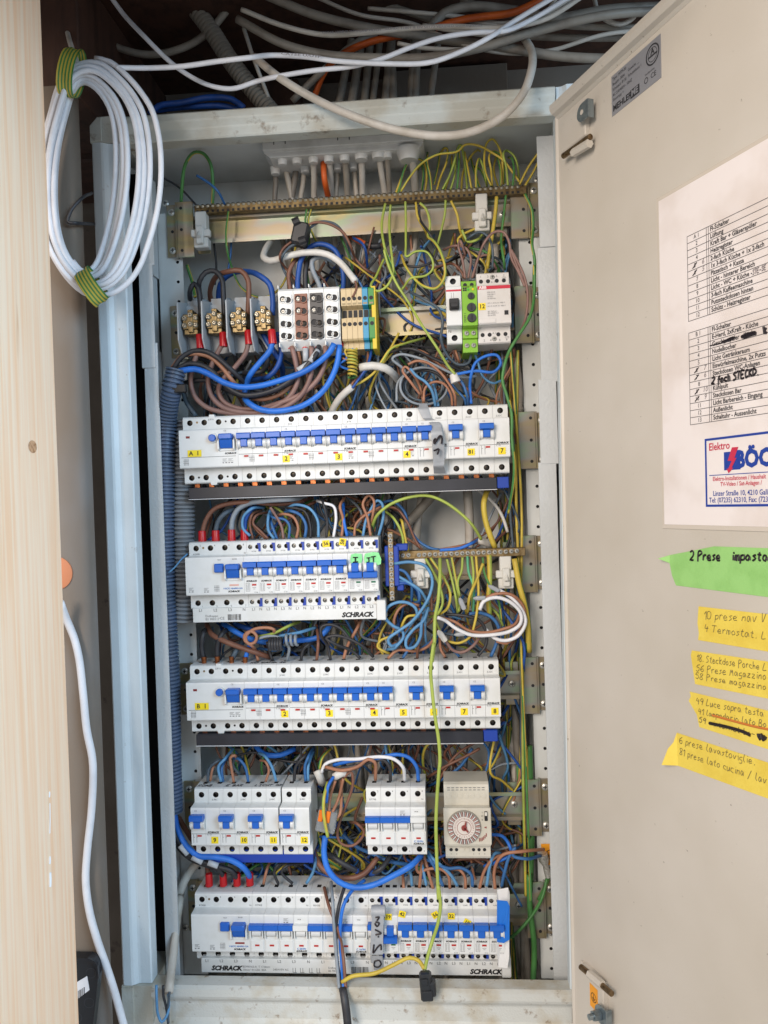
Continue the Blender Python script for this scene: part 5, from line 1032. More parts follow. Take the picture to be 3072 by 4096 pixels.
W('bblue', 4.5, 'T5 215,892,-10 330,878 430,912 540,975 660,1010 800,1003 980,955 1140,895 1260,815 1330,745 1358,690', 'bright blue cable leaving the conduit to white block')
W('black', 3.9, 'T5 170,880,-6 230,795 320,745 410,748 500,795 590,875 690,970,8 740,1020,25 900,1060,30', 'black cable arching out of the conduit top')
W('tan', 3.4, 'T5 160,875,-4 235,785 340,765 440,790 530,865 600,955 690,1050,14 790,1100,6 890,1090 980,1050 1070,960,8 1105,850 1085,710', 'brown cable arching out of the conduit')
W('black', 3.8, 'T5 195,885,-8 270,840 380,850 470,905 560,1000 670,1065 790,1065 950,1015 1080,925 1170,840 1225,770 1245,710,0', 'black cable from conduit to black block')
W('black', 3.6, 'T5 250,980,14 400,960 560,1030,16 720,1085,4 860,1060 1000,1000 1100,940 1150,840 1145,700,2', 'black cable crossing below the bright blue one')
W('dblue', 4.2, 'T5 830,610,16 880,700 940,790 980,900,40 960,1000,60', 'dark blue cable dropping behind fourth brass terminal')
W('dblue', 4.2, 'T5 935,610,16 968,740 940,860 880,930 780,955,40 650,960,60', 'dark blue cable curling under the white block')
W('black', 4.0, 'T5 600,620,20 618,740 640,860,40 620,1000,60', 'black cable hanging behind second brass terminal')
W('black', 4.0, 'T5 760,620,20 830,700 868,810 830,890,30 740,910 650,900,50', 'black cable hooking behind third brass terminal')
W('black', 3.8, 'T5 310,620,24 300,700 360,790 450,830,40 520,960,60', 'black cable behind leftmost red sleeve'); W('slate', 4.0, 'T5 240,1010,20 265,1110 340,1225', 'slate grey cable beside the conduit')
for i, (a, b) in enumerate((((1090, 888), (1170, 838)), ((1180, 825), (1240, 740)), ((1148, 820), (1146, 725)))):
    p, q = UC('T5', *a, -9 if i < 2 else -2), UC('T5', *b, -5 if i < 2 else -2); o = MB().tube(spline([p-p, q-p]), 3.5, 12).build('wire_sleeve', mat('pale_grey_sleeve', '#b4b7bb', .4), None, p, smooth='all'); tag(o, ['pale grey sleeve on black cable, lower left one', 'pale grey sleeve on black cable below black block', 'short upright pale grey sleeve under the blocks'][i], 'sleeve', 'grey sleeves')
for i, x in enumerate((1040, 1095, 1145, 1190, 1240, 1290, 1355, 1400)): ferrule('T5', x, (695 if i % 2 == 0 else 690)-(i*2), 4+3*(i % 2), 'red end sleeve below the distribution blocks, %s from left' % 'first second third fourth fifth sixth seventh eighth'.split()[i], 4.3, 12)
# ---- above the blocks
W('brown', 3.4, 'T5 1050,385,14 1032,280 1022,180 1055,95 1110,55,30 1150,40,60', 'brown cable rising from white block to the left')
W('dblue', 3.9, 'T5 1095,380,14 1088,240 1100,130 T3 1000,900 1060,812 1140,790 1225,828 1272,930 1285,1040 1268,1150,10', 'dark blue cable arch spanning the distribution blocks')
W('black', 3.9, 'T5 1165,370,20 1145,230 1155,110 1210,45,40 1300,55 1390,120,30 1455,200 1462,290 1440,375,20', 'black cable arch behind the dark blue arch')
W('grey', 3.7, 'T5 1270,365,16 1245,250 1200,150 1195,80 1250,50 1330,75,25 1420,150,40', 'grey cable arch between black and white blocks')
W('white', 5.0, 'T3 810,760,62 765,830,30 755,880,15 800,902,8 920,868,4 1050,845 1180,860 1270,920 1320,980 1362,1035,-4', 'white sheathed cable bending over the dark blue arch')
W('brown', 1.6, 'T3 1362,1035,-4 1372,1080 1345,1140 T5 1480,370,12', 'thin brown core from white sheathed cable'); W('blue', 1.7, 'T3 1360,1000,2 1400,1060 1440,1140 T5 1600,280 1615,370,14', 'blue core dropping to blue rail terminal')
W('orange', 4.6, 'T3 1150,250,40 1158,360 1185,490,66', 'orange cable below the entry plate'); W('orange', 4.6, 'T3 1320,730,70 1390,770,55 1440,800,50', 'orange cable stub below earth bar rail'); W('black', 5.0, 'T3 1425,795,49 1480,805 1530,800', 'black taped end of orange cable')
W('gy', 2.7, 'T3 205,570,52 212,420,36 235,260,24 290,185,20 350,188,20 400,255,22 418,400,26 415,520,30', 'thick green yellow loop at upper left of earth bar'); W('gy', 2.7, 'T3 245,930,60 280,1040 300,1140,50', 'green yellow lead below upper left bracket')
W('black', 1.6, 'T3 80,345,40 200,420 310,535', 'thin black lead reaching left end of earth bar'); W('black', 1.8, 'T3 425,780,60 440,950 430,1060', 'thin black lead hanging under earth bar rail'); W('blue', 1.9, 'T3 310,335,10 390,385 450,440 495,525,30', 'cut blue wire end sticking up at earth bar'); W('blue', 1.7, 'T3 540,770,60 530,900 500,1030', 'blue lead hanging under earth bar rail')
W('gy', 1.7, 'T3 520,575,28 505,720,24 512,830 545,950,40 600,1070 690,1135 780,1138 865,1080,50 912,990 950,880 968,800,62', 'green yellow wire making a wide loop under earth bar'); W('gy', 1.7, 'T3 1040,560,30 1032,640 1055,720 1055,800,50', 'green yellow wire before the rail, left of pair'); W('gy', 1.7, 'T3 1068,560,30 1050,640 1080,725 1112,790,50', 'green yellow wire before the rail, right of pair')
W('brown', 2.0, 'T3 1010,690,-4 1080,650 1180,655 1280,712 1330,800 1365,890,20 1440,965 1530,1000,40', 'brown wire arching right from black connector'); W('slate', 2.0, 'T3 1050,690,0 1130,642 1230,660 1300,750 1332,850,24 1400,930 1470,980,40', 'slate blue wire arching right from black connector')
W('brown', 2.0, 'T3 960,760,-4 885,820 862,870 900,950,20 980,1040 1020,1080,40', 'brown wire leaving black connector downward'); W('slate', 2.0, 'T3 1000,775,-4 925,812 880,870 882,950,20 940,1060 965,1150,30', 'slate blue wire leaving black connector downward')
# ---- green yellow forest above the earth bar
FG = 'green yellow earth wires arching over the bar'; ARC = []
ORDS = 'first second third fourth fifth sixth seventh eighth ninth tenth eleventh twelfth thirteenth fourteenth fifteenth sixteenth seventeenth eighteenth nineteenth twentieth twenty-first twenty-second twenty-third twenty-fourth'.split()
for i, s_ in enumerate(('335,510,34 380,390 430,260,45 480,205 520,240,60 540,350 530,490,70', '355,510,34 400,330 440,270,45 500,250 550,290,60 565,380 555,485', '375,490,30 430,400,25 520,290 640,220 790,195 850,145 940,150 1040,200,35 1130,260 1200,350 1250,420', '600,490,34 590,380 570,290 572,200,70', '620,440,70 650,300 670,180 695,140,60 718,180 710,280,45 670,380 640,480,34',
    '680,480,34 740,360 775,250 790,180,55 815,140 830,190 850,330 865,470,34', '790,480,34 800,350 805,220,50 795,170,70', '895,470,34 870,330 845,200,60', '930,465,34 930,330 955,250,48 975,290 1000,400 1010,460,60', '1040,450,34 1000,350 990,230,40 1010,130 1050,105 1090,150 1120,240 1130,440,50', '1050,460,40 1040,330 1025,240 1060,195,52 1100,210 1130,300,66 1140,430',
    '1165,450,34 1150,300 1130,220 1160,190,48 1210,230 1240,330 1245,430,60', '1110,450,40 1110,330 1080,210,60', '1200,450,32 1210,330 1195,250,44 1170,240,60', '1250,440,34 1310,320,30 1388,205,20', '1290,450,34 1350,350 1392,265,26', '820,480,44 840,330,60 900,220 960,170,75', '740,480,40 770,380 780,240,70', '700,480,60 745,330,75 750,200,85', '960,470,60 905,300,80 880,180,90', '1090,450,55 1060,330,75 1075,240,85', '470,480,70 500,330,85 560,260,95', '1010,440,70 960,330,85 900,300,95')):
    ARC.append((float(s_.split(',')[0]), ('gy', 'gy', 'gyy', 'gyg', 'gy', 'gyl')[i % 6], s_, i))
for k_, (x_, cl, s_, i) in enumerate(sorted(ARC)):
    W(cl, 1.75, 'T4 '+s_, 'long yellow earth wire sweeping across the other arches' if i == 2 else 'earth wire arch, %s from left along the long brass bar' % ORDS[k_], group=FG, zc=60)
W('gyl', 2.0, 'T4 260,580,28 235,720,22 250,880,5 290,1010 335,1100 T6 415,0,-6 440,100 500,235 580,360 680,530,-20 780,680 860,810,-8 908,868', 'long lime earth wire hanging diagonally past the switch'); W('gyl', 1.9, 'T4 300,590,28 290,700 296,850,10 312,1000,0 318,1090 270,1190 200,1225 155,1190 190,1120,10 250,990,25', 'lime earth wire ending in a hook above beige terminals')
W('gyl', 1.8, 'T4 408,565,28 412,700 412,880,15 418,970,5 480,935 560,935 605,990 610,1060 560,1110 450,1130 400,1190,15 380,1215', 'lime wire looping right above the beige terminals'); W('yellow', 1.8, 'T4 485,570,28 500,680 555,780,40 575,840,60', 'yellow wire under the earth bar by dark twisted lead')
W('gyy', 2.0, 'T4 515,575,26 560,620 590,740 575,815 620,860,10 660,920,2 700,1050,-4 690,1140 630,1205 560,1195 490,1150,5 420,1060 378,960,30', 'large yellow wire loop left of the switch'); W('black', 2.0, 'T4 510,590,30 515,690 580,790,20 620,860 640,930,10 600,1010 500,1045 380,1035,20 330,1060,40', 'black wire with green tape curving under earth bar')
W('gyl', 1.8, 'T4 705,555,28 700,650 672,780,35 645,880 620,960,60', 'green wire hanging right of the twisted lead'); W('yellow', 2.0, 'T4 745,560,28 790,660 810,770,35 860,890,55', 'yellow wire slanting down before the bare rail'); W('gyl', 2.0, 'T4 825,775,20 870,860 930,850,15 985,800,40', 'short green yellow hook below bar support')
W('gyy', 2.9, 'T4 1082,530,22 1072,650 1050,800,20 1010,1060,30', 'thick yellow green wire passing right bar support'); W('gyg', 2.0, 'T4 1150,520,26 1130,700 1115,850 1135,1000,20 1140,1060,30', 'green wire in front of upper right bracket')
W('gyg', 2.3, 'T4 1290,510,20 1340,620 1350,760 1342,880,10 1362,1000 1355,1200 T6 1462,110,5 1460,330 1430,470,-5 1350,600,-10 1290,700 1255,800,-14 1240,910 1268,1010 1298,1110 S0 1240,100 1262,210 1264,400 1282,600 1275,750,-4 1235,980,20', 'prominent green yellow wire curving past the contactor')
for i, (cl, s_, lb) in enumerate((('mauve', '850,1135,14 830,1000 800,890 812,852,10 825,880 850,960,20', 'brown wire hooking above the green relay'), ('mauve', '872,1130,14 890,980,16 850,905 780,890 690,920,40', 'brown wire bending left above the green relay'), ('mauve', '900,1130,10 940,1000 990,870,0 1060,792 1130,790 1172,860 1190,980 1240,1080 1290,1190 T6 1300,0,0 1390,180 1416,320 1400,480 1340,620,20', 'long brown wire looping over the contactor to the right'), ('slate', '840,890,40 890,820,10 960,790 1022,830 1052,930 1050,1060,16', 'slate blue arch above the contactor'),
    ('brown', '600,1060,40 700,1030 770,1030,20 820,1080 840,1130,20', 'brown wire low above relay from the left'), ('mauve', '910,1120,20 950,980,30 1010,960 1050,1010 1080,1060,24', 'brown wire arching between relay and contactor'), ('black', '860,920,40 930,950 970,1020 980,1060,30', 'black wire dropping behind the contactor top'))):
    W(cl, 1.9, 'T4 '+s_, lb)
# ---- between terminal rail and row A
W('bblue', 2.2, 'T6 908,870,-4 1050,845 1180,850 1228,790 1200,735 1120,742 1050,790 1022,870 1012,960,8 1022,1075', 'blue wire tied in an open knot right of centre'); W('slate', 2.2, 'T6 590,290,20 700,350,4 790,410 822,500 810,620 850,730,10 930,800 1000,790 1028,700,16', 'slate blue wire passing left of the switch')
W('lblue', 1.8, 'T6 1040,625,16 1040,700 1070,790,24 1100,880 1170,930 1235,910,30', 'light blue wire hooking below the contactor'); W('tan', 1.9, 'T6 910,700,18 930,760 945,800,30', 'short brown tail under the switch'); W('mauve', 1.9, 'T6 895,700,24 915,780,34 900,830', 'second brown tail under the switch')
for i, (rx, ry, dy, cl) in enumerate(((165, 130, 0, 'grey'), (155, 118, 8, 'black'), (142, 110, -8, 'slate'), (150, 125, 14, 'black'), (130, 105, -2, 'grey'))):
    W(cl, 1.9, '', ['grey wire forming the outermost ring of the coil', 'black wire coiled inside the grey ring', 'slate wire coiled in the middle ring', 'black wire in the lower coil ring', 'grey wire forming the innermost ring of coil'][i], pts=[UC('T6', 690+rx*math.cos(t), 950+dy+ry*math.sin(t), 12+6*i+5*math.sin(t*1.5+i)) for t in np.linspace(0.5*i, 0.5*i+5.6, 22)], group='coiled wires above the A 1 row')
W('grey', 2.0, 'T6 500,1060,14 508,930 560,850 470,760,6 520,730 640,750 760,800 860,850,10 960,890 1060,880', 'grey wire sweeping over the coil to the knot')
for cl, r_, s_, lb in (('tan', 2.0, '690,1070,16 660,950 610,860,2 560,815 542,840 600,925 665,1010,10', 'copper brown wire hook left of grey tape'), ('tan', 2.0, '580,800,4 640,775 720,790 800,850 870,940 905,1010 912,1088,16', 'copper brown wire arch over the coil, outer'), ('tan', 2.0, '690,1060,12 700,965 760,922 830,935 880,1010 890,1088,16', 'copper brown wire arch over the coil, inner'), ('lblue', 2.1, '595,828,0 640,880 700,920 745,980 772,1092,14', 'light blue wire running down across the coil'), ('lblue', 2.1, '740,900,24 770,980 790,1092,16', 'light blue wire beside the grey tape'),
    ('blue', 2.1, '900,870,0 960,930 990,1010 1003,1085,16', 'blue wire dropping from white ferrule'), ('blue', 2.0, '860,900,16 920,980 975,1040 985,1085,20', 'blue wire slanting into two pole breaker'), ('gyy', 2.0, '700,615,50 570,650,20 460,690,5 395,780,2 340,860,5 240,930,8 200,945', 'yellow green wire slanting to cream sheath'), ('tan', 2.0, '590,690,60 700,720,30 800,800 880,860,14 905,880', 'brown wire slanting towards white ferrule'),
    ('dblue', 2.0, '320,600,16 325,690 290,820,2 230,910 190,965', 'dark blue core entering the cream sheath'), ('bblue', 2.0, '188,615,18 192,700,6', 'short blue wire above the green yellow coil'), ('bblue', 1.9, '80,780,0 90,735 150,730 150,760 100,800 170,835,4 240,830,8', 'blue core curled at the white sheath end'), ('tan', 1.7, '120,755,0 180,780 240,835,6', 'brown core at the white sheath end'), ('yellow', 1.8, '150,690,-4 140,710 190,780 245,815,4', 'yellow core at the white sheath end'),
    ('tan', 1.9, '270,640,20 300,720 270,850,10 200,920 175,960', 'brown core entering the cream sheath'), ('black', 2.0, '430,720,30 600,690,14 760,760 900,820 1000,870,20', 'black wire bundle strand above the coil'), ('black', 1.9, '440,705,36 560,690 700,730,24 880,800,30 1020,840', 'black strand running below the bare rail')):
    W(cl, r_, 'T6 '+s_, lb)
W('white', 6.0, 'T6 240,822,0 330,808 420,825 480,870,20 520,920,50', 'white cable sheath with cut end, centre'); W('white', 5.4, 'T6 190,955,4 110,1025,12 60,1100,24 30,1180,50', 'cream cable sheath slanting down left of it')
def helix(c, x, y0, y1, rx, turns, Y, col, r, label, axis='v', ry=None):
    pts = []; n_ = int(turns*12)
    for i in range(n_+1):
        t = i/n_; a = 2*math.pi*turns*t
        if axis == 'v': q = UC(c, x+rx*math.cos(a), y0+(y1-y0)*t, Y); q[1] += 8*math.sin(a)
        else: q = UC(c, y0+(y1-y0)*t, x+rx*math.cos(a), Y); q[1] += 8*math.sin(a)
        pts.append(q)
    return W(col, r, '', label, pts=pts)
helix('T6', 190, 690, 800, 30, 5, -6, 'gyy', 1.9, 'yellow spring coiled earth wire, upper half'); helix('T6', 192, 805, 890, 27, 3.5, -4, 'gyg', 1.9, 'green spring coiled earth wire, lower half')
q = UC('T6', 905, 895, -4); o = MB().lathe(q, (-.3, 0, 1), [(-5, 6), (5, 4.6)], 12).build('white_ferrule', WM['white'], smooth=True); tag(o, 'short white cable end above row with stickers 81', 'sleeve')
# ---- between row A and third row
for i, (x, y) in enumerate(((277, 345), (372, 342), (483, 337), (573, 337))): ferrule('S1', x, y, 14, ['red end sleeve on brown cable, third row', 'red end sleeve on dark cable, third row', 'red end sleeve on grey cable, third row', 'red end sleeve on blue cable, third row'][i], 4.6, 15)
for cl, r_, s_, lb in (('brown', 3.7, '277,325,14 300,235 355,155 450,115 620,103 800,115,24 940,100 1030,70,50', 'thick brown cable to first red sleeve, third row'), ('slate', 3.8, '370,322,14 385,245 430,185 520,150,30 640,148,60', 'thick dark cable to second red sleeve, third row'), ('grey', 4.0, '483,315,14 486,235 520,160 600,112 720,92,10 880,82 1000,72,40', 'thick grey cable to third red sleeve, third row'), ('dblue', 4.0, '573,318,16 575,230 610,160 690,130,50', 'dark blue cable to fourth red sleeve, third row'),
    ('lblue', 2.2, '612,338,10 562,285 565,205 620,150 710,140,40', 'light blue wire curling beside fourth red sleeve'), ('brown', 2.0, '630,358,16 610,255 625,190 690,160,40', 'brown wire into first single module breaker'), ('brown', 2.0, '738,358,16 680,300 632,250 650,200 730,175,40', 'brown wire looping into second single breaker'), ('brown', 2.0, '722,358,20 660,300 622,240 640,185,40', 'second brown wire into second single breaker'),
    ('lblue', 2.2, '780,358,16 740,300 738,210 755,155,30', 'light blue wire into second single breaker'), ('blue', 2.2, '800,358,18 765,265 748,175,34', 'blue wire beside it into second single breaker'), ('mauve', 2.2, '845,358,14 832,275 790,195 752,138,10', 'pinkish brown wire into third single breaker'), ('blue', 2.1, '882,358,16 886,265 855,225 775,210 745,165,34', 'blue wire hooking into third single breaker'), ('tan', 2.2, '935,356,14 947,275 912,205 850,185 795,200,30', 'copper wire hooking into fourth single breaker'),
    ('blue', 2.4, '995,350,14 1002,265 962,192 900,165 855,172,30', 'blue wire arching into fourth single breaker'), ('black', 2.0, '1035,352,16 1030,255 990,165 900,142 840,155,34', 'black wire arching into fifth single breaker'), ('lblue', 2.2, '1090,348,14 1082,225 1025,145 930,120 865,150,24', 'light blue wire arching into fifth single breaker'), ('black', 2.2, '1145,348,10 1150,235 1122,105 1105,62,34', 'black wire dropping to sticker fifty six breaker'), ('wbright', 2.2, '1195,345,10 1212,205 1195,132 1130,110 1078,92,34', 'white wire bending to sticker fifty six breaker'),
    ('tan', 2.2, '1252,342,12 1262,225 1240,135 1272,70,30', 'copper wire dropping to sticker fifty eight breaker'), ('bblue', 2.3, '1290,340,12 1266,225 1264,110,30', 'bright blue wire dropping to sticker fifty eight breaker'), ('tan', 2.0, '1340,338,14 1350,260 1400,205 1480,155 1560,130,30 1640,160,60', 'copper wire to first switched off breaker'), ('lblue', 2.2, '1400,338,14 1420,235 1455,155 1500,90 1532,110 1542,200 1510,335,16', 'light blue wire hoop over switched off breakers'), ('tan', 2.1, '1455,338,12 1430,205 1400,112 1440,55 1476,90 1470,190 1452,270,22', 'copper wire hoop over switched off breakers')):
    W(cl, r_, 'S1 '+s_, lb)
# ---- right half of the third row: bars and loops
for cl, r_, s_, lb in (('gyl', 2.3, '80,320,20 130,220,6 250,130 420,75 550,70 680,120 820,220 910,310 985,430,20', 'long lime wire arching over the short brass bar'), ('gyy', 4.3, '1035,20,30 1006,130,20 1020,270 1060,400 1100,500,24', 'thick yellow wire with green stripe right of centre'), ('white', 2.6, '960,20,60 1080,120,50 1160,240 1205,370', 'thin white cable slanting to lower right bracket'), ('brown', 2.0, '480,505,24 430,420 370,285 270,170,30 100,195,40 -20,240', 'brown wire arching into short brass bar'),
    ('blue', 2.3, '90,165,40 240,110,30 340,190 390,330 455,435 560,502,24 640,518', 'blue wire arching down to the short brass bar'), ('bblue', 2.4, '640,520,18 800,505 900,465 960,432,40', 'blue core running along the short brass bar'), ('tan', 2.2, '620,520,26 800,488 950,455,44', 'copper core running along the short brass bar'), ('white', 6.0, '960,440,36 1010,450 1060,485,50', 'cut white cable sheath above the short brass bar'), ('gyl', 2.0, '340,535,20 330,400,18 270,270,20 180,190,40', 'lime wire dropping onto left end of short bar'), ('yellow', 2.0, '378,530,20 350,400 330,290 315,265,40', 'yellow wire onto left end of short bar'),
    ('gyl', 2.0, '522,590,16 600,720 650,850 665,960,10 630,1040 560,1075,30', 'leftmost lime wire under the short bar'), ('gyy', 2.1, '565,585,16 670,740,8 728,880 705,1000 620,1062,20', 'yellow wire bulging right under the short bar'), ('gyl', 1.9, '700,595,16 750,800 775,920,10 790,1040,24', 'green striped wire to grey taped end'), ('gyy', 1.9, '740,580,16 762,700 790,870 800,1030,20', 'yellow wire straight under the short bar'), ('gyl', 1.9, '830,580,16 822,690 790,780 805,900,14', 'lime wire wriggling under the short bar'), ('teal', 2.0, '870,570,16 880,700 920,820 918,1040,20', 'teal green wire under the short bar'),
    ('gyy', 1.9, '905,570,16 920,700 915,850 910,1000,30', 'yellow wire right of the teal one'), ('yellow', 2.2, '1000,630,14 950,760 890,900,6 872,1035,14', 'yellow wire slanting left under the short bar'), ('gyg', 1.9, '998,580,16 1010,700 1060,820 1130,950,24 1150,1100', 'dark green wire slanting right under the bar'), ('gyy', 3.9, '1050,560,18 1056,750 1046,950 1056,1060,24', 'thick yellow wire dropping from the short bar'), ('gyg', 4.6, '1262,590,16 1300,800,14 1342,960 1372,1130 1382,1360,30', 'thick green wire running down the right side'),
    ('wbright', 2.8, '1128,850,4 1230,910 1325,1020 1352,1120 1290,1230 1180,1270,6 1090,1245 1010,1160,20', 'outer white wire loop at right'), ('wbright', 2.8, '972,1015,0 1005,945 1110,912 1225,950 1312,1040 1310,1130 1230,1190 1080,1222 900,1222 780,1172 680,1100,10 620,1078', 'inner long white wire loop at right'), ('tan', 2.4, '1000,925,2 1120,880 1240,892 1330,980,6 1345,1080 1290,1200,10 1200,1290 1110,1275', 'copper brown wire loop with taped end'), ('tan', 2.4, '620,1075,16 760,1112 880,1185,6 1010,1205 1150,1180 1270,1130 1305,1050,10', 'copper brown wire beneath the inner white loop'),
    ('lblue', 2.3, '262,632,2 400,618,-6 520,650 578,760 562,880 500,1000 400,1120,-2 300,1190 212,1262 235,1312 310,1290,10', 'light blue wire making widest curve from neutral bar'), ('blue', 2.3, '265,680,4 340,692 402,780 408,950,20', 'blue wire second from neutral bar top'), ('lblue', 2.3, '270,722,4 370,780 475,850 545,960,16', 'light blue wire third from neutral bar top'), ('blue', 2.3, '270,768,4 380,795 462,855 472,930 430,960,20', 'blue wire fourth from neutral bar top'), ('dblue', 2.3, '280,802,4 370,795 450,860,20 480,1000,30', 'dark blue wire low on the neutral bar'),
    ('lblue', 2.4, '460,1080,4 440,1000 370,955 280,955 205,1000 188,1075 250,1145 330,1190 340,1240 270,1325 205,1345,20', 'light blue wire in S loop below neutral bar'), ('lblue', 2.4, '545,990,2 510,1100 420,1180 360,1270 370,1332 430,1322 480,1240 490,1130 530,1010,10', 'light blue wire loop above breaker five'), ('yellow', 2.0, '445,1060,6 370,1072 330,1140 322,1200,20', 'yellow wire hook above breaker five'), ('yellow', 2.0, '225,1238,10 150,1270 125,1320 185,1362 230,1378,20', 'yellow wire hook left of it, lower'), ('tan', 2.2, '262,1180,12 265,1085 310,1000 380,962 470,980,10', 'copper wire hook below white busbar end'),
    ('brown', 2.1, '455,1412,16 460,1320,6 502,1200 488,1080 470,1000', 'brown wire rising into the blue tangle'), ('tan', 2.3, '212,1418,14 290,1350 440,1356 540,1320 602,1240,10', 'copper wire entering breaker five'), ('blue', 2.3, '335,1412,14 370,1360 430,1250,24', 'blue wire entering breaker five'), ('blue', 2.6, '1065,1402,14 1108,1300 1135,1180 1075,1080 980,1040 885,1048,10', 'blue wire arch to breaker eight'), ('black', 2.4, '958,1398,14 1022,1310 1028,1220 980,1112 880,1070 680,1050,20', 'black wire arch to breaker eight'),
    ('tan', 2.2, '688,1408,16 650,1340,20 640,1200,34', 'copper wire entering breaker seven'), ('mauve', 2.3, '685,1265,4 750,1350 830,1366 920,1310 975,1235,10', 'pinkish wire dipping above breaker seven'), ('blue', 2.2, '802,1402,14 750,1340 680,1275,6 630,1200', 'blue wire entering breaker seven'), ('yellow', 2.0, '700,1275,8 800,1290 890,1240 930,1130 962,900,12 942,570,18', 'yellow wire dropping then curling left'), ('blue', 2.2, '1150,930,40 1170,1100 1160,1300', 'straight blue wire at right of loops'), ('gyl', 2.0, '1030,965,30 1120,1050 1165,1150', 'lime wire crossing behind white loops'), ('slate', 2.1, '570,1230,14 640,1210 760,1222,6', 'slate wire with taped end in the tangle')):
    W(cl, r_, 'S2 '+s_, lb)
for i, (a, b, rr) in enumerate((((1042, 812), (1130, 858), 2.5), ((918, 920), (1020, 915), 2.6), ((805, 915), (845, 1010), 3.0), ((625, 1185), (690, 1275), 3.4), ((760, 1222), (850, 1215), 2.4))):
    p, q = UC('S2', *a, 0), UC('S2', *b, 0); mm = MB().tube(np.array([(q-p)*t for t in np.linspace(0, 1, 6)]), rr, 8, rad=[rr*.35, rr*.9, rr*1.1, rr, rr*1.05, rr*.9]); o = mm.build('taped_end', GRT if i != 3 else WM['white'], None, p, smooth=True, fix=False); tag(o, ['grey taped tip of outer white loop', 'grey taped tip of copper brown loop', 'grey taped tip of hanging green wires', 'small white cable sheath in the tangle', 'grey taped tip of slate wire'][i], 'tape')
W('gyl', 2.6, 'S2 642,590,12 642,760,-6 626,950,-14 602,1080 596,1290,-22 578,1440 S4 652,150,-32 630,350,-34 640,500 662,700 692,900 702,1060 S6 838,150,-34 820,450 824,700 836,990 R0 750,150,-34 766,280 750,400 712,520 682,620,-42 662,710,-52', 'longest lime wire hanging in front of the lower rows')
# ---- above row B, left part
for cl, r_, s_, lb in (('brown', 4.2, '345,90,40 385,170,20 500,230,10 640,282 760,322 840,350,20', 'thick brown cable slanting above the B 1 unit'), ('black', 4.0, '322,372,14 305,260 318,165 352,125,50', 'black cable with bare copper into B 1 unit, first'), ('black', 4.0, '428,368,14 430,245 462,170 530,125,50', 'black cable with bare copper into B 1 unit, second'), ('slate', 4.0, '540,366,14 575,300 640,215,40', 'dark cable with bare copper into B 1 unit, third'), ('bblue', 3.6, '645,372,14 665,295 695,235,40', 'blue cable with bare copper into B 1 unit'),
    ('bblue', 4.4, '470,85,50 570,150,24 680,205 800,232,30 960,225 1100,215 1210,195 1285,135 1315,60,50', 'bright blue cable running across above B 1 row'), ('dblue', 4.0, '560,85,50 680,130,34 800,160,34 880,195,50', 'dark blue cable short stretch above B 1 row'), ('tan', 2.5, '748,375,14 725,295 690,252,0 645,222 640,178 690,145 735,182 722,232 672,245 648,195 700,138 800,118 868,132 866,185,10', 'copper wire curled in a ring above breaker two'), ('black', 2.4, '858,375,14 832,290 818,235,4', 'black stem wire into breaker two'), ('grey', 2.4, '972,375,14 988,275,4 970,230', 'grey stem wire into breaker two'),
    ('gyl', 2.3, '755,188,14 870,162,4 980,108 1070,72,40', 'green yellow wire above the black curl'), ('lblue', 2.5, '905,186,10 1050,160 1195,118,30', 'light blue wire above the grey curl'), ('black', 2.4, '1082,370,14 1100,285 1132,255 1210,228,40', 'black wire bending into breaker three'), ('brown', 2.4, '1205,370,14 1216,230 1203,95,40', 'brown wire straight into breaker three'), ('black', 2.4, '1312,370,14 1290,262 1240,180,4 1242,112 1320,95 1400,132 1455,200 1520,290,20', 'black wire loop above breaker three'), ('black', 2.4, '1545,358,14 1480,300 1340,242,4 1278,200 1350,180 1450,202 1560,262 1645,345,14', 'black wire double loop above breaker four'), ('tan', 2.4, '1415,360,14 1440,272 1520,122 1552,50,40', 'copper wire into breaker four')):
    W(cl, r_, 'S3 '+s_, lb)
helix('S3', 245, 830, 935, 42, 5, -4, 'black', 2.4, 'black wire wound into a tight curl', axis='h'); helix('S3', 215, 950, 1055, 38, 3, 0, 'grey', 2.2, 'grey wire wound into an open curl', axis='h')
W('grey', 2.2, 'S3 750,205,4 800,188 880,186 940,208', 'grey wire leading into the curls'); 
for i, (x, y) in enumerate(((325, 374), (428, 370), (540, 370), (645, 374))):
    q = UC('S3', x, y+4, 12); o = MB().lathe(q, (0, 0, -1), [(-5, 3.4), (4, 2.8)], 10).build('bare_copper_end', COPPER, smooth=True); tag(o, 'bare copper strand end at B 1 unit, %s from left' % ('first', 'second', 'third', 'fourth')[i], 'copper end', 'copper ends at B 1 unit')
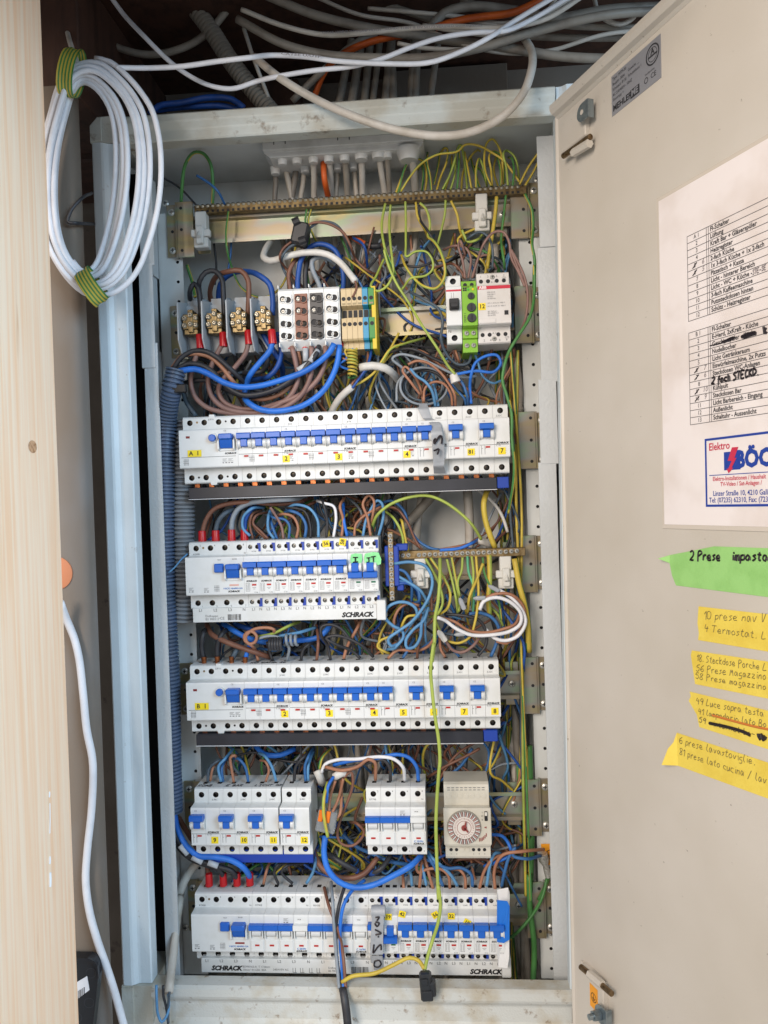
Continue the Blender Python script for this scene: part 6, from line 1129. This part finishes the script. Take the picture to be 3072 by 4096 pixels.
# ---- above and below the row of breakers nine to twelve
for cl, r_, s_, lb in (('bblue', 4.2, '870,-40,50 950,35,40 1080,42 1200,-10,50', 'bright blue cable sagging below black busbar'), ('slate', 2.1, '478,265,14 490,155 560,92 650,82,40', 'slate wire into breaker nine, outer'), ('tan', 2.0, '500,258,16 522,150 585,100,40', 'copper wire into breaker nine'), ('lblue', 2.2, '590,262,14 568,135 615,80 690,-10,40', 'light blue wire into breaker nine, left'), ('blue', 2.2, '606,262,16 596,150 645,55,40', 'blue wire into breaker nine, right'), ('tan', 2.2, '696,266,14 676,150 668,62 700,45 720,90,30', 'copper wire into breaker ten'), ('blue', 2.2, '815,262,14 790,140 745,82 690,65,30', 'blue wire into breaker ten'),
    ('slate', 2.2, '745,205,40 690,130 702,60', 'slate wire behind breaker ten'), ('tan', 2.0, '960,262,14 986,165 962,102 915,85,30', 'copper wire into breaker eleven'), ('lblue', 2.3, '1046,258,14 1012,142 962,62 905,25,40', 'light blue wire into breaker eleven'), ('black', 2.4, '1195,256,14 1212,132 1272,62 1345,-10,40', 'black wire into breaker twelve'), ('blue', 2.2, '1290,256,14 1286,132 1312,60 1350,-10,40', 'blue wire into breaker twelve'), ('lblue', 2.2, '1312,252,16 1312,140 1352,15,40', 'light blue wire into breaker twelve'), ('black', 2.0, '700,50,50 870,20 1000,70 1130,85,60', 'black wire sagging behind breakers ten and eleven'),
    ('bblue', 4.4, '200,510,6 232,660 300,790,0 400,878 540,888 680,918 780,980 832,1060,12', 'bright blue cable leaving conduit bottom'), ('black', 4.0, '168,515,4 200,680 258,785 330,875 430,925 560,965 680,1005 722,1070,12', 'black cable with white bands leaving conduit'), ('black', 4.0, '145,510,10 158,650 220,785,8 330,895 470,955 580,995 612,1065,12', 'black cable behind the banded one'), ('brown', 4.0, '235,560,24 320,700,30 420,860 470,950,24 490,1065,12', 'brown cable to leftmost red sleeve, bottom row'),
    ('cable', 6.4, '450,880,40 350,985,34 285,1090,28 240,1230,20 S7 330,280,14 302,500,0 282,700,-20 262,850,-40 245,1015,-60', 'dusty white cable coming out at lower left'), ('tan', 2.2, '942,1110,14 966,1005 995,930,30', 'copper wire into bottom row, below blue busbar'), ('black', 2.3, '1065,1112,14 1030,1015 1062,952 1160,930,40', 'black wire into bottom row, left one'), ('black', 2.3, '1182,1108,14 1092,1015 1132,962 1310,938,40', 'black wire into bottom row, right one'), ('lblue', 2.4, '1298,1105,14 1350,1020 1372,930 1360,820,30', 'light blue wire into bottom row beside them')):
    W(cl, r_, 'S5 '+s_, lb)
for i, (a, b) in enumerate((((250, 790), (315, 862)), ((350, 885), (435, 930)), ((482, 932), (565, 962)))):
    p, q = UC('S5', *a, -1), UC('S5', *b, 0); o = MB().tube(np.array([p-p, (q-p)*.5, q-p]), 3.6, 12).build('wire_sleeve', MATS['pale_grey_sleeve'], None, p, smooth='all'); tag(o, ['uppermost pale band on black cable below conduit', 'middle pale band on black cable below conduit', 'lowest pale band on black cable below conduit'][i], 'sleeve', 'pale bands on black cable')
for i, (x, y) in enumerate(((490, 1075), (608, 1072), (722, 1070), (828, 1068))): ferrule('S5', x, y, 12, ['red end sleeve on brown cable, bottom row', 'red end sleeve second from left, bottom row', 'red end sleeve third from left, bottom row', 'red end sleeve on bright blue cable, bottom row'][i], 4.3, 15)
W('lblue', 1.9, 'S7 238,1005,-58 245,1080 235,1180,-62 190,1245,-66 160,1185 150,1080 147,955,-60', 'bent blue core hanging at lower left'); W('slate', 1.9, 'S7 250,1005,-60 240,1120,-60 240,1250,-62', 'straight core end at lower left'); W('black', 1.9, 'S7 200,962,-60 202,1040 222,1120 240,1255', 'black core end at lower left')
for cl, r_, s_, lb in (('wbright', 2.7, '60,150,10 85,95 160,66 300,60,0 450,45 540,60 598,110 612,200,14', 'white wire into four pole breaker beside time switch'), ('bblue', 2.9, '140,100,14 280,68,4 420,55 560,30 640,50 690,110 703,200,14', 'bright blue wire into the same four pole breaker'), ('tan', 2.6, '85,112,4 200,135,-4 300,110 370,62 410,78 418,198,14', 'copper wire into the same four pole breaker'), ('black', 2.6, '75,130,10 250,112,4 400,78 470,65 510,110 517,202,14', 'black wire into the same four pole breaker'), ('gyg', 2.2, '45,125,10 60,60 120,-10,40', 'green yellow wire at the white sheath, lower rows'),
    ('white', 6.5, '30,135,14 48,175 62,215,30', 'upright white sheath end beside breaker twelve'), ('white', 6.0, '145,180,0 190,155 260,150,24', 'level white sheath end beside breaker twelve'), ('gyy', 2.4, '100,215,-4 76,320,-20 74,420 86,500 102,578', 'loose yellow green wire end over the connector'), ('bblue', 2.3, '140,178,-4 106,235,-12 92,350', 'blue core with bare tip near connector'), ('tan', 2.2, '152,205,-4 120,300 108,415,-12', 'copper core into connector, left'), ('tan', 2.2, '205,190,-2 170,330 132,415,-12', 'copper core into connector, middle'), ('tan', 2.2, '150,460,-10 180,430 192,330,0 190,200,20', 'copper core into connector, right'),
    ('brown', 2.2, '200,190,2 255,145 268,225 230,350 182,470 165,560 190,620 260,636 320,592 342,540 300,492 250,478,30', 'brown wire in a long hanging loop'), ('bblue', 4.4, '85,570,-6 76,680,-10 102,790,-14 172,872 280,912 400,896 540,832 650,770 722,700,10', 'bright blue cable in a wide U above bottom row'), ('black', 4.3, '110,690,12 200,752,6 300,805,10 360,830,20', 'black cable with blue band, lower centre left'), ('brown', 4.2, '0,630,30 40,750,16 130,830,8 240,852 340,822 432,715,20', 'thick brown cable in a U behind the blue one'), ('black', 4.0, '370,825,16 450,792,10 520,700,24', 'black cable short stretch under four pole breaker'), ('blue', 3.0, '200,560,40 290,640,34 400,690 520,740,30 640,760,40', 'blue wire slanting behind the U cables'),
    ('bblue', 2.6, '1180,560,24 1260,572 1310,640,14 1318,690 1240,735 1140,770,30', 'blue wire hook right of the time switch'), ('blue', 2.5, '1255,905,14 1275,810,6 1308,700 1345,648 1330,700 1420,722 1515,700,30', 'blue wire looping to the metal lug'), ('tan', 2.5, '1212,922,14 1208,795 1265,695,6 1400,672 1535,660,30', 'copper wire running to the right bracket'), ('tan', 2.4, '1108,918,14 1140,805 1200,722 1290,690,20', 'copper wire bending below the time switch'), ('lblue', 2.5, '1155,902,14 1178,765 1205,690 1250,685,24', 'light blue wire below the time switch'), ('tan', 2.3, '1015,918,14 1012,845 982,800 930,790,30', 'copper wire into bottom row under time switch'),
    ('blue', 2.5, '1062,905,14 1052,825 985,782 900,785 800,745 730,715,30', 'blue wire under the time switch, outer'), ('lblue', 2.5, '962,902,14 920,832 860,772 800,722 765,670,30', 'light blue wire under the time switch, inner'), ('tan', 2.3, '912,918,14 900,832 850,790 765,790 702,812 690,770 722,700,20', 'copper wire hooking left of the hanging wire'), ('tan', 2.5, '800,918,14 772,822 742,700,24', 'copper wire straight below four pole breaker'), ('tan', 2.4, '710,912,14 720,800 725,735,24', 'copper wire left of it below four pole breaker'), ('lblue', 2.3, '755,897,14 735,800 722,740,24', 'light blue wire below four pole breaker'),
    ('blue', 2.5, '865,902,14 832,822 780,722 760,680,30', 'blue wire left of hanging lime wire'), ('tan', 2.3, '605,915,14 600,820,30', 'short copper wire into bottom row'), ('lblue', 2.3, '660,900,14 652,825 628,780,30', 'short light blue wire into bottom row'), ('gyg', 2.6, '1570,840,44 1545,905,40 1500,995,40', 'green yellow wire from the metal lug'), ('gyg', 2.2, '1150,150,60 1200,90,55 1250,-20,60', 'green wire rising behind the time switch'), ('brown', 2.4, '760,185,60 880,110,50 1000,50 1110,-10,50', 'brown wire slanting behind time switch'), ('blue', 2.5, '770,240,60 850,200,56 980,110,54 1060,-10,50', 'blue wire slanting behind time switch')):
    W(cl, r_, 'S6 '+s_, lb)
for i, sp in enumerate(('S6 245,775,7.5 272,791,8.5 300,805,10', 'S6 382,822,15 410,812,12.5 436,800,11')):
    o = W('dblue', 4.5, sp, ['blue tape band on the left black cable', 'blue tape band on short black cable'][i], 'blue_band', cat='tape')
p = UC('S6', 1525, 690, 40); q = UC('S6', 1566, 840, 42); d = (q-p)
mm = MB().tube(np.array([p-p, d*.25, d*.5, d*.7, d]), 4, 10, rad=[6.5, 6.5, 3.4, 4.2, 4.2]); o = mm.build('cable_lug', STEEL, None, p, smooth=True, fix=False); tag(o, 'tinned metal cable lug bolted at right strip', 'cable lug')
# ---- hanging cable before the bottom row
W('black', 6.0, 'R0 118,838,-50 130,905,-58 143,1000,-62 152,1090,-66', 'thick black cable hanging over the lower frame', cat='cable', name='cable')
for cl, r_, s_, lb in (('grey', 2.5, '40,130,6 50,250,-20 60,420,-30 78,650 95,835,-50', 'grey core of the hanging black cable'), ('black', 2.6, '128,165,-10 92,290,-28 72,450 80,650 108,835,-50', 'black core of the hanging black cable'), ('bblue', 2.6, '262,118,6 190,175,-10 125,280,-28 100,450 110,650 122,835,-50', 'blue core of the hanging black cable'), ('brown', 2.5, '-5,165,6 30,300,-20 82,430,-28 118,600 138,835,-50', 'brown core of the hanging black cable'), ('gyy', 2.9, '112,795,-46 180,755 330,735 450,682 560,632,-44 620,650 658,705,-52', 'yellow green core bending to the black connector')):
    W(cl, r_, 'R0 '+s_, lb)
W('gyg', 4.6, 'S6 1440,-30,46 1448,300 1455,600 1440,950,40 R0 1355,80,36 1360,300 1388,550 1376,870,40', 'thick green yellow wire down the right edge'); W('gyg', 2.6, 'R0 1475,100,42 1442,230,34 1382,340 1290,450,30 1225,505,40', 'green yellow wire crossing to the blue tape')
# ---- coiled white cable upper left
pts = []; NT = 6.6
for i in range(int(NT*26)+1):
    t = i/26.0; k = t; a = 2*math.pi*t-math.pi/2
    L = 215+22*k+8*math.sin(3*k); Rr = 968-44*k+14*math.sin(2.3*k+1); ty = 352+24*k; by = 1790-24*k+10*math.sin(4*k)
    x = (L+Rr)/2+(Rr-L)/2*math.cos(a)-60*math.sin(a)*0+70*math.sin(a)*(-.35); y = (ty+by)/2+(by-ty)/2*math.sin(a)
    x += -55*math.exp(-((y-420)/160)**2)+25*math.exp(-((y-1700)/160)**2)
    pts.append(UC('T0', x, y, -112-3.3*(3-abs(3-k))+2.5*math.sin(2*a+k)))
coil = thing('cable_coil', 'coil of white network cable tied with striped tape', 'cable coil', pts[0])
P = spline([p-pts[0] for p in pts], 6); MB().tube(P, 3.05, 8).build('cable_loops', WM['wbright'], coil, smooth='all', fix=False)
def wrap(c, x, y, Y, rx, rz, ln, lean, label):
    q = UC(c, x, y, Y)-pts[0]; m = MB(); n_ = 20; mi = []
    ex = np.array([math.cos(lean), 0, math.sin(lean)]); ez = np.array([-math.sin(lean), 0, math.cos(lean)]); ey = np.array([0, 1.0, 0])
    ks = 10
    for k in range(ks):
        vs = []
        for e in (k, k+1):
            for i in range(n_): t = 2*math.pi*i/n_; vs.append(q+ex*(ln*(e/ks-.5))+ez*rz*math.cos(t)*(1+.03*math.sin(5*t+e))+ey*rx*math.sin(t))
        m.add(vs, [(i, (i+1) % n_, n_+(i+1) % n_, n_+i) for i in range(n_)], k % 2)
    m.build('tape_tie', [WM['yellow'], WM['green']], coil, smooth='all')['label'] = label
wrap('T0', 432, 440, -120, 13, 25, 18, -.25, 'yellow green striped tape round coil top'); wrap('T0', 556, 1728, -120, 12, 20, 18, .55, 'yellow green striped tape round coil bottom')
# ---- cables above the cabinet
for cl, r_, s_, lb in (('wbright', 3.3, 'T0 700,408,-116 900,410,-100 1100,400 1300,372 1508,347 T1 100,262,-78 250,268 420,290 650,302 850,296 1000,245 1130,180 1260,95,-60 1450,-20', 'white network cable leaving coil, upper strand'), ('wbright', 3.3, 'T0 660,-30,-40 740,80 880,230,-60 1000,350 1100,430 1250,510 1400,535 1550,490 T1 118,365,-70 300,335 480,315 620,280 760,225 900,180 1060,155 1200,148 1330,95,-50 1520,-20', 'white network cable dipping from upper left'), ('cable', 3.4, 'T0 355,-20,-40 390,120 430,280,-105 470,390,-116', 'white cable dropping onto the coil'),
    ('gcable', 6.3, 'T1 -60,90,-10 150,205 350,258 600,275,-20 850,272 1100,225 1350,150 1700,70 2150,50,30', 'fat grey cable sweeping behind white strands'), ('gcable', 6.6, 'T1 60,-30,0 300,68 550,130 800,170 1050,205 1250,232,-5 1450,265 1700,278 2150,258,30', 'fat grey cable sloping down to the right'), ('cable', 3.6, 'T1 -40,45,-30 150,120 350,165 550,156 750,136 950,126,-40 1200,130 1400,90 1580,-20', 'printed white data cable across the top'), ('cable', 5.6, 'T1 20,270,-40 150,375,-70 300,465 500,555,-84 700,618 900,645 1050,625 1200,550,-84 1290,450 1330,350,-70 1338,255,-40 1300,180,0', 'thick white cable sagging over the top frame'),
    ('orange', 5.0, 'T1 300,470,60 360,330,40 450,250,20 600,190,10 760,160', 'orange cable behind upper left strands'), ('orange', 5.2, 'T1 880,130,0 1000,95 1100,80 1250,58 1420,-20', 'orange cable at top centre right'), ('gcable', 6.6, 'T1 850,140,10 920,62 1050,30 1250,50 1450,85 1700,45 2150,25,30', 'brownish grey cable hump at the top'), ('gcable', 5.6, 'T0 400,40,60 560,200,40 720,290 900,330 1100,290 1250,200 1380,50,40', 'dim grey cable hanging at upper left'), ('cable', 3.0, 'T0 1470,170,30 1540,380,20 1640,640,40', 'thin white cable dropping behind top frame'), ('cable', 3.2, 'T1 700,205,-10 800,225 950,235 1060,235', 'short pale cable behind the strands'),
    ('gcable', 5.5, 'T1 200,480,50 330,350,40 480,220 600,150', 'grey cable slanting behind upper strands'), ('cable', 3.0, 'T1 1460,-20,-20 1400,60 1300,110 1220,140', 'thin pale cable at upper right'), ('cable', 3.0, 'T1 1580,-20,-10 1480,50 1380,100 1280,130', 'second thin pale cable at upper right'), ('cable', 3.4, 'T2 470,-20,20 490,60 560,140,10 650,165 740,120 760,80', 'pale cable loop right of top strands'), ('dblue', 4.6, 'T0 900,690,-10 960,640 1100,620 1250,590 1400,600 1470,650', 'blue cable lying on the top frame, upper'), ('dblue', 4.6, 'T0 900,670,0 1050,650 1200,640 1350,640 1460,670', 'blue cable lying on the top frame, lower')):
    ob_ = W(cl, r_, s_, lb, name='cable', cat='cable')
    for (lab_, txt_, x0_, y0_, x1_, y1_, Y_k) in (('printed white data cable across the top', 'ISO/IEC 11801 & EN 50173 VERIFIED www.bigtec.de', 640, 147, 1100, 128, -42), ('printed white data cable across the top', 'CAT.5E 100MHZ 26AWGX4P PATCH', 345, 166, 620, 152, -36), ('white network cable leaving coil, upper strand', 'CAT5E U/UTP', 150, 263, 340, 278, -81)):
        if lab_ == lb:
            p_, q_ = UC('T1', x0_, y0_, Y_k), UC('T1', x1_, y1_, Y_k); d_ = q_-p_; L_ = np.linalg.norm(d_); c_ = (p_+q_)/2-np.array(ob_.location)/S
            me_ = text_mesh(txt_, 2.6, PEN, 0.05); w_ = max(v_.co.x for v_ in me_.vertices)-min(v_.co.x for v_ in me_.vertices)
            o_ = link('lettering', me_, ob_, (c_[0], c_[1]-r_-0.4, c_[2]), (math.pi/2, -math.atan2(d_[2], d_[0]), 0)); o_.scale = (L_*S/w_, 1, 1)
for i, (cl, r_, sp) in enumerate((('cable', 3.2, '820,120,0 1000,150,-10 1180,165,-20 1320,110 1480,30,-20 1600,-40'), ('cable', 3.0, '900,60,30 1100,110,10 1280,120 1430,60 1560,-30'), ('cable', 3.0, '560,40,20 800,60,10 1000,80 1200,110 1380,70 1540,-20'), ('gcable', 4.5, '1000,0,40 1200,60,30 1400,110,20 1700,130 2150,110,30'), ('cable', 3.2, '1180,150,-30 1340,90,-40 1460,30 1560,-30'), ('gcable', 5.0, '500,-20,60 760,60,50 1000,140,50 1300,170,40 1700,180 2150,160,30'), ('cable', 3.0, '300,-20,20 520,70,10 760,110 980,200,0 1200,250 1420,240,10 1700,160 2150,140,30'))):
    W(cl, r_, 'T1 '+sp, ['thin pale cable, lowest of the upper right fan', 'thin pale cable in upper right fan, second', 'long thin pale cable near top edge', 'grey cable crossing under the upper right fan', 'short pale cable at start of upper right fan', 'dim grey cable deep behind the fan', 'thin pale cable dipping then rising right'][i], name='cable', cat='cable')
conduit('T0 1100,-40,40 1250,150 1400,380 1540,560 1660,700', 11, 'dim corrugated pipe behind the top cables', mat('dim_conduit', '#8b8378', .6), 5.5)
for i, (x0, x1) in enumerate(((580, 640), (480, 560), (640, 690), (420, 520), (680, 660), (780, 800), (850, 920), (760, 790), (540, 590))):
    W('gcable', rnd.uniform(5, 7.5), 'T1 %d,500,90 %d,250,110 %d,-40,130' % (x0, (x0+x1)/2, x1), 'dusty cable rising behind the cabinet top, %s from left' % ORDS[sorted((580, 480, 640, 420, 680, 780, 850, 760, 540)).index(x0)], name='cable', cat='cable', group='dusty cables rising behind the cabinet')
# ---- left wall cable
W('wbright', 5.1, 'R7 500,640,-125 555,790,-112 610,920,-107 655,1100 690,1400 720,1700 R5 745,60 752,200 738,500 706,800 692,1050 722,1300 790,1550 860,1750 925,1950 1010,2260,-107', 'pale cable snaking down the left wall', name='cable', cat='cable')
q = UC('R6', 430, 20, 0); W('black', 2.2, 'T0 553,1165,-60 490,1200,-100 430,1270,-106 410,1340 450,1345 530,1350,-80 570,1352,-40', 'black wire sticking out beside the coil')
# ---- cables inside, behind the rows
ORD = 'leftmost,second,third,fourth,fifth,sixth,seventh,eighth,ninth,tenth,eleventh,rightmost'.replace('leftmost', 'first').replace('rightmost', 'last').split(','); NX = [878, 975, 1083, 1185, 1290, 1400, 1515, 830, 1240, 1345, 1575, 1028]
for i, (x, y, x2, y2) in enumerate(((878, 200, 945, 500), (975, 205, 940, 500), (1083, 195, 1090, 500), (1185, 188, 1205, 490), (1290, 180, 1312, 490), (1400, 175, 1412, 480), (1515, 170, 1560, 470), (830, 230, 830, 520), (1240, 215, 1235, 490), (1345, 205, 1370, 490), (1575, 195, 1590, 470), (1028, 235, 1000, 500))):
    a = UC('T3', x, y, 30 if y < 200 else 55); b = UC('T3', x2, y2, 74); xs = b[0]+rnd.uniform(-14, 14); P = [a, (a+b)/2+np.array([0, 4, 0]), b]
    for z in (180, 80, -50, -180, -320, -460, -600, -688):
        xs += rnd.uniform(-16, 16)+4; P.append(np.array([min(395, xs), rnd.uniform(86, 112), z]))
    W(('cable', 'gcable', 'cable')[i % 3], 5.0 if i < 7 else 4.2, '', 'sheathed cable below the entry plate, %s from left' % ORD[sorted(NX).index(x)], name='cable', cat='cable', group='sheathed cables down the back', pts=P)
W('cable', 6.0, 'T4 460,230,30 475,400,60 490,600,80 480,800 460,1000,70 430,1160,40', 'white cable below the big cone nozzle', name='cable', cat='cable'); W('gcable', 7.5, 'S2 620,20,80 480,180,75 350,320 180,470,90', 'grey cable slanting behind the third row', name='cable', cat='cable'); W('cable', 7.5, 'S2 870,20,85 885,250 890,520,90', 'upright pale cable behind short brass bar', name='cable', cat='cable'); W('cable', 6.5, 'S2 490,80,85 455,300 440,540,90', 'pale cable behind left bar support', name='cable', cat='cable')
for i in range(10):
    x = 384+rnd.uniform(0, 26); P = [np.array([x+rnd.uniform(-6, 6), rnd.uniform(66, 105), z]) for z in (250, 130, 20, -100, -220, -340, -460, -580, -690)]; W(('gcable', 'cable', 'gy', 'gyg', 'gcable', 'gyy', 'blue', 'gy', 'cable', 'gyg')[i], (6, 6.5, 2.4, 2.2, 5.5, 2.2, 2.0, 2.0, 6, 2.4)[i], '', '%s strand in the upright bundle at the right strip' % ('thick grey sheathed', 'thick pale sheathed', 'yellow green', 'dark green yellow', 'slim grey sheathed', 'bright yellow', 'blue', 'thin yellow green', 'slim pale sheathed', 'green yellow')[i], name='cable', cat='cable', group='upright bundle at the right strip', pts=P)
for i, (cl, r_, xs) in enumerate((('gy', 2.0, (398, 402, 396, 400, 405)), ('gyy', 2.2, (404, 399, 405, 402, 398)), ('slate', 2.0, (392, 396, 401, 395, 397)))):
    W(cl, r_, '', ['yellow green wire down the right column, front', 'yellow wire down the right column', 'slate wire down the right column'][i], pts=[np.array([x+4*math.sin(i*2+k), 30+8*(i % 3)+4*math.cos(k+i), z]) for k, (x, z) in enumerate(zip(xs, (120-10*i, -80, -230, -390, -560)))])
W('gcable', 7.5, 'T6 1310,690,50 1335,850,46 1350,1000 1345,1120 S0 1325,130 1310,190', 'bent grey cable right of contactor', name='cable', cat='cable')
for i in range(9):
    x = 40+i*42+rnd.uniform(-12, 12); z0 = -655; W(('cable', 'gcable')[i % 2], rnd.uniform(4.5, 7), '', 'sheathed cable through the cabinet floor, %s from left' % ORDS[i], name='cable', cat='cable', group='cables through the floor', pts=[np.array([x+rnd.uniform(-15, 15), 95, -560.0]), np.array([x, 92, -640.0]), np.array([x+rnd.uniform(-10, 10), 80, -700.0])])
# ---- the tangle behind and between the rows
ZG = [(-40, 120), (-190, -60), (-345, -200), (-500, -350), (-560, -480), (120, 250)]
tang = ['blue', 'lblue', 'black', 'brown', 'tan', 'black', 'gy', 'slate', 'dblue', 'gyg', 'blue', 'black', 'brown', 'gyy', 'grey']
names = dict(blue='blue', lblue='light blue', black='black', brown='brown', tan='copper brown', gy='yellow green', slate='slate', dblue='dark blue', gyg='green yellow', gyy='yellow', grey='grey')
tm = MB(); tmats = []; tidx = {}
for i in range(520):
    g = ZG[i % 5] if i < 450 else ZG[5]; cl = tang[rnd.randrange(len(tang))]; x = rnd.uniform(15, 395) if i < 450 else rnd.uniform(180, 390); P = []; nn = rnd.choice((4, 5, 6)); up = rnd.random() < .5; y0 = rnd.uniform(46, 98)
    for k in range(nn):
        t = k/(nn-1); z = g[0]+(g[1]-g[0])*(t if up else 1-t)+rnd.uniform(-22, 22); x = min(402, max(12 if i < 450 else 150, x+rnd.uniform(-48, 48))); P.append(np.array([x, max(24, y0+rnd.uniform(-26, 18)), z]))
    if any(262 < p_[0] < 348 and -120 < p_[2] < -58 for p_ in spline(P, 12)): continue
    base, st = {'gy': ('yellow', 'green'), 'gyg': ('green', 'yellow'), 'gyy': ('yellow', 'lime')}.get(cl, (cl, cl)); n0 = len(tm.m); r_ = rnd.uniform(1.3, 1.9)
    tm.tube(spline(P, 5), r_, 6, stripe=(rnd.randrange(6), 0.04, 2))
    for q in (base, st):
        if q not in tidx: tidx[q] = len(tmats); tmats.append(WM[q])
    for k in range(n0, len(tm.m)): tm.m[k] = tidx[st] if tm.m[k] else tidx[base]
tag(tm.build('wire_tangle', tmats, smooth='all', fix=False), 'mass of thin coloured wires tangled behind the devices', kind='stuff')
# ---- left corner: black box with label, orange wall disc, flake
q = UC('R5', 690, 1950, -122); t = thing('junction_box', 'black plastic box with white barcode label at floor', 'box', q, rot=(0, math.radians(2), math.radians(4)))
pr = [(-60, 36), (3, 36), (9, 33.5), (12.5, 28), (13.5, 16), (11.5, -5), (5, -60), (-2, -100), (-60, -100)]
m = MB(); m.prism(pr, 'y', 0, 12); m.build('box_body', mat('black_box_plastic', '#1c1e22', .35), t)
m = MB(); m.prism([(-60, 37.5), (3, 37.5), (10.5, 34.5), (14, 28.5), (15, 16), (13.6, 16), (12, 27), (8, 32), (2, 34), (-60, 34)], 'y', -3, 1); m.build('box_rim', MATS['black_box_plastic'], t)
for (x, z) in ((6, 20), (4, -12), (-9, -28)): ringmesh(5.5, .6, 22).build('knockout_ring', mat('black_ring', '#33363b', .4), t, (x, -.4, z), fix=False)
lb_ = link('barcode_label', MB().prism([(-32, -4), (2, 17), (4.5, 2), (-32, -26)], 'y', -.7, -.1).mesh('barcode_label', mat('label_white', '#d9dade', .5)), t); m = MB()
for i in range(16): x = -24+i*1.5; m.box(x, x+(.5 if i % 3 else .9), -1.0, -.75, -1+x*.62-2, -1+x*.62+7)
m.build('barcode', INK, lb_)
q = UC('R7', 472, 400, -100.2); o = MB().lathe((0, 0, 0), (0, -1, 0), [(0, 18), (1.5, 18), (2.2, 16.5)], 28).build('wall_disc', mat('orange_plaster', '#c07a55', .7, bump=.3, bscale=200), None, q, smooth=True); tag(o, 'salmon orange wall box cover beside the post', 'cover')
